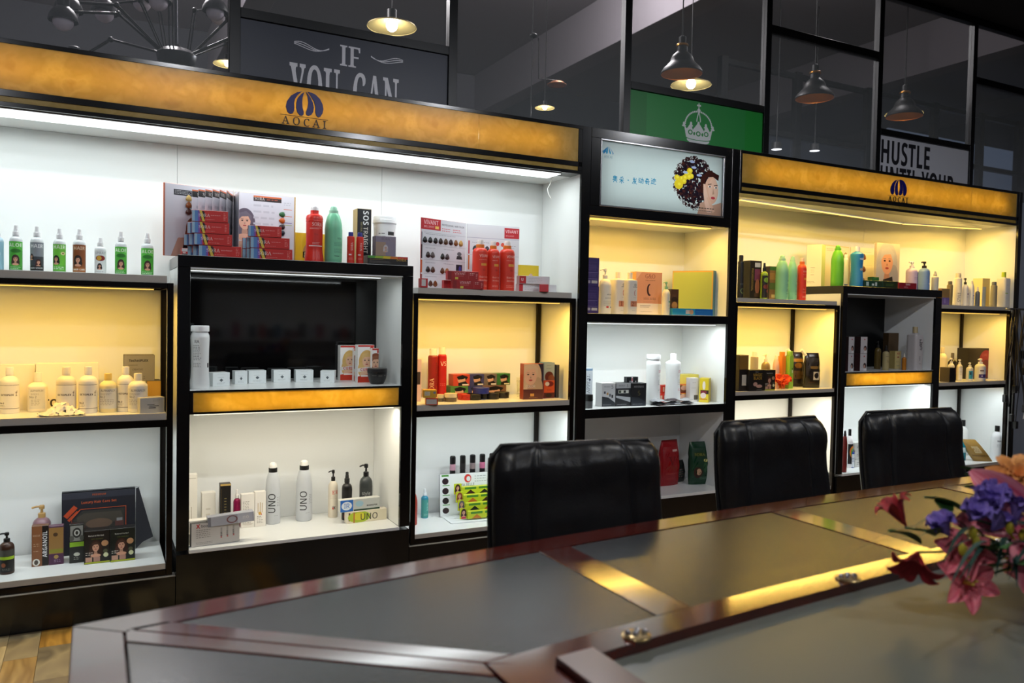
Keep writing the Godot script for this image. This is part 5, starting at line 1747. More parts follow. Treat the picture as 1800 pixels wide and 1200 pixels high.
func bouquet() -> void:
	var c := Vector3(1.76, 0.731, 2.80)
	var at := Vector3(1.5, 0.8115, 2.932)
	var o := thing("flower_arrangement", "artificial pink lilies, purple blooms and leaves in white bowl on table", "flowers", at)
	o.scale = Vector3.ONE * 0.864
	var g := G.new()
	g.lathe([Vector2(0, 0), Vector2(.05, 0), Vector2(.055, .006), Vector2(.1, .035), Vector2(.128, .075), Vector2(.135, .1), Vector2(.132, .102), Vector2(.122, .076), Vector2(.09, .04), Vector2(0, .02)], Vector3.ZERO, 40)
	put(o, "bowl", g.mesh(), sm("e8e4de", 0.2))
	g = G.new()
	g.ball(Vector3(0, .07, 0), Vector3(.115, .05, .115), 18)
	put(o, "floral_foam", g.mesh(), sm("1c2a18", 0.9))
	var pink := petal_mat("e0606e", "f08a92", "d84a62", 61)
	var rose := petal_mat("c83c58", "e08090", "f0b0b4", 62)
	var viol := petal_mat("5a4a9c", "8a74c0", "6a58b0", 63)
	var red := petal_mat("8a0c18", "a81824", "74080f", 64)
	var peach := petal_mat("e8a04a", "f0b870", "e89a78", 65)
	var leaf := petal_mat("24481c", "38682a", "1c3a16", 66)
	var fern := petal_mat("12302a", "1c4438", "0e2620", 67)
	var P := func(x: float, y: float, z: float) -> Vector3: return Vector3(x, y, z) - c
	# large lily facing left and up
	bloom(o, "lily", P.call(1.655, 0.91, 2.80), Vector3(35, 0, 58), 6, 0.175, 0.04, 0.012, 0.6, rose, 1, "d8b070", 0.75)
	bloom(o, "lily", P.call(1.49, 0.845, 2.735), Vector3(50, -28, 20), 6, 0.066, 0.019, 0.006, 0.5, pink, 1, "d8c050", 0.8)
	bloom(o, "lily", P.call(1.475, 0.795, 2.745), Vector3(62, -24, 4), 6, 0.07, 0.02, 0.006, 0.42, pink, 1, "e0c850", 0.8)
	bloom(o, "lily", P.call(1.66, 0.79, 2.72), Vector3(60, 10, -20), 6, 0.06, 0.018, 0.006, 0.5, pink, 1, "d8c050", 0.8)
	# purple freesias
	for q in [[1.50, .925, 2.74, 20], [1.53, .945, 2.73, 60], [1.56, .935, 2.75, -30], [1.585, .955, 2.73, 10], [1.545, .905, 2.76, 100], [1.61, .945, 2.75, 45], [1.455, .895, 2.72, -70], [1.60, .92, 2.77, 130]]:
		bloom(o, "purple_bloom", P.call(q[0], q[1], q[2]), Vector3(25, q[3], 20), 5, 0.04, 0.02, 0.012, 1.2, viol, 2, "", 0.9)
	# red pointed flowers at the near end of the sprays
	bloom(o, "red_bloom", P.call(1.40, .905, 2.66), Vector3(10, -60, 30), 6, 0.055, 0.013, 0.004, 1.5, red, 1, "", 0.9)
	bloom(o, "red_bloom", P.call(1.415, .85, 2.68), Vector3(140, -40, 20), 6, 0.07, 0.016, 0.004, 0.9, red, 1, "", 0.9)
	bloom(o, "red_bloom", P.call(1.63, .915, 2.72), Vector3(30, 40, 10), 6, 0.05, 0.018, 0.006, 0.8, red, 1, "", 0.9)
	# peach chrysanthemum on top
	bloom(o, "chrysanthemum", P.call(1.665, 0.995, 2.74), Vector3(30, 0, 35), 16, 0.07, 0.013, 0.006, 0.35, peach, 5, "", 0.9)
	# yellow buds
	for q in [[1.485, .905, 2.755], [1.49, .885, 2.76], [1.555, .915, 2.79], [1.46, .87, 2.75], [1.585, .9, 2.8]]:
		g = G.new()
		g.ball(P.call(q[0], q[1], q[2]), Vector3(0.008, 0.014, 0.008), 10)
		g.tube([P.call(q[0], q[1] - .01, q[2]), P.call(q[0] + .06, q[1] - .06, q[2]), P.call(1.74, .82, 2.8)], 0.002, 5)
		put(o, "yellow_bud", g.mesh(), sm("b8a828", 0.6))
	# broad leaves
	for q in [[1.44, .89, 2.70, -70, .07], [1.41, .875, 2.69, -110, .08], [1.53, .86, 2.76, -40, .11], [1.56, .82, 2.75, -20, .12], [1.47, .935, 2.71, 150, .07], [1.60, .985, 2.70, 170, .05], [1.62, 1.0, 2.69, -160, .05], [1.59, .97, 2.71, -120, .045], [1.60, .84, 2.72, -60, .12], [1.66, .84, 2.76, -10, .13], [1.53, .93, 2.72, -130, .1]]:
		put(o, "leaf", petal_mesh(q[4], q[4] * 0.3, 0.004, 0.25, 0.9), leaf, P.call(q[0], q[1], q[2]), Vector3(-10, q[3], 10))
	# drooping fern blades
	var rr := RandomNumberGenerator.new()
	rr.seed = 9
	for i in 34:
		var a := deg_to_rad(rr.randf_range(-150, 20))
		var len := rr.randf_range(0.12, 0.26)
		var base: Vector3 = P.call(rr.randf_range(1.5, 1.72), rr.randf_range(.83, .9), rr.randf_range(2.70, 2.82))
		var rows := []
		for k in 9:
			var u := k / 8.0
			var p := base + Vector3(sin(a) * len * u, 0.05 * sin(u * 2.6) - 0.05 * u * u, cos(a) * len * u)
			p.y = maxf(p.y, 0.012)
			var w := 0.006 * sin(PI * clampf(u * 0.9 + 0.08, 0, 1))
			var sd := Vector3(cos(a), 0.2, -sin(a)) * w
			rows.append(PackedVector3Array([p - sd, p + sd]))
		g = G.new()
		g.grid(rows, false)
		put(o, "fern_blade", g.mesh(), fern)
	# stems down into the bowl
	for q in [[1.5, .93, 2.74], [1.49, .845, 2.735], [1.475, .795, 2.745], [1.4, .9, 2.66], [1.56, .94, 2.74], [1.665, .99, 2.74], [1.64, .9, 2.82], [1.66, .79, 2.72], [1.415, .85, 2.68], [1.61, .945, 2.75], [1.63, .915, 2.72]]:
		g = G.new()
		var top: Vector3 = P.call(q[0], q[1], q[2])
		g.tube([top, top.lerp(Vector3(0, .08, 0), 0.5) + Vector3(0, 0.02, 0), Vector3(top.x * 0.1, .08, top.z * 0.1)], 0.0028, 6)
		put(o, "stem", g.mesh(), sm("2c5024", 0.6))

# ------------------------------------------------------------------ what stands behind the camera and is mirrored in the screen
func opposite_side() -> void:
	var o := thing("wall_cabinet", "cabinet across the room, mirrored in the dark screen, with white niche of small goods", "cabinet", Vector3(1.0, 0, 6.95))
	board(o, "frame", Vector3(-0.1, 0, -0.4), Vector3(0.1, 2.4, 0), black)
	board(o, "frame", Vector3(2.3, 0, -0.4), Vector3(2.5, 2.4, 0), black)
	board(o, "frame", Vector3(0.1, 1.75, -0.4), Vector3(2.3, 2.4, 0), black)
	board(o, "frame", Vector3(0.1, 0, -0.4), Vector3(2.3, 0.7, 0), black)
	board(o, "niche_back", Vector3(0.1, 0.7, -0.02), Vector3(2.3, 1.75, 0), white)
	board(o, "niche_shelf", Vector3(0.1, 0.94, -0.38), Vector3(2.3, 0.97, -0.02), white)
	var r := RandomNumberGenerator.new()
	r.seed = 17
	var cols := ["8a2c34", "2a2c30", "c8c8cc", "a83a5a", "d8d4d0", "3a4a5a", "b83a2a", "1c1c20", "2a6a8a", "5a2a30"]
	for i in 18:
		var h := r.randf_range(0.1, 0.24)
		var g := G.new()
		g.box(Vector3(0, h / 2, 0), Vector3(0.085, h, 0.06), 0.001)
		var q := put(self, "carton", g.mesh(), sm(cols[i % 10], 0.45), Vector3(1.2 + i * 0.115, 0.97, 6.7 + (i % 3) * 0.05))
		tag(q, "small upright carton in the mirrored cabinet across the room", "box", "small cartons across the room")
	o = print_board(self, "wall_poster", 0.7, 1.1, 0.01, "bg a8b4c8;r 0 0 1 .3 2a3a6a;p 0 .5 1 .35 1 1 0 1 8a9ab4", "8a94a4", Vector3(0.35, 1.5, 7.035), Vector3(0, 180, 0), 200.0)
	tag(o, "blue and pale grey poster on the wall across the room", "poster")

func _ready() -> void:
	rng.seed = 20
	# ---- camera
	var cam := Camera3D.new()
	cam.name = "camera"
	add_child(cam)
	cam.fov = 46.397
	cam.position = Vector3(-0.1514, 1.3378, 3.7722)
	cam.rotation_degrees = Vector3(-1.8245, -27.6842, 1.109)
	cam.near = 0.05
	cam.far = 60.0
	cam.current = true
	var lens := CameraAttributesPhysical.new()
	lens.frustum_focal_length = 28.0
	lens.frustum_focus_distance = 4.3
	lens.frustum_near = 0.05
	lens.frustum_far = 60.0
	lens.exposure_aperture = 3.5
	cam.attributes = lens
	# ---- environment and exposure
	var we := WorldEnvironment.new()
	we.name = "environment"
	var env := Environment.new()
	env.background_mode = Environment.BG_COLOR
	env.background_color = Color(0.02, 0.022, 0.028)
	env.tonemap_mode = Environment.TONE_MAPPER_LINEAR
	env.tonemap_exposure = 1.0
	env.sdfgi_enabled = true
	env.ssao_enabled = true
	env.ssil_enabled = true
	we.environment = env
	add_child(we)
	# ---- shared materials
	black = sm("0d0d0e", 0.16)
	steel = sm("2b2724", 0.14, 0.85)
	white = sm("eceeec", 0.24)
	edge = sm("b9b2a8", 0.4)
	gold = StandardMaterial3D.new()
	gold.resource_name = "gold_onyx"
	gold.albedo_texture = noise_tex(0.012, ["c6a344", "d2b156", "cbaa4c", "d8b962", "c6a244"], 512, 5)
	gold.uv1_triplanar = true
	gold.uv1_world_triplanar = true
	gold.uv1_scale = Vector3(1.1, 1.1, 1.1)
	gold.roughness = 0.3
	gold.backlight_enabled = true
	gold.backlight = Color(1, 1, 1)
	room()
	cabinets()
	glass_wall()
	table()
	chairs()
	hanging_lamps()
	chandelier()
	opposite_side()
	for d in GOODS:
		if d[0] == "box":
			goods_box(d)
		else:
			goods_bottle(d)
	loose_goods()
	bouquet()
	unseen_room_lamps()
	for s in sheets:
		s.mat.albedo_texture = ImageTexture.create_from_image(s.im)
	poster_mat.albedo_texture = poster_sheet.mat.albedo_texture
	print("sheets ", sheets.size(), " last row ", sheets.back().y)

func unseen_room_lamps() -> void:
	# unseen pendants, out of view, placed to light our room
	var g := "unseen saucer pendants in our room"
	for q in [[0.4, 2.9], [2.6, 2.9], [4.8, 2.9], [-1.2, 4.6], [2.6, 5.4]]:
		saucer_pendant("unseen saucer pendant, out of view, lighting the conference table side of the room", Vector3(q[0], 3.35, q[1]), 0.2, 3.93, LUX.room, g)

const LUX := {"a_top": 1.1, "bay_l_up": 0.52, "bay_l_lo": 0.28, "tv_up": 0.16, "tv_lo": 0.36, "bay_r_up": 0.6, "bay_r_lo": 0.34, "p_up": 0.55, "p_mid": 0.4, "b_top": 1.0, "b_l_up": 0.72, "b_l_lo": 0.6, "u_lo": 0.36, "b_r_up": 0.46, "b_r_lo": 0.28, "bell": 0.03, "saucer": 0.12, "room": 1.5, "fascia": 0.58, "band": 0.19, "poster": 0.26, "globe": 9.0}  # globe powers the added fill lamps, room the unseen pendants
const PLANKS := [["7a6a52", "96825f", "6a5a44", "a8946e"], ["b08a4e", "c8a262", "9a763e", "d0ac6c"], ["2a241e", "3a3228", "4a4234", "221c18"], ["8c7a5c", "a8946c", "6e6048", "b8a47c"], ["5c5a50", "6e6c60", "4c4a42", "7c7a6c"], ["a87c34", "c09040", "8c6428", "b88a3c"], ["3c2c1e", "54402c", "2e2218", "644c34"], ["c4aa78", "b09868", "d4bc8a", "a08858"], ["4a4a46", "3a3a38", "5c5c56", "2c2c2a"]]
const GOODS := [
	["bot","spray_bottle","pale blue spray bottle at the end of the row of hair sprays","bottle","hair sprays on the left bay's top shelf",[-0.507,1.4845,-0.14,0.0227,0.1815,0.0,1.0],"bg 9cc8dc;l .2 .4 .6 3 .06 ffffff","spray","b9d6e4","f4f4f4","",0],
	["bot","spray_bottle","green aloe hair spray with curly-haired woman, beside the black spray","bottle","hair sprays on the left bay's top shelf",[-0.442,1.4845,-0.14,0.0241,0.1908,0.0,1.0],"bg 4fae3a;r 0 0 1 .32 5ec447;t ALOE .5 .14 .13 e8f4e0 b .8;e .5 .33 .3 .07 2f7d28;f .5 .62 .33 3a1c18 d9a084;r 0 .86 1 .14 43a030;l .15 .9 .7 2 .05 ffffff","spray","e8ecec","f4f4f4","",0],
	["bot","spray_bottle","black and grey hair spray bottle with two women and white nozzle","bottle","hair sprays on the left bay's top shelf",[-0.3666,1.4845,-0.14,0.0247,0.1912,0.0,1.0],"bg 3d4248;r 0 0 1 .5 8a8f96;t HAIR .5 .14 .13 f0f0f0 b .8;f .2 .5 .2 221614 c9927a;f .6 .7 .24 3c1713 d9a084;r 0 .84 1 .16 111111;t HAIR_SERUM .5 .92 .07 e8e8e8 b .8","spray","e8ecec","f4f4f4","",0],
	["bot","spray_bottle","lime green hair spray bottle with black-haired woman and avocado","bottle","hair sprays on the left bay's top shelf",[-0.2843,1.4845,-0.14,0.0242,0.1873,0.0,1.0],"bg 6fc63d;t HAIR .5 .12 .13 e8f4e0 b .8;e .72 .34 .14 .06 e9e7a0;e .72 .34 .05 .03 6b4a20;f .32 .55 .3 120c0c d9a084;r 0 .78 1 .22 63bb3f;l .15 .84 .7 2 .06 ffffff","spray","e8ecec","f4f4f4","",0],
	["bot","spray_bottle","brown hair spray bottle with long dark-haired woman","bottle","hair sprays on the left bay's top shelf",[-0.2098,1.4845,-0.14,0.0247,0.1899,0.0,1.0],"bg 8a4d22;t HAIR .5 .14 .12 e0c8b0 b .8;f .42 .55 .36 1d0f0c d9a084;r 0 .84 1 .16 a2622c;t HAIR_CARE .5 .91 .06 ffffff b .8","spray","e8ecec","f4f4f4","",0],
	["bot","spray_bottle","short clear hair spray bottle with white label and fruit picture","bottle","hair sprays on the left bay's top shelf",[-0.1292,1.4845,-0.14,0.0231,0.1584,0.0,1.0],"bg e4e8e6;t SPRAY .5 .12 .12 b0b4b4 b .8;e .5 .34 .3 .12 8c2b22;e .42 .34 .15 .1 d7a93a;f .45 .68 .25 120c0c d9a084;l .2 .92 .6 1 .05 888888","spray","eef2f0","f4f4f4","",0],
	["bot","spray_bottle","green aloe hair spray with curly-haired woman, beside the short clear spray","bottle","hair sprays on the left bay's top shelf",[-0.0494,1.4845,-0.14,0.0236,0.1907,0.0,1.0],"bg 4fae3a;r 0 0 1 .32 5ec447;t ALOE .5 .14 .13 e8f4e0 b .8;e .5 .33 .3 .07 2f7d28;f .5 .62 .33 3a1c18 d9a084;r 0 .86 1 .14 43a030;l .15 .9 .7 2 .05 ffffff","spray","e8ecec","f4f4f4","",0],
	["bot","spray_bottle","green aloe hair spray with curly-haired woman, last before the television cabinet","bottle","hair sprays on the left bay's top shelf",[0.0565,1.4845,-0.14,0.0254,0.1902,0.0,1.0],"bg 4fae3a;r 0 0 1 .32 5ec447;t ALOE .5 .14 .13 e8f4e0 b .8;e .5 .33 .3 .07 2f7d28;f .5 .62 .33 3a1c18 d9a084;r 0 .86 1 .14 43a030;l .15 .9 .7 2 .05 ffffff","spray","e8ecec","f4f4f4","",0],
	["box","carton","large white carton lying open behind treatment bottles, away from the tissue","box","",[-0.4908,0.882,-0.36,0.2149,0.2004,0.06,0.0,0.0],"bg efe6d2;l .1 .4 .3 3 .07 d8cdb4","efe8d8","efe8d8"],
	["box","carton","large white carton printed TO behind the treatment bottles","box","",[-0.2567,0.882,-0.33,0.2457,0.2073,0.06,0.0,0.0],"bg f2ead8;t TO .23 .86 .16 2c241c b","f2ead8","f2ead8"],
	["bot","treatment_bottle","white round-shouldered bottle with black-bordered script label, fourth from the steel post","bottle","white treatment bottles on the left bay's middle shelf",[-0.4725,0.882,-0.2388,0.0368,0.1962,0.0,1.0],"bg f2ece0;r 0 0 1 .02 3a3026;r 0 .98 1 .02 3a3026;t OCTOPLEX .42 .42 .09 3a3026 b .62;t f .82 .38 .2 6a5c4c s;t No.2 .2 .76 .07 3a3026 b;l .1 .84 .3 2 .05 80786c","round","f4efe4","f6f2ea","",0],
	["bot","treatment_bottle","cream treatment bottle with pale grey lettered label and flip cap","bottle","white treatment bottles on the left bay's middle shelf",[-0.3703,0.882,-0.269,0.0382,0.1692,0.0,1.0],"bg dcd9d2;t ALPHAPLEX .5 .12 .1 6a6862 n .9;l .1 .24 .6 2 .05 a09c94;t No_2 .24 .42 .1 5a5852 n;l .1 .55 .7 4 .08 a09c94","square","f0e8d6","f2ecd8","",0],
	["bot","treatment_bottle","white round-shouldered bottle with black-bordered script label, third from the steel post","bottle","white treatment bottles on the left bay's middle shelf",[-0.2588,0.882,-0.17,0.0388,0.1993,0.0,1.0],"bg f2ece0;r 0 0 1 .02 3a3026;r 0 .98 1 .02 3a3026;t OCTOPLEX .42 .42 .09 3a3026 b .62;t f .82 .38 .2 6a5c4c s;t No.2 .2 .76 .07 3a3026 b;l .1 .84 .3 2 .05 80786c","round","e6dcc8","efe6d4","",0],
	["bot","treatment_bottle","white round-shouldered bottle with black-bordered script label, second from the steel post","bottle","white treatment bottles on the left bay's middle shelf",[-0.1751,0.882,-0.15,0.0372,0.2008,0.0,1.0],"bg f2ece0;r 0 0 1 .02 3a3026;r 0 .98 1 .02 3a3026;t OCTOPLEX .42 .42 .09 3a3026 b .62;t f .82 .38 .2 6a5c4c s;t No.2 .2 .76 .07 3a3026 b;l .1 .84 .3 2 .05 80786c","round","f4efe4","f6f2ea","",0],
	["bot","treatment_bottle","yellowish treatment bottle with yellow screw cap between two rows of script bottles","bottle","",[-0.0976,0.882,-0.15,0.0357,0.1697,0.0,1.0],"bg dcd9d2;t ALPHAPLEX .5 .12 .1 6a6862 n .9;l .1 .24 .6 2 .05 a09c94;t No_2 .24 .42 .1 5a5852 n;l .1 .55 .7 4 .08 a09c94","round","efdfa8","e2c46a","",0],
	["bot","treatment_bottle","white round-shouldered bottle with black-bordered script label, first from the steel post","bottle","white treatment bottles on the left bay's middle shelf",[-0.0278,0.882,-0.15,0.0341,0.199,0.0,1.0],"bg f2ece0;r 0 0 1 .02 3a3026;r 0 .98 1 .02 3a3026;t OCTOPLEX .42 .42 .09 3a3026 b .62;t f .82 .38 .2 6a5c4c s;t No.2 .2 .76 .07 3a3026 b;l .1 .84 .3 2 .05 80786c","round","f4efe4","f6f2ea","",0],
	["bot","treatment_bottle","cream treatment bottle with silver-grey label beside the small white box","bottle","",[0.02,0.882,-0.115,0.0399,0.1704,0.0,1.0],"bg dcd9d2;t ALPHAPLEX .5 .12 .1 6a6862 n .9;l .1 .24 .6 2 .05 a09c94;t No_2 .24 .42 .1 5a5852 n;l .1 .55 .7 4 .08 a09c94","round","f1ebda","f2ecd8","",0],
	["box","carton","dark yellow-fronted carton carrying the silver carton","box","",[0.0899,0.882,-0.25,0.0594,0.1292,0.1,0.0,0.0],"bg c79a3e","2a2420","2a2420"],
	["box","carton","silver-grey carton with black lettering resting on dark carton","box","",[0.0292,1.0112,-0.24,0.1271,0.118,0.08,0.0,0.0],"bg 8f8a80;t TechniPLEX .48 .22 .13 1c1a18 b .66;r .15 .38 .3 .02 5a564e;t CREATIVE .45 .56 .2 4c4842 n .36;l .3 .82 .5 2 .07 5a564e","3a342c","3a342c"],
	["box","carton","small white cube carton on shelf corner beside steel post","box","",[0.0675,0.882,-0.0815,0.1027,0.0675,0.06,14.0,0.0],"bg b9b4aa;l .55 .16 .3 2 .08 8c877e;r .3 .45 .3 .04 222222;r .38 .55 .4 .04 222222;r .36 .66 .3 .05 222222;l .6 .84 .25 1 .06 8c877e","c9c4b8","c9c4b8"],
	["bot","pump_bottle","brown glass pump bottle with black pump and green label","bottle","",[-0.4763,0.2145,-0.1536,0.0282,0.1782,0.0,1.0],"bg 141412;r 0 0 1 .28 4a4a44;r 0 .3 1 .14 a8cc2a;e .35 .68 .12 .1 8a4a28;l .3 .85 .5 2 .05 8a8a80","pump","3a2114","121212","",0],
	["bot","pump_bottle","mauve bottle with gold pump standing behind the argan carton","bottle","",[-0.3586,0.2145,-0.34,0.0363,0.2436,0.0,1.0],"","pump","8c6a72","b8925a","",0],
	["box","carton","brown argan oil carton with black side strip and tree emblem","box","",[-0.3574,0.2145,-0.2153,0.0637,0.1766,0.035,0.0,0.0],"bg 8a5836;r .62 0 .38 1 17120f;t ARGANOIL .8 .46 .26 f2f2f2 b .85 u;t FOCUS .3 .24 .06 e8d8c8 n .5;l .1 .44 .4 2 .05 c8a888;l .1 .62 .4 1 .05 c8a888;e .26 .9 .22 .09 e8e4da;e .26 .9 .12 .06 4a4038","6a4228","6a4228"],
	["box","carton","gold and purple carton standing beside the argan carton","box","",[-0.297,0.2145,-0.2142,0.057,0.1705,0.035,0.0,0.0],"bg 9a7440;r 0 0 1 .04 5a3c50;e .45 .22 .16 .05 4a3420;r 0 .6 1 .1 8a8a2e;r 0 .72 1 .28 4c2746;e .5 .8 .16 .05 b09050;l .35 .88 .5 2 .04 9a80a0","5c3a4c","5c3a4c"],
	["box","carton","black carton with white lace pattern and lime green stripe","box","",[-0.2179,0.2145,-0.2051,0.0572,0.1719,0.035,0.0,0.0],"bg 2a2a26;r .06 .04 .88 .4 8e8e88;e .5 .22 .3 .13 2a2a26;e .5 .22 .2 .08 c8c8c0;e .5 .22 .1 .05 2a2a26;e .15 .36 .16 .07 5a5a54;e .85 .36 .16 .07 5a5a54;r 0 .46 1 .12 8cba2c;e .5 .78 .22 .05 d8d8c8;l .3 .86 .4 2 .04 b0b0a0","1c1c1a","1c1c1a"],
	["box","carton","dark hair colour carton with smiling woman and lime bottom edge, beside black lace carton","box","hair colour cartons with smiling woman",[-0.1383,0.2145,-0.1732,0.1011,0.1465,0.06,0.0,0.0],"bg 1e1712;t Natural_Herbal .46 .16 .07 e8e4d8 b .6;t color_shampoo .5 .25 .05 a8b040 n .5;f .44 .5 .46 3c1e12 dca486;e .8 .4 .14 .09 c89468;e .82 .64 .09 .06 5a5a40;l .05 .66 .3 2 .06 f0e8d8;e .84 .76 .1 .07 e0e0b0;r .05 .8 .26 .14 c89a82;r .36 .8 .26 .14 b88a78;r 0 .95 1 .05 b6c02e","191410","191410"],
	["box","carton","dark hair colour carton with smiling woman and lime bottom edge, beside large gift box","box","hair colour cartons with smiling woman",[-0.0372,0.2145,-0.1637,0.0992,0.1482,0.06,0.0,0.0],"bg 141a12;t Natural_Herbal .46 .16 .07 e8e4d8 b .6;t color_shampoo .5 .25 .05 a8b040 n .5;f .44 .5 .46 3c1e12 dca486;e .8 .4 .14 .09 c89468;e .82 .64 .09 .06 5a5a40;l .05 .66 .3 2 .06 f0e8d8;e .84 .76 .1 .07 e0e0b0;r .05 .8 .26 .14 c89a82;r .36 .8 .26 .14 b88a78;r 0 .95 1 .05 b6c02e","141210","141210"],
	["box","carton","red rainbow-banded dye carton, bottom row of taller pile, front one","box","red hair dye cartons on the television cabinet",[0.354,1.5786,-0.0668,0.1815,0.051,0.036,-7.0,0.0],"bg d42a26;r 0 0 .13 1 9cc4dc;r .08 0 .1 1 5a8ac8;e .3 .5 .07 .45 241214;r .17 0 .05 1 7a58b8;p .2 0 .27 0 .36 1 .29 1 e8c848;t SORA .34 .45 .5 f4f0ec s .32;t SALON_PRODUCT .66 .42 .16 f8e4e0 b .26;l .38 .78 .3 1 .1 f0b0a8;l .88 .2 .09 5 .14 ef9a90","a8443e","c63a34"],
	["box","carton","red rainbow-banded dye carton, bottom row of taller pile, second from front","box","red hair dye cartons on the television cabinet",[0.3346,1.5786,-0.1068,0.1824,0.051,0.036,-7.0,0.0],"bg d42a26;r 0 0 .13 1 9cc4dc;r .08 0 .1 1 5a8ac8;e .3 .5 .07 .45 241214;r .17 0 .05 1 7a58b8;p .2 0 .27 0 .36 1 .29 1 e8c848;t SORA .34 .45 .5 f4f0ec s .32;t SALON_PRODUCT .66 .42 .16 f8e4e0 b .26;l .38 .78 .3 1 .1 f0b0a8;l .88 .2 .09 5 .14 ef9a90","a8443e","c63a34"],
	["box","carton","red rainbow-banded dye carton, bottom row of taller pile, third from front","box","red hair dye cartons on the television cabinet",[0.315,1.5786,-0.1467,0.1832,0.051,0.036,-7.0,0.0],"bg d42a26;r 0 0 .13 1 9cc4dc;r .08 0 .1 1 5a8ac8;e .3 .5 .07 .45 241214;r .17 0 .05 1 7a58b8;p .2 0 .27 0 .36 1 .29 1 e8c848;t SORA .34 .45 .5 f4f0ec s .32;t SALON_PRODUCT .66 .42 .16 f8e4e0 b .26;l .38 .78 .3 1 .1 f0b0a8;l .88 .2 .09 5 .14 ef9a90","a8443e","c63a34"],
	["box","carton","red rainbow-banded dye carton, bottom row of taller pile, fourth from front","box","red hair dye cartons on the television cabinet",[0.2949,1.5786,-0.1866,0.1841,0.051,0.036,-7.0,0.0],"bg d42a26;r 0 0 .13 1 9cc4dc;r .08 0 .1 1 5a8ac8;e .3 .5 .07 .45 241214;r .17 0 .05 1 7a58b8;p .2 0 .27 0 .36 1 .29 1 e8c848;t SORA .34 .45 .5 f4f0ec s .32;t SALON_PRODUCT .66 .42 .16 f8e4e0 b .26;l .38 .78 .3 1 .1 f0b0a8;l .88 .2 .09 5 .14 ef9a90","a8443e","c63a34"],
	["box","carton","red rainbow-banded dye carton, bottom row of taller pile, fifth from front","box","red hair dye cartons on the television cabinet",[0.2746,1.5786,-0.2266,0.185,0.051,0.036,-7.0,0.0],"bg d42a26;r 0 0 .13 1 9cc4dc;r .08 0 .1 1 5a8ac8;e .3 .5 .07 .45 241214;r .17 0 .05 1 7a58b8;p .2 0 .27 0 .36 1 .29 1 e8c848;t SORA .34 .45 .5 f4f0ec s .32;t SALON_PRODUCT .66 .42 .16 f8e4e0 b .26;l .38 .78 .3 1 .1 f0b0a8;l .88 .2 .09 5 .14 ef9a90","a8443e","c63a34"],
	["box","carton","red rainbow-banded dye carton, second row of taller pile, front one","box","red hair dye cartons on the television cabinet",[0.3244,1.6306,-0.0681,0.161,0.051,0.036,-7.0,0.0],"bg d42a26;r 0 0 .13 1 9cc4dc;r .08 0 .1 1 5a8ac8;e .3 .5 .07 .45 241214;r .17 0 .05 1 7a58b8;p .2 0 .27 0 .36 1 .29 1 e8c848;t SORA .34 .45 .5 f4f0ec s .32;t SALON_PRODUCT .66 .42 .16 f8e4e0 b .26;l .38 .78 .3 1 .1 f0b0a8;l .88 .2 .09 5 .14 ef9a90","a8443e","c63a34"],
	["box","carton","red rainbow-banded dye carton, second row of taller pile, second from front","box","red hair dye cartons on the television cabinet",[0.3074,1.6306,-0.108,0.1619,0.051,0.036,-7.0,0.0],"bg d42a26;r 0 0 .13 1 9cc4dc;r .08 0 .1 1 5a8ac8;e .3 .5 .07 .45 241214;r .17 0 .05 1 7a58b8;p .2 0 .27 0 .36 1 .29 1 e8c848;t SORA .34 .45 .5 f4f0ec s .32;t SALON_PRODUCT .66 .42 .16 f8e4e0 b .26;l .38 .78 .3 1 .1 f0b0a8;l .88 .2 .09 5 .14 ef9a90","a8443e","c63a34"],
	["box","carton","red rainbow-banded dye carton, second row of taller pile, third from front","box","red hair dye cartons on the television cabinet",[0.29,1.6306,-0.1479,0.1628,0.051,0.036,-7.0,0.0],"bg d42a26;r 0 0 .13 1 9cc4dc;r .08 0 .1 1 5a8ac8;e .3 .5 .07 .45 241214;r .17 0 .05 1 7a58b8;p .2 0 .27 0 .36 1 .29 1 e8c848;t SORA .34 .45 .5 f4f0ec s .32;t SALON_PRODUCT .66 .42 .16 f8e4e0 b .26;l .38 .78 .3 1 .1 f0b0a8;l .88 .2 .09 5 .14 ef9a90","a8443e","c63a34"],
	["box","carton","red rainbow-banded dye carton, second row of taller pile, fourth from front","box","red hair dye cartons on the television cabinet",[0.2724,1.6306,-0.1879,0.1636,0.051,0.036,-7.0,0.0],"bg d42a26;r 0 0 .13 1 9cc4dc;r .08 0 .1 1 5a8ac8;e .3 .5 .07 .45 241214;r .17 0 .05 1 7a58b8;p .2 0 .27 0 .36 1 .29 1 e8c848;t SORA .34 .45 .5 f4f0ec s .32;t SALON_PRODUCT .66 .42 .16 f8e4e0 b .26;l .38 .78 .3 1 .1 f0b0a8;l .88 .2 .09 5 .14 ef9a90","a8443e","c63a34"],
	["box","carton","red rainbow-banded dye carton, third row of taller pile, front one","box","red hair dye cartons on the television cabinet",[0.3132,1.6826,-0.0682,0.1581,0.051,0.036,-7.0,0.0],"bg d42a26;r 0 0 .13 1 9cc4dc;r .08 0 .1 1 5a8ac8;e .3 .5 .07 .45 241214;r .17 0 .05 1 7a58b8;p .2 0 .27 0 .36 1 .29 1 e8c848;t SORA .34 .45 .5 f4f0ec s .32;t SALON_PRODUCT .66 .42 .16 f8e4e0 b .26;l .38 .78 .3 1 .1 f0b0a8;l .88 .2 .09 5 .14 ef9a90","a8443e","c63a34"],
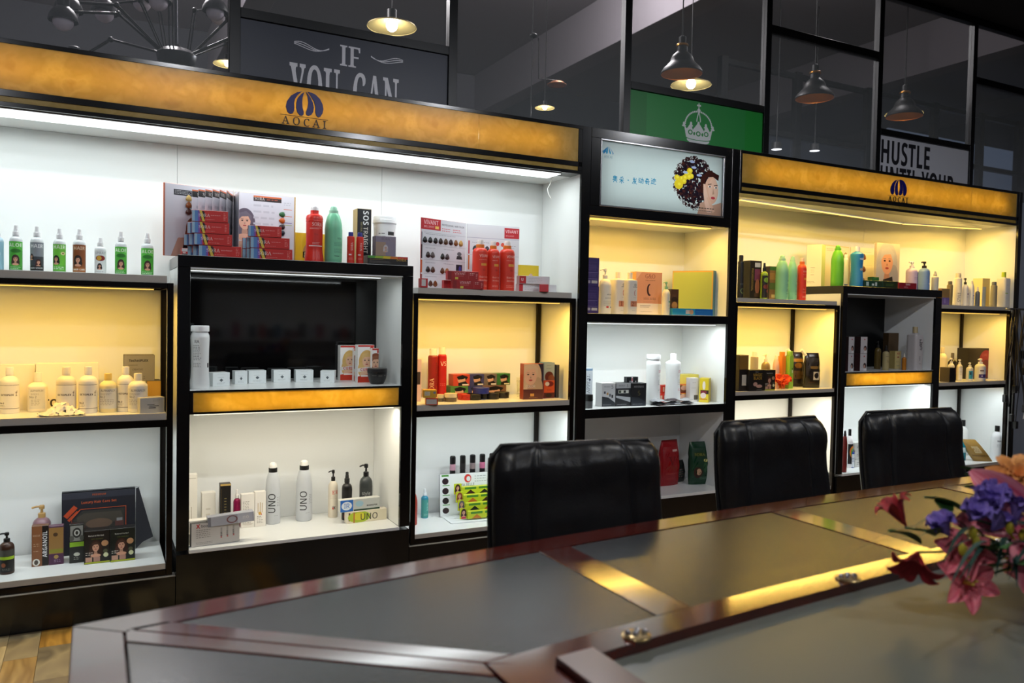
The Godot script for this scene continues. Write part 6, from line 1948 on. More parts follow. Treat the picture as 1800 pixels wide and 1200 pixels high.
	["box","carton","red rainbow-banded dye carton, third row of taller pile, second from front","box","red hair dye cartons on the television cabinet",[0.2985,1.6826,-0.1082,0.1591,0.051,0.036,-7.0,0.0],"bg d42a26;r 0 0 .13 1 9cc4dc;r .08 0 .1 1 5a8ac8;e .3 .5 .07 .45 241214;r .17 0 .05 1 7a58b8;p .2 0 .27 0 .36 1 .29 1 e8c848;t SORA .34 .45 .5 f4f0ec s .32;t SALON_PRODUCT .66 .42 .16 f8e4e0 b .26;l .38 .78 .3 1 .1 f0b0a8;l .88 .2 .09 5 .14 ef9a90","a8443e","c63a34"],
	["box","carton","red rainbow-banded dye carton, top of taller pile by open book","box","red hair dye cartons on the television cabinet",[0.3104,1.7346,-0.0685,0.1532,0.051,0.036,-7.0,0.0],"bg d42a26;r 0 0 .13 1 9cc4dc;r .08 0 .1 1 5a8ac8;e .3 .5 .07 .45 241214;r .17 0 .05 1 7a58b8;p .2 0 .27 0 .36 1 .29 1 e8c848;t SORA .34 .45 .5 f4f0ec s .32;t SALON_PRODUCT .66 .42 .16 f8e4e0 b .26;l .38 .78 .3 1 .1 f0b0a8;l .88 .2 .09 5 .14 ef9a90","a8443e","c63a34"],
	["box","carton","red rainbow-banded dye carton, bottom row of shorter pile, front one","box","red hair dye cartons on the television cabinet",[0.5812,1.5786,-0.0664,0.1883,0.051,0.036,-7.0,0.0],"bg d42a26;r 0 0 .13 1 9cc4dc;r .08 0 .1 1 5a8ac8;e .3 .5 .07 .45 241214;r .17 0 .05 1 7a58b8;p .2 0 .27 0 .36 1 .29 1 e8c848;t SORA .34 .45 .5 f4f0ec s .32;t SALON_PRODUCT .66 .42 .16 f8e4e0 b .26;l .38 .78 .3 1 .1 f0b0a8;l .88 .2 .09 5 .14 ef9a90","a8443e","c63a34"],
	["box","carton","red rainbow-banded dye carton, bottom row of shorter pile, second from front","box","red hair dye cartons on the television cabinet",[0.5706,1.5786,-0.1063,0.1895,0.051,0.036,-7.0,0.0],"bg d42a26;r 0 0 .13 1 9cc4dc;r .08 0 .1 1 5a8ac8;e .3 .5 .07 .45 241214;r .17 0 .05 1 7a58b8;p .2 0 .27 0 .36 1 .29 1 e8c848;t SORA .34 .45 .5 f4f0ec s .32;t SALON_PRODUCT .66 .42 .16 f8e4e0 b .26;l .38 .78 .3 1 .1 f0b0a8;l .88 .2 .09 5 .14 ef9a90","a8443e","c63a34"],
	["box","carton","red rainbow-banded dye carton, bottom row of shorter pile, third from front","box","red hair dye cartons on the television cabinet",[0.5597,1.5786,-0.1462,0.1907,0.051,0.036,-7.0,0.0],"bg d42a26;r 0 0 .13 1 9cc4dc;r .08 0 .1 1 5a8ac8;e .3 .5 .07 .45 241214;r .17 0 .05 1 7a58b8;p .2 0 .27 0 .36 1 .29 1 e8c848;t SORA .34 .45 .5 f4f0ec s .32;t SALON_PRODUCT .66 .42 .16 f8e4e0 b .26;l .38 .78 .3 1 .1 f0b0a8;l .88 .2 .09 5 .14 ef9a90","a8443e","c63a34"],
	["box","carton","red rainbow-banded dye carton, middle row of shorter pile, front one","box","red hair dye cartons on the television cabinet",[0.5743,1.6306,-0.0672,0.1753,0.051,0.036,-7.0,0.0],"bg d42a26;r 0 0 .13 1 9cc4dc;r .08 0 .1 1 5a8ac8;e .3 .5 .07 .45 241214;r .17 0 .05 1 7a58b8;p .2 0 .27 0 .36 1 .29 1 e8c848;t SORA .34 .45 .5 f4f0ec s .32;t SALON_PRODUCT .66 .42 .16 f8e4e0 b .26;l .38 .78 .3 1 .1 f0b0a8;l .88 .2 .09 5 .14 ef9a90","a8443e","c63a34"],
	["box","carton","red rainbow-banded dye carton, middle row of shorter pile, second from front","box","red hair dye cartons on the television cabinet",[0.5637,1.6306,-0.1071,0.1764,0.051,0.036,-7.0,0.0],"bg d42a26;r 0 0 .13 1 9cc4dc;r .08 0 .1 1 5a8ac8;e .3 .5 .07 .45 241214;r .17 0 .05 1 7a58b8;p .2 0 .27 0 .36 1 .29 1 e8c848;t SORA .34 .45 .5 f4f0ec s .32;t SALON_PRODUCT .66 .42 .16 f8e4e0 b .26;l .38 .78 .3 1 .1 f0b0a8;l .88 .2 .09 5 .14 ef9a90","a8443e","c63a34"],
	["box","carton","red rainbow-banded dye carton, middle row of shorter pile, third from front","box","red hair dye cartons on the television cabinet",[0.5528,1.6306,-0.147,0.1775,0.051,0.036,-7.0,0.0],"bg d42a26;r 0 0 .13 1 9cc4dc;r .08 0 .1 1 5a8ac8;e .3 .5 .07 .45 241214;r .17 0 .05 1 7a58b8;p .2 0 .27 0 .36 1 .29 1 e8c848;t SORA .34 .45 .5 f4f0ec s .32;t SALON_PRODUCT .66 .42 .16 f8e4e0 b .26;l .38 .78 .3 1 .1 f0b0a8;l .88 .2 .09 5 .14 ef9a90","a8443e","c63a34"],
	["box","carton","red rainbow-banded dye carton, top of shorter pile by open book","box","red hair dye cartons on the television cabinet",[0.5508,1.6826,-0.0688,0.1491,0.051,0.036,-7.0,0.0],"bg d42a26;r 0 0 .13 1 9cc4dc;r .08 0 .1 1 5a8ac8;e .3 .5 .07 .45 241214;r .17 0 .05 1 7a58b8;p .2 0 .27 0 .36 1 .29 1 e8c848;t SORA .34 .45 .5 f4f0ec s .32;t SALON_PRODUCT .66 .42 .16 f8e4e0 b .26;l .38 .78 .3 1 .1 f0b0a8;l .88 .2 .09 5 .14 ef9a90","a8443e","c63a34"],
	["box","carton","small lone white and red carton end by cabinet top corner","box","",[0.2,1.5786,-0.045,0.0256,0.0305,0.05,0.0,0.0],"bg e8e4e4;r 0 .5 1 .32 cc3226;r .2 .55 .5 .2 f4e0dc;r 0 .85 1 .15 2a2a2a","b83228","b83228"],
	["box","carton","yellow carton with hand picture behind red shampoo bottle","box","",[0.8155,1.5786,-0.315,0.1546,0.157,0.07,0.0,0.0],"bg e0b01e;e .45 .62 .2 .3 c08a60;r .25 .6 .5 .2 181412;t BLEACH .5 .66 .08 f4e6b0 b .45;t POWDER .5 .75 .08 f4e6b0 b .45;r 0 .95 1 .05 c8381e","d8a81c","d8a81c"],
	["bot","shampoo_bottle","tall red shampoo bottle with flared foot and white cap","bottle","",[0.7872,1.5786,-0.09,0.0453,0.2761,0.0,1.0],"bg dc2f22;t SORA .55 .1 .13 f6e8e4 s .8;l .15 .22 .7 2 .035 f0c8c0;l .4 .46 .25 2 .03 701810;l .3 .78 .45 2 .05 f6e8e4;r .1 .9 .8 .035 f6e8e4","flare","dc2f22","f3f0f0","",0],
	["bot","shampoo_bottle","mint green rounded bottle with dome cap on the television cabinet","bottle","",[0.8801,1.5786,-0.09,0.0419,0.2781,0.0,1.0],"bg 7fcfa4;t SORA .72 .3 .07 3c6c58 s .3;l .45 .42 .5 4 .035 4f8a70;l .45 .64 .5 4 .035 4f8a70;r .45 .86 .25 .02 28463a","oval","7fcfa4","a8dcc0","",0],
	["box","carton","tall black and gold carton with sideways white lettering","box","",[1.0557,1.5786,-0.1975,0.0739,0.2859,0.075,0.0,0.0],"bg 16171b;t SOS .6 .16 .55 f4f4f4 b .26 v;t TRAIGHT .6 .55 .55 c8c4ba b .48 v;t NATURAL_CURL .28 .38 .16 c8b870 n .3 v;t SORA .6 .93 .3 d8d8d8 s .5","a88a46","a88a46"],
	["bot","tube_bottle","small red tube bottle with blue cap before the gold carton side","bottle","",[0.955,1.5786,-0.05,0.0177,0.1526,0.0,1.0],"bg dc3324;t SORA .55 .35 .5 f6e8e4 s .34 u;r .2 .66 .3 .05 f6e8e4;l .2 .82 .6 2 .04 f0b0a8","tube","dc3324","2b3390","",0],
	["bot","tube_bottle","small red tube bottle with blue cap before the sideways white lettering","bottle","",[1.0006,1.5786,-0.05,0.0178,0.1529,0.0,1.0],"bg dc3324;t SORA .55 .35 .5 f6e8e4 s .34 u;r .2 .66 .3 .05 f6e8e4;l .2 .82 .6 2 .04 f0b0a8","tube","dc3324","2b3390","",0],
	["bot","plastic_tub","white plastic tub with rimmed lid and printed label","tub","",[1.1826,1.5786,-0.22,0.0613,0.2614,0.0,1.0],"bg f0f0f0;l .1 .2 .35 4 .09 8a8a8a;r .5 .16 .32 .1 333333;l .1 .62 .7 4 .09 9a9a9a","bucket","eeeeee","f2f2f2","",0],
	["box","carton","flat black carton with rainbow palette strip and yellow lettering","box","",[1.1358,1.5786,-0.0575,0.2087,0.0441,0.075,0.0,0.0],"bg 191716;p 0 0 .2 0 .16 .3 0 .3 4a9a3a;p .2 0 .4 0 .36 .3 .16 .3 9aba38;p .4 0 .58 0 .54 .3 .36 .3 d8c02e;p .58 0 .76 0 .72 .3 .54 .3 dc7a2a;p .76 0 1 0 1 .3 .72 .3 c83228;t SORA .84 .38 .42 e8b838 s .26;l .05 .42 .35 1 .1 c89048;l .05 .62 .55 2 .14 8a8480","3a2024","3a2024"],
	["box","carton","grey carton with silver-haired woman standing on the palette carton","box","",[1.1265,1.6227,-0.055,0.1057,0.098,0.05,0.0,0.0],"bg 8f8698;r 0 .3 .5 .7 a8907c;t SORA .5 .13 .13 6a6470 s .5;f .5 .58 .34 c8c4c8 d8b09c","4e4858","4e4858"],
	["bot","lotion_bottle","tall white lotion bottle partly hidden behind black cabinet stile","bottle","",[0.2742,0.981,-0.0922,0.0418,0.2865,0.0,1.0],"bg f0f2f0;t RA .3 .08 .07 333333 n .4;l .12 .16 .4 10 .035 8a8a8a;l .12 .56 .4 3 .035 8a8a8a;r .85 .56 .13 .1 222222","waist","f0f2f0","f4f4f4","",0],
	["box","carton","first small white cube carton counted from the tall lotion bottle","box","small white cube cartons on the television shelf",[0.3701,0.981,-0.2112,0.0825,0.0643,0.065,16.0,0.0],"bg e6ecec;l .25 .12 .5 1 .05 b0b6b6;l .3 .36 .4 1 .05 707878;d .5 .56 .11 .13 5a6266;l .25 .76 .5 2 .08 b0b6b6","d8dede","d8dede"],
	["box","carton","second small white cube carton counted from the tall lotion bottle","box","small white cube cartons on the television shelf",[0.4785,0.981,-0.2854,0.0588,0.065,0.065,3.0,0.0],"bg e6ecec;l .25 .12 .5 1 .05 b0b6b6;l .3 .36 .4 1 .05 707878;d .5 .56 .11 .13 5a6266;l .25 .76 .5 2 .08 b0b6b6","d8dede","d8dede"],
	["box","carton","third small white cube carton counted from the tall lotion bottle","box","small white cube cartons on the television shelf",[0.563,0.981,-0.3293,0.085,0.0635,0.065,2.0,0.0],"bg e6ecec;l .25 .12 .5 1 .05 b0b6b6;l .3 .36 .4 1 .05 707878;d .5 .56 .11 .13 5a6266;l .25 .76 .5 2 .08 b0b6b6","d8dede","d8dede"],
	["box","carton","fourth small white cube carton counted from the tall lotion bottle","box","small white cube cartons on the television shelf",[0.6912,0.981,-0.3632,0.0848,0.0621,0.065,0.0,0.0],"bg e6ecec;l .25 .12 .5 1 .05 b0b6b6;l .3 .36 .4 1 .05 707878;d .5 .56 .11 .13 5a6266;l .25 .76 .5 2 .08 b0b6b6","d8dede","d8dede"],
	["box","carton","fifth small white cube carton counted from the tall lotion bottle","box","small white cube cartons on the television shelf",[0.7994,0.981,-0.3324,0.088,0.0625,0.065,-4.0,0.0],"bg e6ecec;l .25 .12 .5 1 .05 b0b6b6;l .3 .36 .4 1 .05 707878;d .5 .56 .11 .13 5a6266;l .25 .76 .5 2 .08 b0b6b6","d8dede","d8dede"],
	["box","carton","sixth small white cube carton counted from the tall lotion bottle","box","small white cube cartons on the television shelf",[0.9072,0.981,-0.2586,0.0708,0.0623,0.065,-22.0,0.0],"bg e6ecec;l .25 .12 .5 1 .05 b0b6b6;l .3 .36 .4 1 .05 707878;d .5 .56 .11 .13 5a6266;l .25 .76 .5 2 .08 b0b6b6","d8dede","d8dede"],
	["box","carton","white and red hair colour carton with blonde woman beside the cube cartons","box","blonde hair colour cartons",[1.0441,0.981,-0.385,0.0953,0.1848,0.05,0.0,0.0],"bg f2efec;r 0 0 1 .05 c83228;e .86 .09 .12 .05 c83228;f .55 .42 .62 d9b067 e4b898;p 0 .62 1 .56 1 .66 0 .72 e0dcd8;t CURL .45 .66 .1 c8463a b .6;p 0 .84 1 .74 1 1 0 1 cc3a22;r .2 .8 .5 .05 f4e8e0","e8e4e0","e8e4e0"],
	["box","carton","white and red hair colour carton with blonde woman against the screen edge","box","blonde hair colour cartons",[1.0867,0.981,-0.225,0.0874,0.1944,0.05,0.0,0.0],"bg f2efec;r 0 0 1 .05 c83228;e .86 .09 .12 .05 c83228;f .55 .42 .62 d9b067 e4b898;p 0 .62 1 .56 1 .66 0 .72 e0dcd8;t CURL .45 .66 .1 c8463a b .6;p 0 .84 1 .74 1 1 0 1 cc3a22;r .2 .8 .5 .05 f4e8e0","e8e4e0","e8e4e0"],
	["box","carton","narrow hair colour carton with auburn woman before the blonde cartons","box","",[1.0764,0.981,-0.3182,0.046,0.1692,0.03,0.0,0.0],"bg f2efec;r 0 0 1 .05 c83228;e .86 .09 .12 .05 c83228;f .55 .42 .62 8a4a2c e4b898;p 0 .62 1 .56 1 .66 0 .72 e0dcd8;t CURL .45 .66 .1 c8463a b .6;p 0 .84 1 .74 1 1 0 1 cc3a22;r .2 .8 .5 .05 f4e8e0","e8e4e0","e8e4e0"],
	["box","carton","narrow hair colour carton with auburn woman behind the black jar","box","",[1.1238,0.981,-0.175,0.0362,0.1786,0.03,0.0,0.0],"bg f2efec;r 0 0 1 .05 c83228;e .86 .09 .12 .05 c83228;f .55 .42 .62 8a4a2c e4b898;p 0 .62 1 .56 1 .66 0 .72 e0dcd8;t CURL .45 .66 .1 c8463a b .6;p 0 .84 1 .74 1 1 0 1 cc3a22;r .2 .8 .5 .05 f4e8e0","e8e4e0","e8e4e0"],
	["bot","tube_bottle","slim white tube with black cap behind the black jar","bottle","",[1.1074,0.981,-0.2563,0.0153,0.1386,0.0,1.0],"","tube","eef0ee","161616","",0],
	["bot","cosmetic_jar","black bowl-shaped jar with wide lid on television shelf","jar","",[1.1194,0.981,-0.1145,0.0492,0.0795,0.0,1.0],"bg 1d1b1a;l .1 .3 .25 1 .2 8a8680;r .42 .25 .22 .3 4a4642;l .72 .3 .2 1 .2 8a8680","bowl","1d1b1a","262423","",0],
	["box","carton","tall white carton with yellow dandelion drawing, half hidden by black stile","box","",[0.2607,0.2676,-0.3,0.0532,0.2844,0.04,0.0,0.0],"bg ece7dc;r .1 .06 .8 .01 b0a898;r .3 .6 .04 .3 8a7a5a;r .5 .55 .04 .35 8a7a5a;e .55 .9 .2 .06 d8b050","e9e4da","e9e4da"],
	["box","carton","small plain white carton behind the long white carton","box","",[0.3418,0.2676,-0.325,0.0624,0.1858,0.05,0.0,0.0],"bg ece7dc;l .3 .4 .4 2 .15 d8d0c0","e9e4da","e9e4da"],
	["box","carton","narrow black carton with gold rim in lower television cabinet","box","",[0.4132,0.2676,-0.28,0.0498,0.2322,0.04,0.0,0.0],"bg 17130f;r 0 0 1 .04 c8a860;r .12 .1 .02 .85 8a7040;l .4 .3 .25 8 .06 8a7a4a","1c1612","1c1612"],
	["bot","serum_bottle","pink serum bottle with white pump cap among white cartons","bottle","",[0.4771,0.2676,-0.33,0.0173,0.1849,0.0,1.0],"","spray","a01850","f2eee8","",0],
	["box","carton","white carton at the bottom of the pile beneath the long white carton","box","",[0.2917,0.2676,-0.13,0.1495,0.05,0.08,0.0,0.0],"bg e4dccc","e9e4da","e9e4da"],
	["box","carton","long white carton lying across the pile by the stile","box","",[0.3107,0.3176,-0.1291,0.1897,0.055,0.045,4.0,0.0],"bg ece5d8;l .2 .4 .5 1 .2 ddd4c4","e9e4da","e9e4da"],
	["box","carton","long chrome silver carton lying tilted on the white booster carton","box","",[0.4101,0.3556,-0.0675,0.2025,0.045,0.045,0.0,3.0],"bg c2c4cc;r .64 0 .34 1 dfe2ea;e .52 .5 .12 .4 8a5a5a;e .52 .5 .09 .3 c2c4cc;t no .82 .45 .5 ffffff b .16;r 0 0 .06 1 8a8c94","9a9ca6","9a9ca6"],
	["box","carton","white booster carton with red X and three ampoule drawings","box","",[0.3409,0.2676,-0.0651,0.2131,0.1065,0.028,6.0,0.0],"bg d6d0c8;t X .14 .14 .18 c82020 b;t booster .34 .14 .14 3a3632 n .3;l .1 .3 .32 5 .08 8a847c;l .1 .84 .4 2 .06 8a847c;r .6 .3 .035 .4 b4aea6;r .73 .25 .035 .45 b4aea6;r .86 .25 .035 .45 b4aea6;t X .62 .72 .08 c82020 b;t X .75 .7 .08 c82020 b;t X .88 .68 .08 c82020 b;l .6 .5 .04 3 .07 4a4642;l .73 .48 .04 3 .07 4a4642;l .86 .46 .04 3 .07 4a4642","2a2826","2a2826"],
	["box","carton","white carton with fine grey print standing before the silver carton","box","",[0.5225,0.2676,-0.304,0.0636,0.1673,0.035,0.0,0.0],"bg ece7de;l .12 .22 .6 6 .045 9a9488;l .1 .8 .7 3 .05 8a8478;e .5 .9 .4 .03 d8d0c4","e9e4da","e9e4da"],
	["box","carton","white carton with gold hair root drawing beside the silver bottle","box","",[0.5819,0.2676,-0.3014,0.0535,0.1741,0.035,0.0,0.0],"bg eee9e0;r .26 .32 .05 .28 b08a4a;r .46 .3 .05 .32 b08a4a;r .66 .32 .05 .28 b08a4a;e .46 .62 .14 .05 d8a850;e .6 .65 .04 .02 cc2020;l .2 .7 .5 2 .045 5a5448;l .2 .8 .6 3 .04 9a9488","e9e4da","e9e4da"],
	["bot","shampoo_bottle","tall silver bottle with black collar and sideways lettering, touching the white cartons","bottle","silver bottles in the lower television cabinet",[0.6501,0.2676,-0.33,0.0372,0.3093,0.0,1.0],"bg c8ccd0;t UNO .38 .47 .5 17181a n .62 u;l .68 .3 .25 6 .05 8a8e92;l .5 .84 .3 1 .04 8a8e92","uno","c8ccd0","f3efe8","141414",0],
	["bot","shampoo_bottle","tall silver bottle with black collar and sideways lettering, standing alone","bottle","silver bottles in the lower television cabinet",[0.8074,0.2676,-0.33,0.0411,0.3104,0.0,1.0],"bg c8ccd0;t UNO .38 .47 .5 17181a n .62 u;l .68 .3 .25 6 .05 8a8e92;l .5 .84 .3 1 .04 8a8e92","uno","c8ccd0","f3efe8","141414",0],
	["bot","pump_bottle","slim cream lotion bottle with black pump and red letters","bottle","",[0.9588,0.2676,-0.33,0.0247,0.2553,0.0,1.0],"bg e6dcc8;t ER .6 .12 .14 d03a2c s .6;l .2 .24 .6 3 .05 c8b8a0;t it .5 .72 .12 24201c B;e .4 .74 .06 .04 d03020","pump","e6dcc8","161412","",0],
	["bot","spray_bottle","black spray bottle with bold white letters behind the blue carton","bottle","",[1.0096,0.2676,-0.25,0.026,0.2481,0.0,1.0],"bg 191817;t it .55 .5 .5 f4f4f4 b .7;r .2 .85 .5 .1 a02838","spray","191817","2a2a2a","",0],
	["bot","pump_bottle","dark grey square pump bottle by the cabinet side","bottle","",[1.1139,0.2676,-0.26,0.0338,0.2897,0.0,1.0],"bg 3f4444;t style .4 .25 .2 c8cccc n .6;l .2 .8 .6 1 .05 a0a4a4","pump","3f4444","191919","",0],
	["box","carton","dye carton with bright yellow picture and black sideways lettering","box","",[1.092,0.2676,-0.1851,0.2149,0.059,0.04,3.0,0.0],"bg ece2c4;r .04 .1 .04 .7 5a2a24;e .3 .5 .28 .5 b4c832;e .3 .45 .14 .35 e0d43a;r .16 0 .03 1 c86a3a;t UNO .55 .55 .55 3a3426 n .66;r 0 0 1 .06 e8dcc0","efe6d2","efe6d2"],
	["box","carton","silver and blue dye carton stacked on the yellow picture carton","box","",[1.0565,0.3266,-0.1888,0.2118,0.062,0.04,2.0,0.0],"bg c9ccc6;r 0 0 .32 1 2f6fc4;e .16 .5 .13 .36 e8eef4;t IR .16 .5 .4 2f6fc4 n .2;e .48 .4 .1 .25 a8ccd8;t SHANGPIN .8 .62 .2 2a2a26 b .28;r .34 .86 .66 .14 2e4a34","d8d8d0","d8d8d0"],
	["bot","developer_bottle","red developer bottle with orange neck before colour chart, beside dark red cartons","bottle","red developer bottles on the right bay",[1.677,1.474,-0.1,0.0411,0.2673,0.0,1.0],"bg dc3a24;t VIVANT .62 .1 .1 f8e8e0 n .66;l .3 .2 .5 1 .03 f4c8b8;r .4 .3 .34 .07 e8a040;l .5 .46 .2 2 .03 701810;t Hair_Color .6 .68 .07 f8e0d4 s .6;t Developer .6 .77 .07 f8e0d4 s .6;l .3 .9 .55 2 .035 f4c8b8","vivant","dc3a24","efe2da","e07a28",0],
	["bot","developer_bottle","red developer bottle with orange neck before colour chart, middle one of three","bottle","red developer bottles on the right bay",[1.7552,1.474,-0.1,0.0338,0.2651,0.0,1.0],"bg dc3a24;t VIVANT .62 .1 .1 f8e8e0 n .66;l .3 .2 .5 1 .03 f4c8b8;r .4 .3 .34 .07 e8a040;l .5 .46 .2 2 .03 701810;t Hair_Color .6 .68 .07 f8e0d4 s .6;t Developer .6 .77 .07 f8e0d4 s .6;l .3 .9 .55 2 .035 f4c8b8","vivant","dc3a24","efe2da","e07a28",0],
	["bot","developer_bottle","red developer bottle with orange neck before colour chart, beside white cartons","bottle","red developer bottles on the right bay",[1.8398,1.474,-0.1,0.0419,0.2702,0.0,1.0],"bg dc3a24;t VIVANT .62 .1 .1 f8e8e0 n .66;l .3 .2 .5 1 .03 f4c8b8;r .4 .3 .34 .07 e8a040;l .5 .46 .2 2 .03 701810;t Hair_Color .6 .68 .07 f8e0d4 s .6;t Developer .6 .77 .07 f8e0d4 s .6;l .3 .9 .55 2 .035 f4c8b8","vivant","dc3a24","efe2da","e07a28",0],
	["box","carton","dark red hair dye carton beside developer bottles, lower front one","box","dark red hair dye cartons",[1.5777,1.474,-0.0405,0.1698,0.046,0.036,-5.0,0.0],"bg a41e22;r 0 0 .12 1 8c1a1e;t VIVANT .4 .3 .34 f4dcd8 n .36;t Brilliance .38 .56 .2 d88a80 s .3;r .24 .7 .1 .25 d8c850;r .68 .1 .005 .8 d87a72;l .72 .2 .16 2 .16 f0c8c0;l .92 .25 .06 4 .15 e0a098","b02a2a","b02a2a"],
	["box","carton","dark red hair dye carton beside developer bottles, lower one behind","box","dark red hair dye cartons",[1.5535,1.474,-0.1108,0.1647,0.046,0.036,-5.0,0.0],"bg a41e22;r 0 0 .12 1 8c1a1e;t VIVANT .4 .3 .34 f4dcd8 n .36;t Brilliance .38 .56 .2 d88a80 s .3;r .24 .7 .1 .25 d8c850;r .68 .1 .005 .8 d87a72;l .72 .2 .16 2 .16 f0c8c0;l .92 .25 .06 4 .15 e0a098","b02a2a","b02a2a"],
	["box","carton","dark red hair dye carton beside developer bottles, on top of the stack","box","dark red hair dye cartons",[1.5498,1.52,-0.0456,0.169,0.046,0.036,-5.0,0.0],"bg a41e22;r 0 0 .12 1 8c1a1e;t VIVANT .4 .3 .34 f4dcd8 n .36;t Brilliance .38 .56 .2 d88a80 s .3;r .24 .7 .1 .25 d8c850;r .68 .1 .005 .8 d87a72;l .72 .2 .16 2 .16 f0c8c0;l .92 .25 .06 4 .15 e0a098","b02a2a","b02a2a"],
	["box","carton","small red carton with white blank window at shelf end","box","",[1.3289,1.474,-0.035,0.04,0.0466,0.03,0.0,0.0],"bg c0282c;r .15 .1 .6 .75 d8d4d0","b02428","b02428"],
	["box","carton","yellow carton with hand picture behind white cartons","box","",[2.0322,1.474,-0.23,0.129,0.1541,0.06,0.0,0.0],"bg e0c430;e .6 .7 .18 .4 d8b8a4;r .25 .6 .1 .3 f0e0a0","c8a828","c8a828"],
	["box","carton","white and red narrow carton lying at the shelf end, under another","box","",[2.0256,1.474,-0.1,0.2389,0.043,0.04,0.0,0.0],"bg e4e2e2;r 0 0 .1 1 c02a30;l .15 .3 .4 3 .2 c4c0c2","dedada","dedada"],
	["box","carton","white and red narrow carton lying at the shelf end, on top","box","",[1.9945,1.517,-0.0804,0.1823,0.043,0.04,-6.0,0.0],"bg e6e4e4;r 0 0 .22 1 c42a2e;t U .1 .5 .5 f4e8e8 b .1;l .3 .3 .5 3 .2 c4c0c2","d8d4cc","d8d4cc"],
	["box","carton","short red carton with white star emblem before white cartons","box","",[2.035,1.474,-0.0292,0.0497,0.04,0.05,-30.0,0.0],"bg c43a40","b02a34","b02a34"],
	["bot","spray_can","dark red spray can with gold sideways lettering","can","",[1.5092,0.874,-0.33,0.0278,0.2773,0.0,1.0],"bg 8a1c16;t SORA .3 .7 .5 f0d8b0 s .4 u;t STYLING_SPRAY .72 .4 .24 4a1410 n .6 u","can","8a1c16","e8e0d0","",0],
	["bot","spray_can","bright red spray can with clear cap and silver swirl","can","",[1.5641,0.874,-0.33,0.0253,0.2836,0.0,1.0],"bg b01a18;t VS .5 .16 .12 e8d8d0 n .6;l .2 .66 .6 2 .04 d88078","can","b01a18","eadfca","",0],
	["box","carton","pale pink carton edge hidden behind the black stile","box","",[1.3661,0.874,-0.23,0.0514,0.2259,0.06,0.0,0.0],"bg d8b8b8;r .4 .3 .5 .3 3a3030","d8b8b8","d8b8b8"],
	["box","carton","orange-red hair wax carton with man in profile in upper row","box","hair wax cartons with man in profile",[1.6755,0.94,-0.345,0.1013,0.066,0.07,0.0,0.0],"bg b8412c;p .25 .5 .6 .1 .9 .25 .75 .55 1a1614;e .5 .5 .24 .28 c49a84;p .2 .2 .55 .06 .85 .2 .6 .42 .3 .45 14100e;p .3 .75 .75 .6 .95 .95 .3 1 1a1614;r .55 .85 .4 .12 e0dcd8","b8412c","b8412c"],
	["box","carton","navy blue hair wax carton with man in profile in upper row","box","hair wax cartons with man in profile",[1.7707,0.94,-0.345,0.089,0.066,0.07,0.0,0.0],"bg 3a3a6c;p .25 .5 .6 .1 .9 .25 .75 .55 1a1614;e .5 .5 .24 .28 c49a84;p .2 .2 .55 .06 .85 .2 .6 .42 .3 .45 14100e;p .3 .75 .75 .6 .95 .95 .3 1 1a1614;r .55 .85 .4 .12 e0dcd8","3a3a6c","3a3a6c"],
	["box","carton","taupe grey hair wax carton with man in profile in upper row","box","hair wax cartons with man in profile",[1.8564,0.94,-0.345,0.0823,0.066,0.07,0.0,0.0],"bg 6a605c;p .25 .5 .6 .1 .9 .25 .75 .55 1a1614;e .5 .5 .24 .28 c49a84;p .2 .2 .55 .06 .85 .2 .6 .42 .3 .45 14100e;p .3 .75 .75 .6 .95 .95 .3 1 1a1614;r .55 .85 .4 .12 e0dcd8","6a605c","6a605c"],
	["box","carton","leaf green hair wax carton with man in profile in upper row","box","hair wax cartons with man in profile",[1.9405,0.94,-0.345,0.0859,0.066,0.07,0.0,0.0],"bg 2f6a34;p .25 .5 .6 .1 .9 .25 .75 .55 1a1614;e .5 .5 .24 .28 c49a84;p .2 .2 .55 .06 .85 .2 .6 .42 .3 .45 14100e;p .3 .75 .75 .6 .95 .95 .3 1 1a1614;r .55 .85 .4 .12 e0dcd8","2f6a34","2f6a34"],
	["box","carton","green hair wax carton with man in profile in lower row behind tins","box","hair wax cartons with man in profile",[1.6631,0.874,-0.345,0.108,0.066,0.07,0.0,0.0],"bg 4a7a3c;p .25 .5 .6 .1 .9 .25 .75 .55 1a1614;e .5 .5 .24 .28 c49a84;p .2 .2 .55 .06 .85 .2 .6 .42 .3 .45 14100e;p .3 .75 .75 .6 .95 .95 .3 1 1a1614;r .55 .85 .4 .12 e0dcd8","4a7a3c","4a7a3c"],
	["box","carton","dark blue hair wax carton with man in profile in lower row behind tins","box","hair wax cartons with man in profile",[1.7616,0.874,-0.345,0.0889,0.066,0.07,0.0,0.0],"bg 34386a;p .25 .5 .6 .1 .9 .25 .75 .55 1a1614;e .5 .5 .24 .28 c49a84;p .2 .2 .55 .06 .85 .2 .6 .42 .3 .45 14100e;p .3 .75 .75 .6 .95 .95 .3 1 1a1614;r .55 .85 .4 .12 e0dcd8","34386a","34386a"],
	["box","carton","brownish hair wax carton with man in profile in lower row behind tins","box","hair wax cartons with man in profile",[1.8826,0.874,-0.345,0.1531,0.066,0.07,0.0,0.0],"bg 7a5c50;p .25 .5 .6 .1 .9 .25 .75 .55 1a1614;e .5 .5 .24 .28 c49a84;p .2 .2 .55 .06 .85 .2 .6 .42 .3 .45 14100e;p .3 .75 .75 .6 .95 .95 .3 1 1a1614;r .55 .85 .4 .12 e0dcd8","7a5c50","7a5c50"],
	["bot","wax_tin","red hair wax tin with gold rim line in front row","tin","",[1.6574,0.874,-0.2155,0.0433,0.033,0.0,1.0],"","tin","b42a1c","b42a1c","",0],
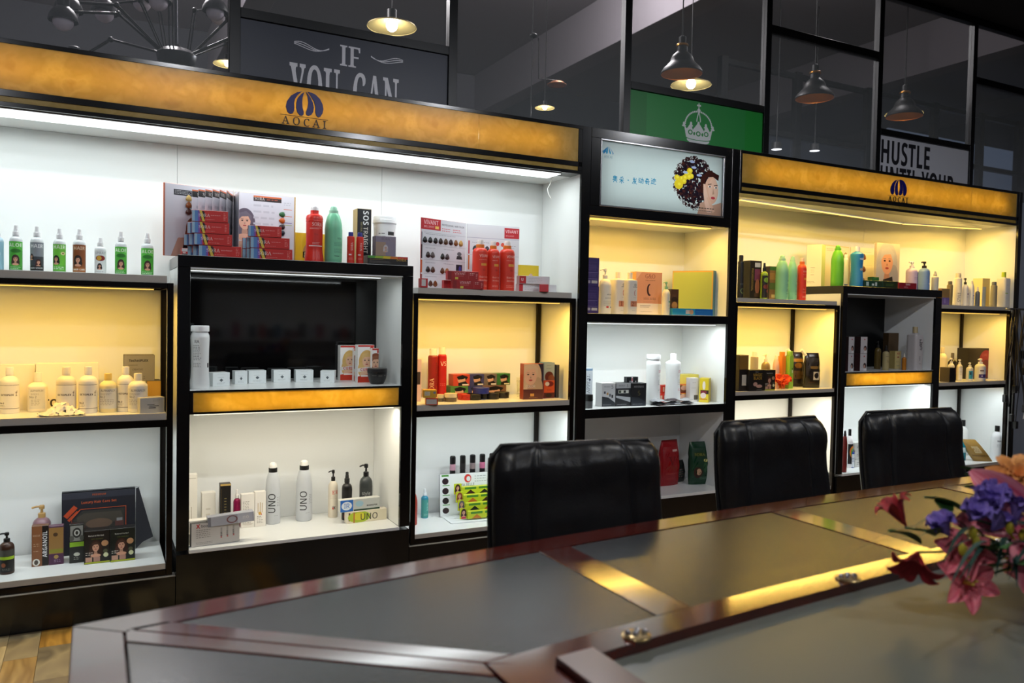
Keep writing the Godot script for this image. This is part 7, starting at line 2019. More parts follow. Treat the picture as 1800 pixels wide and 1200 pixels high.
	["bot","wax_tin","black hair wax tin between red tin and shelf post in front row","tin","",[1.7834,0.874,-0.2319,0.0379,0.033,0.0,1.0],"","tin","1d1a18","1d1a18","",0],
	["bot","wax_tin","black hair wax tin at the end of the front row beside the portrait carton","tin","",[1.8985,0.874,-0.2475,0.0416,0.033,0.0,1.0],"","tin","201c1a","201c1a","",0],
	["bot","wax_tin","black hair wax tin in second row under the blue tin, beside green carton","tin","",[1.7002,0.874,-0.2,0.0423,0.033,0.0,1.0],"","tin","1d1a18","1d1a18","",0],
	["bot","wax_tin","black hair wax tin in second row under the blue tin, beside brownish carton","tin","",[1.8156,0.874,-0.2,0.0365,0.033,0.0,1.0],"","tin","1d1a18","1d1a18","",0],
	["bot","wax_tin","royal blue hair wax tin topping the pyramid of tins","tin","",[1.7445,0.9075,-0.2,0.0456,0.033,0.0,1.0],"","tin","2a3488","2a3488","",0],
	["bot","cosmetic_jar","clear glass jar with pale lid beside the red tin","jar","",[1.542,0.874,-0.1525,0.0332,0.0439,0.0,1.0],"","tin","6a5a48","d8c8a8","",0],
	["bot","cosmetic_jar","clear glass jar with dark contents beside the yellow carton","jar","",[1.4912,0.874,-0.1689,0.0196,0.0376,0.0,1.0],"","tin","5c5044","cdbf9c","",0],
	["box","carton","white carton with red end and pale window under yellow carton","box","",[1.3881,0.874,-0.0437,0.0639,0.038,0.06,-18.0,0.0],"bg c83a22;r .06 .2 .85 .7 c4bcb4","d8a870","d8a870"],
	["box","carton","yellow carton with barcode lying on the red-ended carton","box","",[1.3782,0.912,-0.0508,0.0687,0.04,0.06,-14.0,0.0],"bg d8a83a;r .1 .2 .4 .55 d8ccb0;l .14 .3 .3 4 .1 5a5040;e .85 .35 .1 .14 8a8a9a","d0982c","d0982c"],
	["bot","glass_tumbler","stack of clear glass cups behind the portrait carton","cup","",[2.0176,0.874,-0.2537,0.0204,0.0965,0.0,1.0],"","cup","cfd6c8","cfd6c8","",1],
	["box","carton","hair colour carton with large portrait of pale long-haired woman","box","",[2.0282,0.874,-0.136,0.1222,0.1999,0.05,-5.0,0.0],"bg 2e2230;f .36 .32 .95 cfae8e dcae94;r 0 .72 1 .28 5a2c26;t COLOR .36 .64 .07 d8d4d0 n .5;l .3 .7 .4 1 .03 c8a060;r .36 .84 .2 .08 c89048;l .3 .95 .5 1 .03 c89048","8a3426","8a3426"],
	["box","carton","orange carton with dark swirl beside portrait carton","box","",[2.1493,0.874,-0.1736,0.0715,0.1026,0.06,0.0,0.0],"bg d2542a;e .5 .2 .4 .16 7a1c1a;e .3 .2 .2 .12 e8d8c8;t SOARA .5 .55 .07 8a2a1a n .7;r 0 .7 1 .3 5a1e1c;e .45 .85 .3 .1 2a1414","8a3a50","8a3a50"],
	["box","carton","pale blue carton with brown hair picture on the orange carton","box","",[2.147,0.9766,-0.1736,0.0714,0.1,0.06,0.0,0.0],"bg a8b4b0;l .3 .16 .5 1 .05 6a7470;l .25 .32 .6 1 .06 4a5450;e .5 .8 .4 .3 6a2c1c;e .7 .9 .3 .2 8a4a2c","3a6a9a","3a6a9a"],
	["box","carton","thin dark carton leaning by the steel post","box","",[2.2043,0.874,-0.1827,0.019,0.1899,0.08,0.0,0.0],"bg 3a3a48","3a3a48","3a3a48"],
	["bot","serum_bottle","small blue transparent serum bottle with white spray cap","bottle","",[1.4733,0.2115,-0.33,0.0204,0.1601,0.0,1.0],"bg 4a9c94;t SERUM .7 .4 .3 c8e0dc n .5 u;l .3 .8 .5 2 .05 b0d4d0","spray","2f8fae","e8eef0","",0],
	["bot","lotion_bottle","red lotion bottle mostly hidden behind black stile","bottle","",[1.3595,0.2115,-0.22,0.0272,0.195,0.0,1.0],"","oval","a8362c","a8362c","",0],
	["box","carton","purple carton with fine print standing on the shelf against stile","box","stacked purple cartons",[2.3673,1.3628,-0.095,0.089,0.154,0.09,0.0,0.0],"bg 3b2c66;l .2 .16 .7 1 .02 7a6ca0;l .15 .25 .75 6 .035 6a5c94;r .1 .52 .8 .01 a898c8;l .15 .56 .75 4 .035 6a5c94;r .1 .74 .8 .01 a898c8;r .1 .8 .26 .1 a8a0b0;r .45 .8 .45 .1 c8c0b8","33265a","33265a"],
	["box","carton","purple carton with fine print on top of another purple carton","box","stacked purple cartons",[2.3639,1.5168,-0.095,0.0908,0.1633,0.09,0.0,0.0],"bg 3b2c66;l .2 .16 .7 1 .02 7a6ca0;l .15 .25 .75 6 .035 6a5c94;r .1 .52 .8 .01 a898c8;l .15 .56 .75 4 .035 6a5c94;r .1 .74 .8 .01 a898c8;r .1 .8 .26 .1 a8a0b0;r .45 .8 .45 .1 c8c0b8","33265a","33265a"],
	["bot","pump_bottle","tall white bottle with white pump beside purple cartons","bottle","",[2.5001,1.3628,-0.12,0.0364,0.2733,0.0,1.0],"bg efe9d6;t ARTISAN_PURE .7 .34 .05 5a5448 n .6;l .3 .46 .6 2 .035 8a8270;l .2 .6 .75 6 .035 a09880;e .45 .84 .1 .04 c83a2c;r .7 .82 .25 .06 2a2a6a","pump","efe9d6","f2ecdc","",0],
	["bot","lotion_bottle","white square-shouldered bottle with peach band numbered one","bottle","numbered white bottles",[2.5919,1.3628,-0.12,0.0384,0.2473,0.0,1.0],"bg f3e8d6;e .75 .1 .16 .05 c8bfae;t TREATMENT .75 .17 .04 3a3630 b .4;e .75 .36 .1 .09 c8583a;e .79 .36 .09 .08 f3e8d6;l .55 .5 .4 1 .03 b0a894;r .2 .62 .8 .18 e0936a;t 1 .5 .71 .14 8a2c18 s;l .66 .66 .3 1 .03 8a4c30;l .4 .92 .5 1 .03 a09884","sqbottle","f5ecd9","f4ead4","",0],
	["bot","lotion_bottle","white square-shouldered bottle with peach band numbered two","bottle","numbered white bottles",[2.6437,1.3628,-0.075,0.0365,0.2444,0.0,1.0],"bg f3e8d6;e .75 .1 .16 .05 c8bfae;t TREATMENT .75 .17 .04 3a3630 b .4;e .75 .36 .1 .09 c8583a;e .79 .36 .09 .08 f3e8d6;l .55 .5 .4 1 .03 b0a894;r .2 .62 .8 .18 e0936a;t 2 .5 .71 .14 8a2c18 s;l .66 .66 .3 1 .03 8a4c30;l .4 .92 .5 1 .03 a09884","sqbottle","f5ecd9","f4ead4","",0],
	["box","carton","peach carton with dark crescent hair emblem and white foot","box","",[2.8197,1.3628,-0.15,0.1962,0.257,0.06,0.0,0.0],"bg d99a78;p 0 0 .22 0 0 .2 0 .3 e6b494;t G&O .54 .1 .1 8a4a3a s .4;l .36 .19 .4 1 .03 5a2c24;e .52 .42 .1 .14 3a1c1a;e .57 .41 .09 .12 d99a78;t MISS_AURA .54 .63 .07 8a5a44 s .5;l .3 .7 .45 1 .02 a8664a;r 0 .74 1 .26 efe2d2;l .18 .79 .4 2 .035 6a4a3a;l .2 .93 .5 1 .03 b09a84","d8a060","d8a060"],
	["bot","pump_bottle","small cream bottle with green pump head before green gift box","bottle","",[2.9107,1.3628,-0.07,0.0236,0.2075,0.0,1.0],"bg eee6cc;e .72 .38 .2 .05 6aa87a;l .5 .6 .45 1 .03 3a7a4a;l .55 .75 .3 2 .03 8a9a80","pump","eee6cc","8fc49a","",0],
	["box","carton","brown wood-pattern carton behind the small green pump bottle","box","",[3.026,1.3628,-0.155,0.0622,0.161,0.05,0.0,0.0],"bg 4a2e1e;e .5 .4 .4 .1 2c1a12;e .5 .62 .36 .14 a87848;e .5 .8 .3 .08 7a5030;l .2 .22 .6 2 .04 8a6848","2c1c14","2c1c14"],
	["box","gift_box","large green-fronted gift box with gold rim and blue side","box","",[3.2717,1.3628,-0.2331,0.2675,0.2868,0.1,-58.0,0.0],"bg a8b45e;r 0 0 1 .03 d0a04a;r 0 .97 1 .03 d0a04a;r 0 0 .02 1 d0a04a;r .97 0 .03 1 d0a04a;e .4 .92 .1 .03 6a6a2e","5b8a92","5b8a92"],
	["box","carton","flat cyan and blue carton lying before the green gift box","box","",[3.0892,1.3628,-0.055,0.3163,0.0412,0.05,0.0,0.0],"bg 2f9cc0;r .55 0 .45 1 1668b4;r .32 .2 .1 .6 d8c8b8;e .46 .5 .05 .4 d0a078;l .58 .4 .4 1 .2 4a90cc","2a90b8","2a90b8"],
	["box","carton","pale blue-white carton half hidden behind stile","box","",[2.3926,0.818,-0.145,0.0709,0.2253,0.05,0.0,0.0],"bg dfe8ee;r .3 0 .7 .06 8aa8c4;t APPEAL .6 .4 .3 6a7480 s .5 u;e .72 .3 .08 .03 2a3a5a","c8d4dc","c8d4dc"],
	["bot","cosmetic_jar","black ribbed jar with grey base at shelf edge","jar","",[2.3669,0.818,-0.06,0.0211,0.0791,0.0,1.0],"","tin","6a6c6c","161616","",0],
	["box","carton","light grey hair colour carton marked 5 with plus sign","box","",[2.5207,0.818,-0.1215,0.0911,0.139,0.075,-4.0,0.0],"bg c4c6c8;t MYSTIQUE .4 .16 .09 6a6c70 s .5;t 5 .78 .16 .15 4a4c50 n;r .15 .35 .13 .1 4a4c52;r .36 .4 .13 .1 b8905a;r .55 .46 .13 .12 5a6068;r .72 .5 .13 .13 2a2c30;p 0 .56 .5 .62 1 .84 1 1 0 1 32363c;l .1 .92 .7 1 .03 c4c6c8","cfcccb","cfcccb"],
	["box","carton","dark and light banded hair colour carton marked 5 with plus sign","box","",[2.6236,0.818,-0.1183,0.1037,0.1369,0.075,-4.0,0.0],"bg 2e3034;r 0 0 1 .22 a8abae;t MYSTIQUE .4 .12 .08 4a4c50 s .45;t 5 .78 .12 .12 4a4c50 n;r .16 .3 .7 .14 d0d2c8;r .2 .32 .15 .1 3a4a3a;r .52 .32 .15 .1 2a2c30;p 0 .54 1 .62 1 .84 0 .62 b8bcc0;l .1 .92 .7 1 .03 c4c6c8","26282c","26282c"],
	["box","carton","black hair colour carton marked 5 with plus sign","box","",[2.724,0.818,-0.1013,0.1034,0.1362,0.075,-4.0,0.0],"bg 1c1d21;t MYSTIQUE .5 .16 .1 c8cacc s .7;t 5 .52 .45 .2 6a6238 n;p 0 .6 .5 .64 1 .84 1 1 0 1 2e323a;l .1 .92 .7 1 .03 a8abae","17181b","17181b"],
	["box","carton","small black carton with white and red letters standing on the grey cartons","box","",[2.714,0.925,-0.135,0.0839,0.062,0.03,0.0,0.0],"bg 1a1a1c;t MEN .28 .6 .3 d8d8dc b .5 u;t MEN .78 .6 .3 d8d8dc b .5 u;r .4 0 .12 1 d0ccd0;r .42 .1 .08 .3 b02c30","2a2a2c","2a2a2c"],
	["bot","lotion_bottle","white shoulder bottle with pink letters beside black carton","bottle","",[2.8748,0.818,-0.13,0.0462,0.3018,0.0,1.0],"bg f0f2f0;t DR .72 .2 .12 d0506a s .3;l .56 .32 .4 1 .03 a8a8a8;l .56 .44 .4 4 .04 a0a4a4;l .56 .7 .4 2 .04 c0c4c4","waist","f1f3f1","f4f4f4","",0],
	["bot","lotion_bottle","white waisted bottle with crimson letters behind dye cartons","bottle","",[3.0435,0.818,-0.15,0.0495,0.307,0.0,1.0],"bg f0f2f0;t DR .72 .2 .12 d0506a s .3;l .56 .32 .4 1 .03 a8a8a8;l .56 .44 .4 4 .04 a0a4a4;l .56 .7 .4 2 .04 d05060","waist2","f1f3f1","f4f4f4","",0],
	["box","carton","pale yellow carton behind the white narrow carton","box","",[3.2586,0.818,-0.29,0.1602,0.1645,0.08,0.0,0.0],"bg e0d05a;e .4 .5 .05 .2 efe6a0","c8b640","c8b640"],
	["box","carton","narrow white carton between two yellow cartons","box","",[3.2097,0.818,-0.1623,0.0647,0.1517,0.04,0.0,0.0],"bg e4e0de;l .3 .2 .5 1 .04 9a9490;l .2 .4 .6 2 .03 c0bab4;r .5 .72 .5 .2 5a5650","d8d4d0","d8d4d0"],
	["box","carton","bright yellow carton with white hand picture and red band","box","",[3.283,0.818,-0.1244,0.06,0.1523,0.085,-50.0,0.0],"bg e3c92e;e .5 .3 .16 .18 efe4da;r .15 .5 .9 .16 2a2018;r .2 .53 .6 .1 8a2c3c;e .45 .72 .3 .12 efdcd0;r .1 .86 .8 .03 c02a20","c2aa24","c2aa24"],
	["box","carton","red and yellow hair dye carton with woman lying before white bottle, at the bottom","box","red and yellow dye cartons",[3.1102,0.818,-0.2145,0.2782,0.0524,0.045,0.0,0.0],"bg e03a20;p .5 0 1 0 1 1 .7 1 e8b030;p .5 .2 .62 0 .72 .3 .8 1 .6 1 7a4428;e .7 .4 .1 .3 e0b096;r .15 .2 .1 .65 e8dcd8;r .05 .2 .05 .6 f0c8a8;l .28 .4 .1 2 .2 e8a040","c83420","c83420"],
	["box","carton","red and yellow hair dye carton with woman lying before white bottle, on top","box","red and yellow dye cartons",[3.1284,0.8704,-0.227,0.2611,0.052,0.045,0.0,0.0],"bg e03a20;p .5 0 1 0 1 1 .7 1 e8b030;p .5 .2 .62 0 .72 .3 .8 1 .6 1 7a4428;e .7 .4 .1 .3 e0b096;r .15 .2 .1 .65 e8dcd8;r .05 .2 .05 .6 f0c8a8;l .28 .4 .1 2 .2 e8a040","c83420","c83420"],
	["bot","lotion_bottle","slim black bottle with circle emblem beside black carton","bottle","",[3.515,1.481,-0.08,0.0193,0.2759,0.0,1.0],"bg 17181a;l .2 .6 .6 2 .03 8a8c90;e .5 .82 .3 .08 6a7a4a;e .55 .82 .22 .06 17181a","can","17181a","141414","",0],
	["box","carton","black carton with gold sideways lettering and colour picture side","box","",[3.6653,1.481,-0.1425,0.0995,0.2481,0.085,0.0,0.0],"bg 201a16;t PROFESSIONAL .18 .5 .16 c8a850 n .75 v;r .4 .05 .5 .12 c8ccd0;r .4 .22 .5 .3 7a3a5a;e .65 .68 .2 .2 a86a50;r .4 .85 .5 .1 4a3428","120e0c","120e0c"],
	["bot","oil_bottle","lime green oil bottle with black cap and dark label","bottle","",[3.7089,1.481,-0.07,0.0229,0.2339,0.0,1.0],"bg 2a2620;e .5 .2 .3 .12 8ab030;e .45 .5 .3 .1 8a3a2a;e .7 .7 .2 .08 a84a3a","spray","a0c030","1a1a18","",0],
	["box","carton","brown carton with green lettering beside lime oil bottle","box","",[3.8411,1.481,-0.145,0.0669,0.2202,0.05,0.0,0.0],"bg 8a6436;r 0 0 1 .12 3a6a2c;r 0 .2 1 .2 a87a3c;r 0 .5 1 .2 5a6a30;r .3 .85 .5 .1 d8b870","3a2a1c","3a2a1c"],
	["bot","shampoo_bottle","mint green rounded shampoo bottle on far shelf frame, beside the brown carton","bottle","mint bottles on the far shelf frame",[3.898,1.481,-0.1,0.043,0.2973,0.0,1.0],"bg 8fd0a6;t SORA .72 .3 .1 3c6c58 s .3;l .5 .44 .45 3 .04 4f8a70;l .5 .66 .45 3 .04 3f6a58;l .5 .82 .4 2 .03 4f8a70","oval","8fd0a6","a9dcb9","",0],
	["bot","shampoo_bottle","mint green rounded shampoo bottle on far shelf frame, beside the red bottle","bottle","mint bottles on the far shelf frame",[4.0138,1.481,-0.12,0.0325,0.2969,0.0,1.0],"bg 8fd0a6;t SORA .72 .3 .1 3c6c58 s .3;l .5 .44 .45 3 .04 4f8a70;l .5 .66 .45 3 .04 3f6a58;l .5 .82 .4 2 .03 4f8a70","oval","8fd0a6","a9dcb9","",0],
	["bot","developer_bottle","red developer bottle with orange neck beside the mint bottles","bottle","",[4.0819,1.481,-0.1,0.0298,0.2878,0.0,1.0],"bg dc3a24;t VIVANT .62 .1 .1 f8e8e0 n .66;l .3 .2 .5 1 .03 f4c8b8;r .4 .3 .34 .07 e8a040;l .5 .46 .2 2 .03 701810;t Hair_Color .6 .68 .07 f8e0d4 s .6;t Developer .6 .77 .07 f8e0d4 s .6;l .3 .9 .55 2 .035 f4c8b8","vivant","dc4a26","efd0b8","e8702a",0],
	["box","carton","tall white carton with pale green side on far cabinet corner","box","",[4.4112,1.5893,-0.2772,0.1048,0.2973,0.1,-62.0,0.0],"bg efe6d0;l .3 .55 .3 1 .03 5a5440;l .3 .6 .3 3 .03 c8bfa8;l .3 .72 .3 1 .03 5a5440;l .08 .88 .6 2 .03 8a8268","c4d48c","c4d48c"],
	["bot","shampoo_bottle","bright green bottle with green cap on the far cabinet","bottle","",[4.4474,1.5893,-0.12,0.0423,0.2883,0.0,1.0],"bg 62b52e;l .55 .35 .4 1 .04 1c4010;e .8 .52 .16 .12 16300c;l .5 .74 .45 1 .03 1c4010;l .6 .86 .35 1 .03 1c4010","oval","62b52e","58aa2a","",0],
	["bot","tube_bottle","slim white tube behind the bright green bottle","bottle","",[4.6271,1.5893,-0.2,0.017,0.2372,0.0,1.0],"bg e8ecec;r 0 .92 1 .06 2a4aa8","tube","e8ecec","f0f0ee","",0],
	["bot","shampoo_bottle","sky blue waisted bottle with pale lilac cap","bottle","",[4.5956,1.5893,-0.08,0.0459,0.2842,0.0,1.0],"bg 2f86c4;e .6 .14 .3 .04 d8e4f0;l .3 .3 .6 3 .04 1c5c94;e .5 .5 .14 .05 c8b8a0","waist2","2f86c4","d8d4e8","",0],
	["box","picture_card","display card with portrait of long silver-haired woman","card","",[5.0031,1.5893,-0.15,0.256,0.3325,0.02,0.0,0.0],"bg cbbfb2;f .46 .4 .95 b4b0b2 dca080;p .3 .8 .7 .72 .75 .9 .3 .92 222222;t AZIO .52 .94 .12 f4f4f4 b .7","b8ac9e","b8ac9e"],
	["box","carton","small dark green carton pair lying before the display card","box","",[4.7149,1.5893,-0.055,0.1959,0.0479,0.05,0.0,0.0],"bg 1f4a34;r .1 .2 .14 .6 c8d8cc;r .4 .45 .12 .3 d8e0d8;r .58 .25 .1 .55 d8e0d8;r .75 .1 .2 .8 2a3a22","163424","163424"],
	["box","carton","dark green carton lying beside the crimson carton","box","",[4.8956,1.5893,-0.055,0.1651,0.0506,0.05,0.0,0.0],"bg 24361c;l .2 .4 .5 2 .2 6a8a3a","141c10","141c10"],
	["box","carton","olive green small carton resting on the dark green cartons","box","",[4.7465,1.6343,-0.06,0.0716,0.03,0.04,0.0,0.0],"bg 3a7a3a;l .2 .4 .6 1 .2 a8d07a","2a5a2a","2a5a2a"],
	["box","carton","flat crimson carton with white script at the pump bottles","box","",[5.0689,1.5893,-0.045,0.1948,0.0445,0.05,0.0,0.0],"bg 9a1c2a;t SAMA .5 .3 .3 f0dcdc b .4;t salon .4 .75 .3 e8b8b8 s .4","7a1620","7a1620"],
	["bot","pump_bottle","lilac pump bottle with white pump behind crimson carton","bottle","",[5.2466,1.5893,-0.12,0.0417,0.2187,0.0,1.0],"bg b9a9cf;l .3 .3 .5 3 .06 8a7aa8","pump","b9a9cf","ece6ea","",0],
	["bot","pump_bottle","periwinkle blue pump bottle with black pump","bottle","",[5.288,1.5893,-0.05,0.0393,0.2171,0.0,1.0],"bg 7f9fd0;l .3 .25 .5 3 .06 5a7ab0;e .6 .7 .1 .06 d8e4f4","pump","7f9fd0","1b1a1c","",0],
	["bot","spray_bottle","white trigger bottle at the edge of the far cabinet","bottle","",[5.4029,1.5893,-0.04,0.0244,0.1419,0.0,1.0],"","spray","e9e0cc","d8d0bc","",0],
	["box","carton","brown and purple carton at the foot of olive can","box","",[5.5663,1.485,-0.085,0.0885,0.125,0.05,0.0,0.0],"bg 9a7a4a;r 0 .55 1 .45 6a5aa0;r .3 .6 .2 .3 8a7ac0","8a6a44","8a6a44"],
	["bot","spray_can","olive grey spray can beside brown carton","can","",[5.6721,1.485,-0.1,0.0211,0.186,0.0,1.0],"","can","8a7a52","6a6050","",0],
	["bot","spray_can","tall white spray can with dark sideways letters","can","",[5.7697,1.485,-0.1,0.0269,0.2512,0.0,1.0],"bg efe8d8;t STYLE .3 .7 .3 3a342c n .4 u","can","efe8d8","e0d4bc","",0],
	["bot","pump_bottle","white bottle with black pump and violet label mark","bottle","",[5.8289,1.485,-0.08,0.0249,0.2221,0.0,1.0],"bg ece8e4;r .4 .3 .5 .07 4a2a7a;l .3 .5 .6 2 .05 9a949a","pump","ece8e4","161414","",0],
	["bot","lotion_bottle","white bottle with violet label mark and white cap","bottle","",[5.8775,1.485,-0.06,0.021,0.1969,0.0,1.0],"bg ece8e4;r .4 .3 .5 .07 4a2a7a;l .3 .5 .6 2 .05 9a949a","oval","ece8e4","f0ece6","",0],
	["bot","spray_bottle","small slate grey spray bottle with white top","bottle","",[5.9239,1.485,-0.04,0.0172,0.1496,0.0,1.0],"","spray","6a707c","e8e4dc","",0],
	["box","carton","pale gold carton with blue-grey panel behind small spray","box","",[6.193,1.485,-0.18,0.0973,0.2295,0.08,0.0,0.0],"bg dcc47a;r 0 .3 .5 .7 8a9cb8","e4d49a","e4d49a"],
	["bot","spray_can","grey metal spray can with dark cap by the white bottle","can","",[6.166,1.485,-0.06,0.0232,0.1988,0.0,1.0],"","can","8c8672","6a6a68","",0],
	["bot","lotion_bottle","large white bottle with lime green cap at the far end","bottle","",[6.2887,1.485,-0.06,0.0387,0.2805,0.0,1.0],"bg e8e4da;l .2 .2 .5 1 .03 a0a890;r 0 .5 .5 .03 9ac03a","sqbottle","e8e4da","b4cc2e","",0],
	["box","carton","tall dark carton with bronze side against the black stile","box","",[3.5463,0.885,-0.095,0.078,0.2312,0.07,0.0,0.0],"bg 8a6428;r 0 .4 1 .6 1a1512;r .3 .55 .5 .3 c8c0b0","1b1613","1b1613"],
	["box","carton","black hair dye carton with gold letters and sleeping woman","box","",[3.6385,0.885,-0.0667,0.1336,0.1363,0.06,0.0,0.0],"bg 191614;t MAGIC .55 .24 .13 b08a30 b .6;t BLACK .55 .4 .13 b08a30 b .6;t New .5 .1 .07 c8c0b4 s;e .4 .68 .14 .1 c89a88;e .66 .78 .2 .08 c89a88;l .5 .94 .4 1 .04 c8c0b4","120f0d","120f0d"],
	["box","carton","dark hair colour carton with red-haired woman beside black dye carton","box","",[3.76,0.885,-0.0671,0.0936,0.1342,0.05,0.0,0.0],"bg 1e1712;t Natural_Herbal .46 .16 .07 e8e4d8 b .6;t color_shampoo .5 .25 .05 a8b040 n .5;f .44 .5 .46 3c1e12 dca486;e .8 .4 .14 .09 c89468;e .82 .64 .09 .06 5a5a40;l .05 .66 .3 2 .06 f0e8d8;e .84 .76 .1 .07 e0e0b0;r .05 .8 .26 .14 c89a82;r .36 .8 .26 .14 b88a78;r 0 .95 1 .05 b6c02e","16120f","16120f"],
	["bot","tube_bottle","silver twisted pouch with white cap behind black carton","pouch","",[3.7728,0.885,-0.2,0.0256,0.2455,0.0,1.0],"","tube","a89c84","efe8da","",0],
	["bot","pump_bottle","bronze pump bottle with cream pump behind black carton","bottle","",[3.8564,0.885,-0.18,0.0292,0.2385,0.0,1.0],"","pump","8a7448","efe4c8","",0],
	["bot","lotion_bottle","pale pink bottle beside the orange tube","bottle","",[3.9097,0.885,-0.14,0.0218,0.2288,0.0,1.0],"bg e0b8a4;l .6 .6 .3 2 .05 c86a5a","oval","e0b8a4","efe0cc","",0],
	["bot","tube_bottle","tall orange square tube between pink bottle and green tube","tube","",[3.9641,0.885,-0.14,0.02,0.2477,0.0,1.0],"bg e8862a;l .5 .5 .4 3 .04 f4d0a0","prism","e8862a","e8862a","",0],
	["bot","tube_bottle","tall lime green square tube by the steel post","tube","",[4.013,0.885,-0.12,0.0209,0.2524,0.0,1.0],"bg 8fbf45;r .6 .44 .3 .1 d8e4b8;e .7 .4 .12 .03 2a4a1c","prism","8fbf45","8fbf45","",0],
	["box","carton","white and maroon carton with dark-haired woman, lower carton by the stile","box","white and maroon cartons in the dark niche",[4.5314,0.9975,-0.075,0.0578,0.125,0.05,0.0,0.0],"bg c8c4c6;e .7 .7 .22 .16 2a1614;e .66 .74 .12 .1 c89a88;p .5 1 .6 .84 .95 .84 1 1 e0dcdc;l .15 .8 .3 1 .03 3a3436;e .6 .16 .08 .04 b03a3a","3a1a1e","3a1a1e"],
	["box","carton","white and maroon carton with dark-haired woman, upper carton by the stile","box","white and maroon cartons in the dark niche",[4.5375,1.1225,-0.08,0.0578,0.118,0.05,0.0,0.0],"bg c8c4c6;e .7 .7 .22 .16 2a1614;e .66 .74 .12 .1 c89a88;p .5 1 .6 .84 .95 .84 1 1 e0dcdc;l .15 .8 .3 1 .03 3a3436;e .6 .16 .08 .04 b03a3a","2e1c1e","2e1c1e"],
	["box","carton","white and maroon carton with dark-haired woman, lower carton away from the stile","box","white and maroon cartons in the dark niche",[4.6599,0.9975,-0.075,0.0709,0.125,0.05,0.0,0.0],"bg c8c4c6;e .7 .7 .22 .16 2a1614;e .66 .74 .12 .1 c89a88;p .5 1 .6 .84 .95 .84 1 1 e0dcdc;l .15 .8 .3 1 .03 3a3436;e .6 .16 .08 .04 b03a3a","3a1a1e","3a1a1e"],
	["box","carton","white and maroon carton with dark-haired woman, upper carton away from the stile","box","white and maroon cartons in the dark niche",[4.6662,1.1225,-0.08,0.0709,0.118,0.05,0.0,0.0],"bg c8c4c6;e .7 .7 .22 .16 2a1614;e .66 .74 .12 .1 c89a88;p .5 1 .6 .84 .95 .84 1 1 e0dcdc;l .15 .8 .3 1 .03 3a3436;e .6 .16 .08 .04 b03a3a","2e1c1e","2e1c1e"],
	["bot","pump_bottle","dark gold bottle with black cap deep in the dark niche","bottle","",[5.0018,0.9975,-0.2,0.023,0.2131,0.0,1.0],"","pump","5c4a20","14110d","",0],
	["bot","pump_bottle","cream bottle with black cap in the dark niche","bottle","",[4.9472,0.9975,-0.09,0.0225,0.1797,0.0,1.0],"bg b0a070;l .2 .14 .6 1 .05 3a301c;l .3 .4 .4 3 .05 6a5a38","spray","b0a070","14110d","",0],
	["box","carton","dark brown tall carton at the back of the dark niche","box","",[5.3106,0.9975,-0.325,0.1191,0.2675,0.05,0.0,0.0],"bg 4a3418","3a2a16","3a2a16"],
	["box","carton","small cream carton with red print beside amber bottle","box","",[5.207,0.9975,-0.2063,0.0714,0.133,0.05,0.0,0.0],"bg c8b478;t RED .55 .14 .1 a83a2a b .6;e .5 .34 .12 .05 8a3a2a;l .2 .55 .6 3 .05 6a5a3a;l .3 .8 .5 2 .04 3a5a7a","a89458","a89458"],
	["bot","serum_bottle","small amber glass bottle with pale cap","bottle","",[5.1244,0.9975,-0.07,0.015,0.1219,0.0,1.0],"","spray","b8721c","d8d0c0","",0],
	["bot","lotion_bottle","large square white bottle with black script and gold cap","bottle","",[5.2532,0.9975,-0.08,0.0434,0.3197,0.0,1.0],"bg c9c4c4;t hair .5 .2 .3 1c1a1a B .26 v;t body .7 .3 .3 1c1a1a B .3 v;t care .5 .68 .2 2a2828 n .2 v;l .4 .84 .4 1 .03 3a3838","sqbottle","c9c4c4","b8a884","8a7430",0],
	["bot","lotion_bottle","cream round bottle half hidden behind the black stile","bottle","",[5.7606,0.9,-0.2,0.0335,0.2592,0.0,1.0],"","round","efe0b8","efe0b8","",0],
	["bot","lotion_bottle","black bottle with grey cap and pink flower print","bottle","",[5.8423,0.9,-0.17,0.0275,0.2155,0.0,1.0],"bg 1a1512;e .6 .5 .3 .2 a86a6a;e .5 .4 .16 .1 d8b0a8","square","1a1512","6a6258","",0],
	["bot","pump_bottle","white pump bottle standing behind the black carton","bottle","",[5.7391,0.9,-0.11,0.0232,0.1836,0.0,1.0],"","pump","e8e0d0","f0e8d8","",0],
	["box","carton","black carton with grey side lying open at shelf front","box","",[5.6303,0.9,-0.065,0.0758,0.1111,0.08,0.0,0.0],"bg 15110f","4a3e30","4a3e30"],
	["bot","pump_bottle","clear sanitizer bottle with white pump and white label beside black carton","bottle","",[5.8596,0.9,-0.1213,0.0214,0.1732,0.0,1.0],"bg e6e2dc;l .2 .3 .6 3 .12 b8b0a8","pump","d8d0b8","f2eee4","",0],
	["bot","pump_bottle","clear sanitizer bottle with white pump and small cyan label","bottle","",[5.9251,0.9,-0.0799,0.0251,0.1483,0.0,1.0],"bg dcd8d2;r 0 .1 .5 .8 3a9ab8;r .1 .2 .2 .3 1c3a5a","pump","d8d4c4","f2eee4","",0],
	["bot","pump_bottle","clear sanitizer bottle with white pump and purple-footed label","bottle","",[6.0308,0.9,-0.0625,0.0385,0.1797,0.0,1.0],"bg e4e0dc;r 0 .55 1 .3 4a3a7a;r .2 .65 .1 .1 e8e0f0;r .1 .2 .3 .1 6a4a3a","pump","d8d4c4","f4f0ea","",0],
	["box","gift_box","black gift box with crimson face and worn corner","box","",[6.271,0.9,-0.25,0.3496,0.2494,0.1,0.0,0.0],"bg 1b100e;e .66 .4 .26 .34 9c1c28;e .66 .68 .22 .3 6a141c;t LUXE .6 .22 .09 c86a6a n .3;l .45 .4 .1 4 .05 c8a8a0","120b0a","120b0a"],
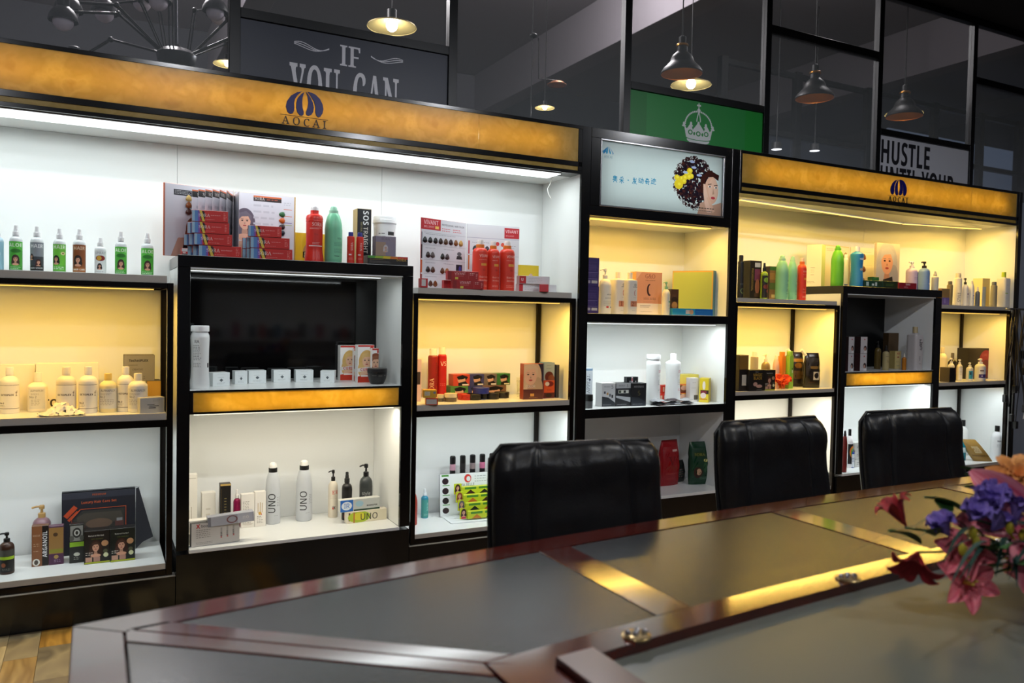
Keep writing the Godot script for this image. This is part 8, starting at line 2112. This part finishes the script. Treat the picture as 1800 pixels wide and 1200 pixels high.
	["bot","lotion_bottle","dark red slim bottle with black neck in lower far niche","bottle","",[4.4959,0.2933,-0.05,0.0183,0.2929,0.0,1.0],"","oval","7a2420","1b1716","",0],
	["bot","lotion_bottle","white bottle with black cap and rainbow label","bottle","",[4.6798,0.2933,-0.16,0.0246,0.2771,0.0,1.0],"bg 1a1a1c;e .6 .4 .4 .3 d87a2a;e .65 .45 .3 .25 4a9a4a;e .7 .5 .2 .2 1a1a1c","round","e8e4e4","141414","",0],
	["bot","serum_bottle","small cobalt blue bottle with dark cap","bottle","",[4.6923,0.2933,-0.1509,0.0207,0.154,0.0,1.0],"bg dfe4ea;l .3 .3 .5 3 .12 5a6a9a","spray","1c3c9a","161a2a","",0],
	["box","carton","white dye carton with turquoise ribbon, bottom of small stack","box","small stack of white dye cartons",[4.7698,0.2933,-0.165,0.1031,0.058,0.05,0.0,0.0],"bg d6d6d2;l .2 .4 .6 2 .2 3a3c3e;p .8 .2 1 .1 1 .9 .85 .9 4ab0a8","c8c8c4","c8c8c4"],
	["box","carton","white dye carton with turquoise ribbon, middle of small stack","box","small stack of white dye cartons",[4.767,0.3533,-0.165,0.103,0.058,0.05,0.0,0.0],"bg d6d6d2;l .2 .4 .6 2 .2 3a3c3e;p .8 .2 1 .1 1 .9 .85 .9 4ab0a8","c8c8c4","c8c8c4"],
	["box","carton","white dye carton with turquoise ribbon, top of small stack","box","small stack of white dye cartons",[4.7643,0.4133,-0.165,0.1029,0.058,0.05,0.0,0.0],"bg d6d6d2;l .2 .4 .6 2 .2 3a3c3e;p .8 .2 1 .1 1 .9 .85 .9 4ab0a8","c8c8c4","c8c8c4"],
	["bot","developer_bottle","white developer bottle with black screw cap beside the seat back","bottle","",[5.9956,0.25,-0.24,0.0322,0.3144,0.0,1.0],"","round","eceeec","161616","",0],
	["bot","developer_bottle","white developer bottle with black screw cap behind the jar","bottle","",[6.2775,0.25,-0.34,0.0372,0.2942,0.0,1.0],"","round","eceeec","161616","",0],
	["bot","cosmetic_jar","white-lidded jar with brown label leaning bags beside it","jar","",[5.7806,0.25,-0.06,0.0269,0.2712,0.0,1.0],"","bucket","8a4a2c","eef0ee","",0],
	["bot","developer_bottle","large white bottle with black cap at the end of low shelf","bottle","",[6.3593,0.25,-0.1048,0.0453,0.2737,0.0,1.0],"bg eaecee;t ion .25 .12 .1 3a3c40 b .4;l .1 .3 .3 4 .05 a8acb0","round","eaecee","141414","",0],
]
